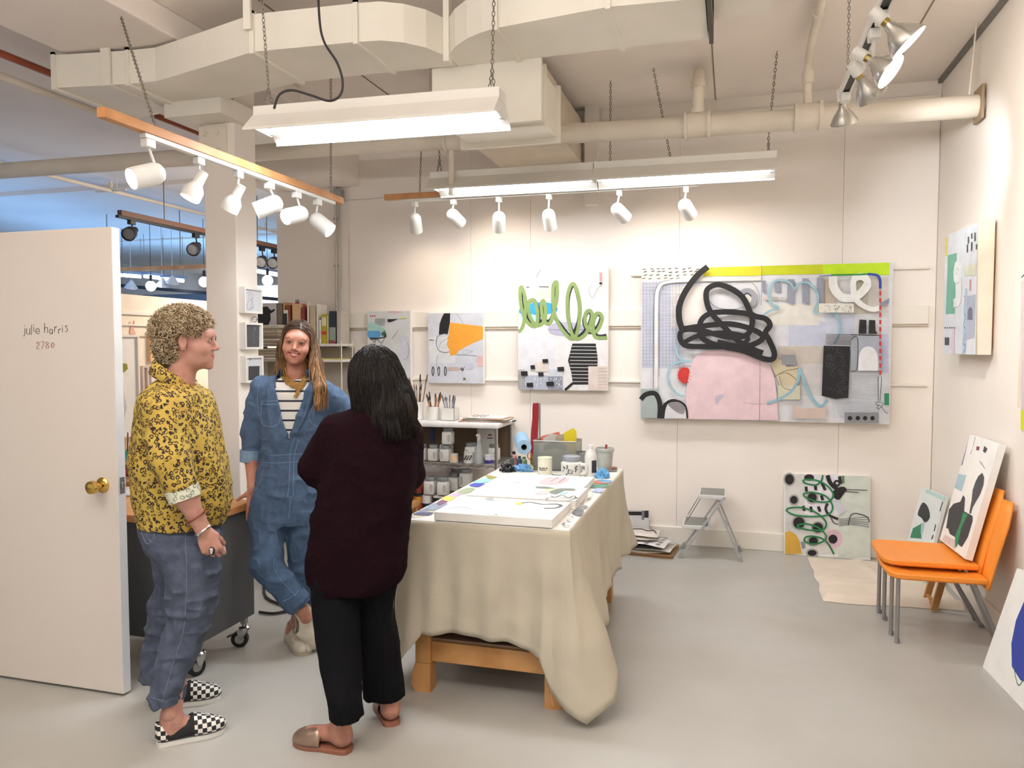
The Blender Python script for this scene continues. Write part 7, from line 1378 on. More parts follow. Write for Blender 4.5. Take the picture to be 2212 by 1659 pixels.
def fold(V, Q, amp, f, sc=(1, 1, 1), seed=1, mask=None):
    N = vnorm(V, Q); U = V*np.array(sc); d = (ridge(U, f, seed)-.4)*amp+(ridge(U, f*2.3, seed+5)-.4)*amp*.4
    if mask is not None: d = d*mask(V)
    return V+N*d[:, None], Q
def ombre(name, tip):
    def b(nt, tc):
        s = nd(nt, 'ShaderNodeSeparateXYZ'); nt.links.new(tc.outputs['Object'], s.inputs[0]); mr = nd(nt, 'ShaderNodeMapRange'); mr.inputs[1].default_value = 1.60; mr.inputs[2].default_value = 1.38; nt.links.new(s.outputs[2], mr.inputs[0]); return mixc(nt, mr.outputs[0], '#4a3324', tip)
    return custom(name, .5, b)
# ------------------------------------------------------------ person one: curly hair, leopard shirt
fr = Frame(3.04, 400); L = fr.L
p1 = thing('person', 'woman with curly blonde hair in yellow leopard shirt and jeans, standing by the door', 'person', fr.W((0, 0, 0)))
hc = L(411, 736, 0); R1 = rotm(0, 0, R_(97)); T1 = head_to(fr, hc, R1, 1.0)
nh1, nt1 = fr.to(pz(337, 1611)), fr.to(pz(488, 1577)); fh1, ft1 = fr.to(pz(338, 1529)), fr.to(pz(478, 1508))
SK1 = skinmat('skin fair', '#b98b7b', '#a87565')
parts = [head_mesh(fr, hc, R1, 1.0, L(374, 868, .0), 0, .0022, .056)]
body = [loft([R_row(fr, 860, 330, 430, 0, .13), R_row(fr, 1000, 315, 455, 0, .12), R_row(fr, 1150, 330, 455, 0, .13)], .03), cone(L(357, 885, -.12), L(373, 1008, -.205), .05, .04, .02)]
for s, dy0, dy1, a in ((1, -.06, -.10, nh1), (-1, .12, .16, fh1)): body += [cone(L(400, 1150, dy0), L(405 if s > 0 else 385, 1330, (dy0+dy1)/2), .075, .05, .03), cone(L(405 if s > 0 else 385, 1330, (dy0+dy1)/2), a+np.array([.05, .01, .12]), .044, .032, .03)]
parts.append(sdf(body, .008)); el = L(370, 1005, -.205); wr = L(438, 1143, -.175)
V, Q = sdf([cone(el, L(402, 1075, -.20), .040, .041, .02), cone(L(402, 1075, -.20), wr, .041, .0275, .02), cone(wr, L(441, 1149, -.175), .0265, .026, .01)], .0035); parts.append((V, Q))
parts.append(hand_mesh(L(440, 1147, -.175), (.36, .05, -.93), (.25, -1, .0), ((.75, 1.25, .9), (.85, 1.3, .9), (.95, 1.3, .9), (1.05, 1.3, .9)), right=False, s=.93, spread=(.04, .0, -.04, -.08), thumb=(.30, .90, -.55)))
for a, b in ((nh1, nt1), (fh1, ft1)):
    d = (b-a)/np.linalg.norm(b-a); an = a+d*.055+np.array([0, 0, .10]); parts.append(sdf([cone(an+np.array([.005, .02*(1 if a is nh1 else -.5), .09]), an, .038, .036, .02), cone(an, a+d*.05+np.array([0, 0, .05]), .036, .034, .02)]+foot(a+d*.015+np.array([0, 0, .02]), b-d*.03+np.array([0, 0, .02])), .005))
lipz = lambda C: None
def headcols(c, R, sc, zl, lf=0, wd=.0235):
    M = np.array(R)
    def f(C, N):
        q = ((C-c)/sc)@M; q[:, 2] -= lf*(q[:, 0]/.035)**2; lip = (q[:, 1] < -.066) & (np.abs(q[:, 0]) < wd) & (q[:, 2] > zl[0]) & (q[:, 2] < zl[1]) & (((q[:, 0]/wd)**2+((q[:, 2]-(zl[0]+zl[1])/2)/((zl[1]-zl[0])/2))**2) < 1); return np.where(lip, 1, 0)
    return f
b1 = skinmesh(parts, 'body', [SK1, LIP], p1, fr, headcols(hc, R1, 1.0, (-.0675, -.0525)))
face_parts(T1, p1, mat('blonde brow', '#a5825c', .7), 0)
# jeans
jl = [loft([R_row(fr, 1085, 312, 472, 0, .135), R_row(fr, 1130, 306, 472, 0, .15), R_row(fr, 1170, 318, 472, 0, .15), R_row(fr, 1210, 345, 470, 0, .13)], .03),
      loft([R_row(fr, 1150, 322, 471, -.06, .09), R_row(fr, 1200, 343, 472, -.07, .095), R_row(fr, 1250, 361, 471, -.08, .09), R_row(fr, 1324, 363, 463, -.09, .082), R_row(fr, 1377, 346, 441, -.10, .076), R_row(fr, 1446, 332, 410, -.14, .076), R_row(fr, 1517, 325, 392, -.158, .072)], .025),
      loft([R_row(fr, 1150, 320, 465, .08, .09), R_row(fr, 1237, 338, 450, .11, .09), R_row(fr, 1324, 322, 420, .13, .082), R_row(fr, 1400, 312, 402, .145, .076), R_row(fr, 1463, 306, 380, .14, .075)], .025)]
jl += [minus(loft([R_row(fr, 1495, 330, 389, -.158, .063), R_row(fr, 1530, 329, 388, -.158, .063)], .002)), minus(loft([R_row(fr, 1440, 312, 376, .14, .066), R_row(fr, 1475, 311, 375, .14, .066)], .002))]
V, Q = sdf(jl, .0045); V = smooth(V, Q, 2); V, Q = fold(V, Q, .011, 9, (1, 1, 1.5), 3, lambda V: np.clip((1.0-V[:, 2])/.5, 0, 1)); j1 = skinmesh([(V, Q)], 'jeans', [JEANS], p1, fr)
bv = bvh_of(j1)
for pts in ([(400, 1140), (403, 1220), (402, 1300), (395, 1370), (372, 1440), (352, 1515)], [(306, 1150), (318, 1175), (332, 1160), (337, 1135)], [(326, 1507), (350, 1512), (391, 1509)], [(322, 1165), (330, 1172), (338, 1158)]): seam(bv, pts, STITCHD, j1, .0014)
# shirt
jk = [loft([R_row(fr, 818, 345, 405, 0, .085), R_row(fr, 833, 328, 424, 0, .13), R_row(fr, 852, 314, 446, 0, .175), R_row(fr, 885, 304, 459, 0, .19), R_row(fr, 925, 299, 471, 0, .185), R_row(fr, 970, 292, 481, 0, .178), R_row(fr, 1015, 291, 490, 0, .178), R_row(fr, 1060, 293, 494, 0, .175), R_row(fr, 1100, 300, 489, 0, .17), R_row(fr, 1132, 308, 478, 0, .165)], .02),
      cone(L(352, 885, -.15), L(366, 990, -.20), .080, .070, .03), cut(cone(L(366, 990, -.20), L(399, 1072, -.20), .070, .056, .025), L(399, 1072, -.20)-L(366, 990, -.20), L(393, 1056, -.20)), cone(L(372, 880, .15), L(420, 990, .18), .078, .068, .03), cone(L(420, 990, .18), L(452, 1075, .12), .065, .05, .03),
      minus(loft([R_row(fr, 1115, 314, 472, 0, .155), R_row(fr, 1150, 314, 470, 0, .155)], .003)), minus(cone(L(390, 1052, -.20), L(403, 1085, -.20), .047, .047, .003)), minus(cone(L(378, 850, 0), hc+np.array([-.02, 0, -.09]), .057, .060, .004))]
V, Q = sdf(jk, .0045); V = smooth(V, Q, 2); V, Q = fold(V, Q, .009, 8, (1.3, 1, .8), 6); s1 = skinmesh([(V, Q)], 'leopard_shirt', [LEO], p1, fr)
m = MB(); cr_ = []
for k in np.linspace(0, 1, 25):
    a = 2*math.pi*k; c = L(377, 822, 0); cr_.append([fr.W(c+np.array([(.060+o)*math.cos(a)+.004, (.072+o)*math.sin(a), h_-.042*math.cos(a)-.030*max(0, math.cos(a))**3])) for o, h_ in ((-.002, .035), (.008, .048), (.020, .036), (.034, -.004))])
m.grid([list(r) for r in zip(*cr_)]); m.build('collar', LEO, s1, smooth=True, solid=.003)
cv = [sdf([cone(L(389, 1046, -.20), L(400, 1076, -.20), .0625, .059, .004), minus(cone(L(388, 1040, -.20), L(404, 1086, -.20), .049, .046, .002))], .0035)]; V, Q = cv[0]; hd = (L(400, 1076, -.2)-L(389, 1046, -.2)); hd /= np.linalg.norm(hd)
tq = (V-L(389, 1046, -.20))@hd; V = V-hd*np.clip(tq-.060, 0, 1)[:, None]-hd*np.clip(tq-0.012, -1, 0)[:, None]; skinmesh([(V, Q)], 'turned_cuff', [LEOIN], s1, fr)
# bracelets and ring
def bangle(c, d, r, m_, name, w=.003, beads=0, par=None, sy=1):
    A, B, D = frame(d); mb = MB()
    if beads:
        for k in range(beads): a = 6.283*k/beads; mb.sphere(fr.W(c+(A*math.cos(a)+B*math.sin(a)*sy)*r), w, 8)
    else: mb.tube([fr.W(c+(A*math.cos(a)+B*math.sin(a)*sy)*r) for a in np.linspace(0, 6.283, 25)[:-1]], w, 6, True)
    return mb.build(name, m_, par, smooth=True)
ad = wr-el; ad /= np.linalg.norm(ad)
bangle(L(424, 1116, -.19), ad+np.array([.0, 0, .3]), .037, mat('red brown beads', '#7d3226', .4), 'bead_bracelet', .0042, 24, p1); bangle(L(438, 1145, -.178), ad+np.array([.1, 0, .2]), .033, mat('silver', '#d5d0c6', .25, .9), 'silver_bangle', .004, 0, p1); m = MB(); m.sphere(fr.W(L(437, 1151, -.178)+np.array([0, -.035, 0])), .006, 8); m.build('bangle_stud', STEEL, p1)
rc = L(458, 1190, -.222); MB().sphere(fr.W(rc), .013, 14, (1, .6, 1.25)).build('skull_ring', mat('black enamel ring', '#15151a', .25), p1, smooth=True); m = MB().sphere(fr.W(rc+np.array([0, -.008, .004])), .0075, 10, (1, .5, 1.1)); m.sphere(fr.W(rc+np.array([0, -.008, -.006])), .005, 8, (1, .5, .8)); m.build('ring_face', mat('ivory enamel', '#d8d6cc', .3), p1)
m = MB(); [m.sphere(fr.W(rc+np.array([s*.0032, -.0118, .005])), .0020, 6) for s in (1, -1)]; m.build('ring_eyes', BLACKP, p1)
# curly hair
def hair_ok(q): # head-local: where hair grows
    x, y, z = q
    if z < .064 and y < -.036-max(0, z)*.75: return False
    if z < .115 and y < -.095: return False
    if abs(x) > .040 and -.045 < z < .018 and -.060 < y < .030: return False
    return z > -.098+max(0, .06-y)*.55
EA, EB = (np.array([0, .028, .044]), np.array([.090, .112, .090])), (np.array([0, .066, -.022]), np.array([.078, .068, .074]))
hp = [cut(ell(EA[0], EA[1], .02), (0, -1, -.55), (0, -.050, .060)), ell(EB[0], EB[1], .03)]
hp = [hp[0], hp[1], minus(ell((-.085, -.012, -.020), (.05, .040, .042), .006)), minus(ell((.085, -.012, -.020), (.05, .040, .042), .006))]
V, Q = sdf(hp, .004); N = vnorm(V, Q); V = V+N*(vnoise(V, 60, 4)*.006-.006)[:, None]; V = V@R1.T+hc; HB1 = mat('curly blonde hair base', '#7a6448', .9, noise=(40, .3), c2='#5b4834'); hr = skinmesh([(V, Q)], 'hair', [HB1], p1, fr)
rr = np.random.RandomState(3); paths = [[], [], []]; cnt = 0
def inell(q, E, k): return (((q-E[0])/(E[1]*k))**2).sum() < 1
while cnt < 2300:
    d = rr.normal(size=3); d /= np.linalg.norm(d); E, O_ = (EA, EB) if rr.rand() < .68 else (EB, EA); q = E[0]+d*E[1]*rr.uniform(.93, 1.10)
    if inell(q, O_, .93) or not hair_ok(q) or (d[0] > .75 and rr.rand() < .7): continue
    A, B, D = frame(d); th = rr.uniform(0, 6.28); tdir = A*math.cos(th)+B*math.sin(th); bd = np.cross(d, tdir); cr = rr.uniform(.004, .010); turns = rr.uniform(.7, 1.7); ln = rr.uniform(.006, .026); P = []; cnt += 1; ph = rr.uniform(0, 6.28)
    for k in range(11):
        a = ph+k/10*turns*6.283; w_ = 1-.35*k/10; P.append(hc+R1@(q+tdir*(ln*(k/10-.5)+cr*w_*math.cos(a))+(bd*.8+d*.5)*cr*w_*math.sin(a)+d*(.002+.007*k/10)))
    paths[rr.choice(3, p=[.38, .37, .25])].append(P)
for g_, n_, c_ in zip(paths, ('curl light', 'curl mid', 'curl dark'), ('#cbb998', '#ab9471', '#7d664a')): hair_strands(g_, 'curls', mat(n_, c_, .55), hr, fr, .0017, 3)
m = MB(); e = T1((-.083, -.004, -.034)); m.sphere(e, .0028, 8); m.build('earring', STEEL, p1)
for a, b in ((nh1, nt1), (fh1, ft1)):
    so = shoe(fr.W(a), fr.W(b), .100, p1, 'slip_on_shoe', 'slip', [CHECK, mat('black shoe canvas', '#1b1b1d', .8)], mat('white rubber', '#e2e0db', .5), .062, .030, .50, mat('foxing black', '#202022'))
    if a is nh1:
        m = MB().use(mat('pink print', '#b5476a', .6)); 
        for k in range(3): m.tube(spline([so[1](.66+.06*k+.03*math.sin(j), -.022+.012*j-.0*k, .030+.050*(1-.9*k*.25)) for j in range(4)], 3), .0016, 5)
        m.build('pink_print', None, so[0])
# ------------------------------------------------------------ person two: denim coverall
fr = Frame(3.80, 640); L = fr.L
p2 = thing('person', 'smiling woman with long light brown hair in blue denim coverall, leaning by the desk', 'person', fr.W((0, 0, 0)))
hc = L(642, 742, -.02); R2 = rotm(0, R_(8), 0)@rotm(0, 0, R_(9))@rotm(R_(-2), 0, 0); SC2 = .91; T2 = head_to(fr, hc, R2, SC2); SK2 = skinmat('skin warm', '#ba8571', '#a9705c')
parts = [head_mesh(fr, hc, R2, SC2, L(638, 842, .02), 1, .0020, .049)]
sa = fr.to(pz(633, 1388)); sb = fr.to(pz(662, 1417)); sd = (sb-sa)/np.linalg.norm(sb-sa); sa = sb-sd*.255
body = [loft([R_row(fr, 830, 585, 690, .01, .08), R_row(fr, 860, 575, 700, .01, .095), R_row(fr, 985, 582, 680, .01, .08), R_row(fr, 1090, 572, 680, .01, .09)], .03), cone(L(566, 838, 0), L(546, 930, .03), .042, .038, .02), cone(L(704, 850, .02), L(755, 886, .08), .042, .038, .02),
        cone(L(590, 1100, -.01), L(580, 1222, -.12), .058, .045, .03), cone(L(580, 1222, -.12), L(652, 1312, -.085), .048, .033, .02), cone(L(664, 1100, .01), L(658, 1220, .03), .058, .045, .03), cone(L(655, 1220, .03), L(645, 1340, .05), .048, .032, .02)]
parts.append(sdf(body, .008))
w2 = L(546, 1052, -.035); parts.append(sdf([cone(L(547, 925, .03), L(543, 990, .01), .036, .033, .02), cone(L(543, 990, .01), w2, .033, .025, .02), cone(w2, w2+np.array([0, 0, -.02]), .025, .024, .01)], .004))
parts.append(hand_mesh(w2+np.array([.004, 0, -.01]), (.05, -.10, -1), (.0, -1, .1), ((.1, .15, .1), (.15, .2, .1), (.2, .2, .15), (.3, .25, .2)), right=True, s=.88, thumb=(1, .45, .1), spread=(.2, .03, -.08, -.2)))
parts.append(sdf([cone(L(755, 886, .08), L(725, 960, -.02), .036, .026, .02)], .005)); parts.append(hand_mesh(L(722, 965, -.03), (-.8, -.2, -.5), (.2, -1, .1), (.3, .3, .3), right=False, s=.88))
ak = L(655, 1318, -.085); tk = L(682, 1388, -.03); fd = (tk-ak)/np.linalg.norm(tk-ak)
parts.append(sdf([cone(L(636, 1292, -.095), L(651, 1316, -.088), .036, .031, .015), cone(L(651, 1316, -.088), L(660, 1334, -.08), .032, .03, .015), ell(L(659, 1326, -.06), (.03, .036, .034), .015), cone(L(645, 1322, .05), L(641, 1350, .05), .034, .032, .015), cone(L(641, 1350, .05), sa+sd*.06+np.array([0, 0, .07]), .032, .034, .02)]+foot(sa+sd*.02+np.array([0, 0, .015]), sb-sd*.02+np.array([0, 0, .015])), .0045))
skinmesh(parts, 'body', [SK2, LIP], p2, fr, headcols(hc, R2, SC2, (-.0745, -.0500), .0125, .035)); face_parts(T2, p2, mat('brown brow', '#4a3226', .7), 1, SC2)
# striped shirt
V, Q = sdf([loft([R_row(fr, 812, 614, 664, .005, .058), R_row(fr, 826, 590, 684, .005, .085), R_row(fr, 850, 572, 704, .005, .104), R_row(fr, 985, 575, 686, .01, .093)], .02), minus(cone(L(638, 830, .0), L(640, 790, -.01), .062, .062, .006))], .0045); skinmesh([(smooth(V, Q, 2), Q)], 'striped_shirt', [SHIRT], p2, fr)
# coverall
A0, A1, A2 = L(599, 803), L(636, 945), L(674, 826)
def vneck(X, Y, Z):
    n1 = np.array([-(A1[2]-A0[2]), A1[0]-A0[0]]); n1 /= np.linalg.norm(n1); n2 = np.array([(A1[2]-A2[2]), -(A1[0]-A2[0])]); n2 /= np.linalg.norm(n2)
    a = (X-A1[0])*n1[0]+(Z-A1[2])*n1[1]; b = (X-A1[0])*n2[0]+(Z-A1[2])*n2[1]
    cx_, cz_ = A1[0], A1[2]+.2; sa_ = np.sign((cx_-A1[0])*n1[0]+(cz_-A1[2])*n1[1]); sb_ = np.sign((cx_-A1[0])*n2[0]+(cz_-A1[2])*n2[1])
    return np.maximum(np.maximum(-sa_*a, -sb_*b), Y-.005)
vn = (vneck, np.array([A0[0]-.05, -.3, A1[2]-.02]), np.array([A2[0]+.08, .05, A0[2]+.1]), .003, 1)
def cover(e):
    return [loft([R_row(fr, 808, 606, 672, .01, .066+e), R_row(fr, 822, 572, 700, .01, .098+e), R_row(fr, 845, 557, 714, .01, .118+e), R_row(fr, 880, 558, 710, .01, .124+e), R_row(fr, 930, 562, 700, .01, .122+e), R_row(fr, 985, 566, 688, .01, .108+e), R_row(fr, 1030, 556, 694, .01, .122+e), R_row(fr, 1085, 547, 694, .01, .132+e), R_row(fr, 1125, 545, 690, .01, .12)], .02),
      cone(L(565, 838, .0), L(547, 925, .03), .060, .056, .03), cone(L(547, 925, .03), L(542, 988, .02), .056, .047, .02), cone(L(703, 848, .02), L(753, 884, .08), .060, .054, .03), cone(L(753, 884, .08), L(728, 955, 0), .052, .045, .02)]
cp = cover(0)+[cone(L(583, 1085, -.0), L(575, 1220, -.11), .092, .072, .04), cone(L(575, 1220, -.11), L(640, 1299, -.09), .074, .064, .025),
      loft([R_row(fr, 1100, 615, 696, .01, .10), R_row(fr, 1180, 622, 692, .02, .088), R_row(fr, 1240, 629, 690, .03, .078), R_row(fr, 1290, 628, 684, .045, .070), R_row(fr, 1318, 627, 676, .05, .066)], .02), vn,
      minus(cone(L(632, 1290, -.092), L(646, 1307, -.088), .053, .053, .003)), minus(loft([R_row(fr, 1300, 634, 670, .05, .058), R_row(fr, 1330, 634, 670, .05, .058)], .003)), minus(cone(L(543, 975, .02), L(542, 1000, .02), .040, .040, .002)), minus(cone(L(639, 840, 0), L(641, 790, -.01), .064, .066, .004))]
V, Q = sdf(cp, .0045); V = smooth(V, Q, 2); V, Q = fold(V, Q, .009, 10, (1, 1, 1), 12); cv2 = skinmesh([(V, Q)], 'denim_coverall', [DENIM], p2, fr); bv = bvh_of(cv2)
for pts in ([(565, 868), (584, 866), (606, 866)], [(565, 868), (564, 895), (566, 914), (583, 922), (602, 914), (607, 885), (606, 866)], [(566, 874), (606, 873)], [(668, 890), (684, 872), (706, 868)], [(668, 890), (668, 908), (688, 922), (705, 910)], [(566, 985), (600, 983), (652, 981), (690, 984)], [(566, 999), (600, 1000), (652, 997), (690, 1000)],
            [(636, 945), (627, 980), (625, 1040), (621, 1072)], [(645, 950), (636, 985), (634, 1040), (632, 1072), (621, 1073)], [(571, 1010), (562, 1040), (552, 1060)], [(596, 1205), (590, 1222), (604, 1250), (625, 1272), (640, 1290)], [(612, 1298), (630, 1290), (650, 1272)], [(624, 1120), (626, 1100), (628, 1075)], [(560, 830), (556, 860), (560, 900)]): seam(bv, pts, STITCH, cv2, .0011)
for e0, s in (([(600, 800), (608, 835), (622, 890), (635, 941)], -1), ([(674, 824), (664, 858), (650, 905), (637, 941)], 1)):
    A_ = onto(bv, [(u+s*2, v) for u, v in e0], .007, 6); B_ = onto(bv, [(u+s*w_, v) for (u, v), w_ in zip(e0, (15, 15, 9, 3))], .003, 6); n_ = min(len(A_), len(B_))
    if n_ > 4: MB().grid([A_[-n_:], [(a*.5+b*.5)-FH*.004 for a, b in zip(A_[-n_:], B_[-n_:])], B_[-n_:]]).build('lapel', DENIM, cv2, smooth=True, solid=.004)
m = MB(); m.grid([[fr.W(L(638, 806, .0)+np.array([(.070+o)*math.cos(a), (.066+o)*math.sin(a), h_-.010*abs(math.cos(a))])) for a in np.linspace(-.5, math.pi+.5, 21)] for o, h_ in ((.004, -.012), (0, .012), (.004, .028), (.012, .022), (.020, -.004))]); m.build('collar', DENIM, cv2, smooth=True, solid=.003)
for (a, b, r0, r1, nm) in ((L(542, 972, .02), L(541, 997, .02), .0535, .051, 'turned_cuff'), (L(630, 1287, -.094), L(643, 1303, -.088), .0685, .0685, 'trouser_cuff')):
    hd = (b-a)/np.linalg.norm(b-a); V, Q = sdf([cone(a, b, r0, r1, .003), minus(cone(a-hd*.05, b+hd*.05, r0-.010, r1-.010, .002))], .0035); t_ = (V-a)@hd; Lh = np.linalg.norm(b-a); V = V-hd*np.clip(t_-Lh, 0, 1)[:, None]-hd*np.clip(t_, -1, 0)[:, None]; skinmesh([(V, Q)], nm, [DENIML if nm == 'turned_cuff' else DENIM], cv2, fr)
# necklace of gold beads, laid over shirt and throat
rr = random.Random(4); GOLD = mat('gold beads', '#b98f4a', .35, .45); bs_, bb_ = bvh_of([o for o in p2.children if o.name.startswith('striped_shirt')][0]), bvh_of([o for o in p2.children if o.name.startswith('body')][0])
def surf(u, v, lift):
    d = Vector(ray(u, v)).normalized(); best = None
    for B_ in (bs_, bb_):
        h = B_.ray_cast(Vector(CAM), d)
        if h[0] is not None and (best is None or h[3] < best[3]): best = h
    return None if best is None else np.array(best[0])+np.array(best[1])*lift
path = spline([np.array([a, b, 0.]) for a, b in ((607, 792), (609, 808), (617, 824), (632, 836), (648, 840), (659, 828), (664, 806))], 10); m = MB()
for k, q_ in enumerate(path):
    c0 = np.array([640., 795, 0]); dr_ = (c0-q_)/np.linalg.norm(c0-q_)
    for j in range(6):
        w_ = q_+dr_*(j*2.7-2+rr.uniform(-1, 1)); s_ = surf(w_[0], w_[1], .006+.006*math.sin(j/5*3.14))
        if s_ is not None: m.sphere(s_, .0026+.0012*rr.random(), 6)
for k in range(60): s_ = surf(651-k*.22+rr.uniform(-4, 4), 838+k*.33, .012); m.sphere(s_, .0038, 6) if s_ is not None else None
nk = m.build('bead_necklace', GOLD, p2, smooth=True); nk['kind'] = 'stuff'
# long straight hair
HB2 = mat('light brown hair', '#6b4a34', .55, noise=(30, .3), c2='#4b3324'); rr = np.random.RandomState(8)
hp = [cut(ell((0, .014, .034), (.083, .098, .093), .02), (0, -1, -.80), (0, -.052, .050)), ell((0, .055, -.03), (.078, .055, .09), .03), minus(ell((0, -.078, -.030), (.078, .078, .100), .008)), minus(ell((-.004, -.06, .022), (.056, .05, .052), .008))]
V, Q = sdf(hp, .003); V = smooth(V, Q, 2); V = V@R2.T*SC2+hc; OM = ombre('hair base ombre', '#8a6540')
hl = [cone(L(612, 745, .02), L(606, 800, .02), .028, .020, .02), cone(L(606, 800, .02), L(607, 812, .03), .020, .012, .02), cone(L(676, 735, .03), L(684, 790, -.04), .020, .026, .02), cone(L(684, 790, -.04), L(692, 838, -.115), .026, .024, .02), cone(L(692, 838, -.115), L(685, 872, -.145), .022, .008, .02)]
V2, Q2 = sdf(hl, .004); hr = skinmesh([(V, Q), (smooth(V2, Q2, 2), Q2)], 'hair', [OM], p2, fr)
rr = np.random.RandomState(8); bvh_ = bvh_of(hr); vv = vertsof(hr); u_of = lambda p: CX+FPX*float((p-CAM)@RT)/float((p-CAM)@FH)
def badf(p): q = ((fr.to(p)-hc)/SC2)@R2; return q[1] < -.030 and abs(q[0]) < .070 and -.13 < q[2] < .076-.25*max(0, abs(q[0])-.02)
def dirf(p):
    q = ((fr.to(p)-hc)/SC2)@R2; k_ = np.clip((q[2]-.03)/.06, 0, 1)*np.clip((.05-q[1])/.08, 0, 1); d = np.array([(1 if q[0] > .012 else -1)*1.3, .45, 0])*k_+np.array([0, 0, -1])*(1-.8*k_); d = fr.W((d@R2.T))-fr.G; return d/np.linalg.norm(d)
zm = lambda p: 1.375 if u_of(p) < 640 else 1.215
S_ = comb(bvh_, vv, 1100, 13, .022, .0015, rr, .003, zmin=zm, bad=badf)+comb(bvh_, vv[vv[:, 2] > 1.575], 600, 13, .020, .001, rr, .003, zmin=zm, bad=badf, dirf=dirf)
lows = vv[vv[:, 2] < 1.50]; S_ += comb(bvh_, lows, 900, 12, .018, .002, rr, .004, tuple(RT*.03-FH*.05), zm, badf); G = [S_[0::3], S_[1::3], S_[2::3]]
for g_, (n_, c_) in zip(G, (('hair highlight', '#b98f5e'), ('hair mid', '#94693f'), ('hair dark', '#5d3f2b'))): hair_strands(g_, 'strands', ombre(n_, c_), hr, None, .0017, 3)
BEI = mat('beige leather', '#cfc6b2', .55, noise=(20, .06)); BSO = mat('beige sole', '#b9ae98', .6)
s_, pt_ = shoe(fr.W(sa), fr.W(sb), .102, p2, 'lace_up_shoe', 'oxford', [BEI], BSO, .060, .020, .50)
LC = mat('grey laces', '#8f8a80', .8)
for k in range(4): MB().tube([pt_(.48+.07*k, s*.022, .020+.086-.012*k) for s in (-1, 0, 1)], .0022, 5).build('lace', LC, s_)
for sgn in (-1, 1): MB().tube(spline([pt_(.50, 0, .108), pt_(.60, sgn*.03, .112), pt_(.70, sgn*.035, .095), pt_(.62, sgn*.01, .104)], 4), .0022, 5).build('lace', LC, s_)
tn = L(688, 1391, -.02); tn[2] = .012; hn = L(665, 1300, -.045); dn = (tn-hn)/np.linalg.norm(tn-hn); upn = fr.W(np.array([-.75, -.55, .2]))-fr.G
s_, pt_ = shoe(fr.W(tn-dn*.235), fr.W(tn), .095, p2, 'lace_up_shoe', 'oxford', [BEI], BSO, .055, .018, .50, up=tuple(upn))
for k in range(4): MB().tube([pt_(.48+.07*k, s*.02, .018+.080-.012*k) for s in (-1, 0, 1)], .0022, 5).build('lace', LC, s_)
MB().tube(spline([pt_(.5, 0, .10), pt_(.56, -.02, .13), pt_(.66, -.02, .12)], 4), .0022, 5).build('lace', LC, s_)
rg = w2+np.array([-.002, -.02, -.092]); bangle(rg, (0, 0, 1), .010, GOLD, 'finger_ring', .0014, 0, p2)
# ------------------------------------------------------------ person three: dark hair, burgundy sweater, seen from behind
fr = Frame(2.97, 780); L = fr.L
p3 = thing('person', 'woman with dark wavy hair seen from behind, in burgundy sweater and black trousers', 'person', fr.W((0, 0, 0)))
hc = L(808, 818, .02); R3 = rotm(0, 0, R_(-133)); SK3 = skinmat('skin tan', '#ad7d6a', '#996654')
lh, lt = fr.to(pz(762, 1634)), fr.to(pz(640, 1603)); rh, rt_ = fr.to(pz(848, 1571)), fr.to(pz(826, 1517))
lh = np.array([lh[0]-.01, lh[1]+.03, 0]); ld = (lt-lh)/np.linalg.norm(lt-lh); lt = lh+ld*.248; rd = (rt_-rh)/np.linalg.norm(rt_-rh); rt_ = rh+rd*.24
parts = [head_mesh(fr, hc, R3, 1.0, L(806, 915, .02), 0, .0028, .054)]
body = [loft([R_row(fr, 910, 735, 880, 0, .10), R_row(fr, 1060, 710, 870, 0, .10), R_row(fr, 1200, 695, 860, 0, .12)], .03), cone(L(724, 930, -.01), L(676, 1016, .0), .045, .04, .02), cone(L(676, 1016, .0), L(770, 1035, .20), .038, .027, .02), cone(L(880, 935, .03), L(884, 1030, .12), .045, .04, .02), cone(L(884, 1030, .12), L(800, 1030, .22), .038, .027, .02),
        cone(L(730, 1200, -.03), L(730, 1380, -.06), .08, .05, .03), cone(L(730, 1380, -.06), lh+ld*.05+np.array([0, 0, .16]), .045, .034, .03), cone(L(815, 1200, .03), L(818, 1370, .05), .08, .05, .03), cone(L(818, 1370, .05), rh+rd*.05+np.array([0, 0, .16]), .05, .037, .03)]
parts.append(sdf(body, .008)); parts.append(hand_mesh(L(770, 1035, .20), (.8, .1, .4), (.1, 1, .2), (.3, .4, .3), s=.9)); parts.append(hand_mesh(L(800, 1030, .22), (-.8, .1, .3), (.1, 1, .2), (.3, .4, .3), right=False, s=.9))
for h_, d_, t_ in ((lh, ld, lt), (rh, rd, rt_)): parts.append(sdf([cone(h_+d_*.052+np.array([0, .012, .19]), h_+d_*.045+np.array([0, 0, .11]), .036, .035, .02), cone(h_+d_*.045+np.array([0, 0, .11]), h_+d_*.042+np.array([0, 0, .055]), .036, .034, .02)]+foot(h_+np.array([0, 0, .018]), t_-d_*.02+np.array([0, 0, .018])), .0045))
skinmesh(parts, 'body', [SK3, LIP], p3, fr, headcols(hc, R3, 1.0, (-.0675, -.0525))); face_parts(head_to(fr, hc, R3, 1.0), p3, mat('dark brow', '#221a17', .7), 0)
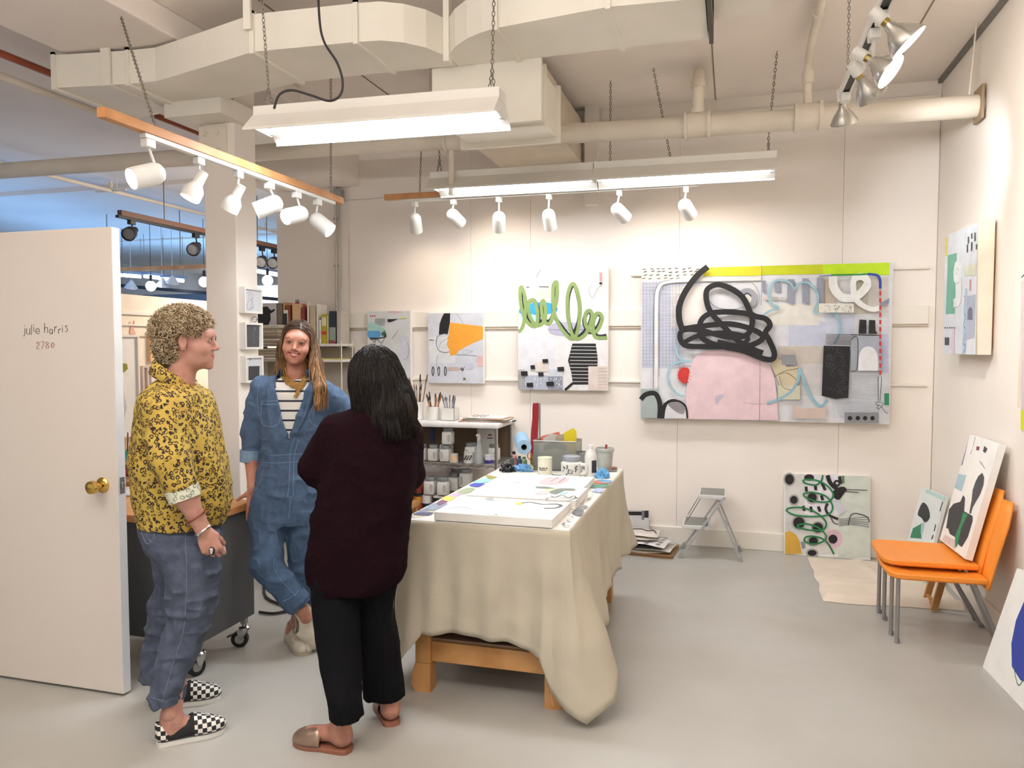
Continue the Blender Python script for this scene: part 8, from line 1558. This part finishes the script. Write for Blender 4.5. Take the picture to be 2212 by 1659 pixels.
V, Q = sdf([loft([R_row(fr, 1190, 690, 862, 0, .13), R_row(fr, 1255, 678, 858, 0, .13)], .03), loft([R_row(fr, 1230, 674, 776, -.02, .10), R_row(fr, 1300, 678, 777, -.035, .095), R_row(fr, 1390, 686, 777, -.06, .088), R_row(fr, 1450, 696, 779, -.10, .084), R_row(fr, 1500, 706, 782, -.14, .086), R_row(fr, 1548, 713, 785, -.16, .086)], .02),
            loft([R_row(fr, 1230, 766, 862, .03, .10), R_row(fr, 1324, 776, 852, .045, .088), R_row(fr, 1394, 779, 864, .06, .085), R_row(fr, 1450, 782, 869, .07, .082), R_row(fr, 1502, 785, 873, .08, .08)], .006),
            minus(loft([R_row(fr, 1530, 722, 775, -.16, .068), R_row(fr, 1565, 722, 775, -.16, .068)], .002)), minus(loft([R_row(fr, 1485, 791, 867, .08, .072), R_row(fr, 1520, 791, 867, .08, .072)], .002))], .0045)
V = smooth(V, Q, 2); V, Q = fold(V, Q, .007, 8, (1.5, 1, .6), 22); skinmesh([(V, Q)], 'black_trousers', [BLKP], p3, fr)
V, Q = sdf([loft([R_row(fr, 874, 775, 868, .01, .085), R_row(fr, 888, 745, 890, .01, .115), R_row(fr, 905, 722, 898, .01, .135), R_row(fr, 930, 706, 903, .01, .15), R_row(fr, 970, 698, 902, .01, .158), R_row(fr, 1020, 693, 899, .01, .158), R_row(fr, 1073, 684, 891, .01, .158), R_row(fr, 1120, 673, 886, .01, .16), R_row(fr, 1175, 666, 880, .01, .16), R_row(fr, 1220, 664, 876, .01, .158), R_row(fr, 1248, 667, 870, .01, .155), R_row(fr, 1268, 677, 856, .01, .148)], .02),
            cone(L(728, 932, -.01), L(680, 1008, .0), .076, .066, .04), cone(L(680, 1012, .0), L(765, 1030, .20), .064, .055, .02), cone(L(872, 935, .03), L(880, 1025, .12), .072, .062, .03), cone(L(880, 1025, .12), L(800, 1030, .22), .06, .05, .03), minus(loft([R_row(fr, 1255, 672, 862, .01, .14), R_row(fr, 1285, 672, 862, .01, .14)], .003))], .005)
V = smooth(V, Q, 2); V, Q = fold(V, Q, .008, 7, (1, 1, 1.2), 31); sw = skinmesh([(V, Q)], 'burgundy_sweater', [PLUM], p3, fr)
# dark wavy hair
HB3 = mat('near black hair', '#120e0c', .75, noise=(40, .3), c2='#1c140f', spec=.25)
hp = [ell(L(810, 812, .015), (.101, .112, .118), .02), cone(L(822, 845, -.01), L(846, 905, -.05), .108, .082, .03), ell(L(872, 880, -.03), (.045, .09, .09), .03), cone(L(846, 905, -.06), L(856, 930, -.07), .08, .05, .03), minus(ell(hc+np.array([-.085, .085, -.04]), (.07, .07, .09), .01))]
V, Q = sdf(hp, .004); V = smooth(V, Q, 2); V, Q = fold(V, Q, .005, 14, (1.6, 1.6, .4), 41); hr = skinmesh([(V, Q)], 'hair', [HB3], p3, fr); bv = bvh_of(hr)
rr = np.random.RandomState(12); S_ = comb(bv, vertsof(hr), 1900, 15, .020, .004, rr, .003, tuple(RT*.12), lambda p: 1.175); G = [S_[::4]+S_[1::4]+S_[2::4], S_[3::4]]
for i in range(60):
    e = rr.rand(); G[1].append(spline([fr.W(p) for p in (L(858+25*e, 850, -.10), L(868+24*e, 880, -.11), L(874+24*e+rr.uniform(-5, 5), 905, -.10), L(880+26*e, 915+rr.uniform(0, 12), -.09), L(872+38*e, 925+rr.uniform(-6, 12), -.08))], 3))
    G[0].append(spline([fr.W(p) for p in (L(815+40*e, 880, -.13), L(822+40*e, 910, -.14), L(826+40*e+rr.uniform(-4, 4), 935, -.145), L(822+44*e, 945+rr.uniform(-5, 12), -.14))], 3))
hair_strands(G[0], 'strands', mat('dark strand', '#120f0d', .55, spec=.3), hr, None, .0016, 3); hair_strands(G[1], 'strands', mat('brown strand', '#241811', .55, spec=.3), hr, None, .0016, 3)
MUL = mat('bronze metallic leather', '#9c8372', .32, .55, noise=(30, .12)); MSO = mat('tan brown sole', '#8f5c48', .55)
shoe(fr.W(lh), fr.W(lt), .100, p3, 'leather_mule', 'mule', [MUL], MSO, .062, .018, .50); shoe(fr.W(rh), fr.W(rt_), .098, p3, 'leather_mule', 'mule', [MUL], MSO, .062, .018, .50)
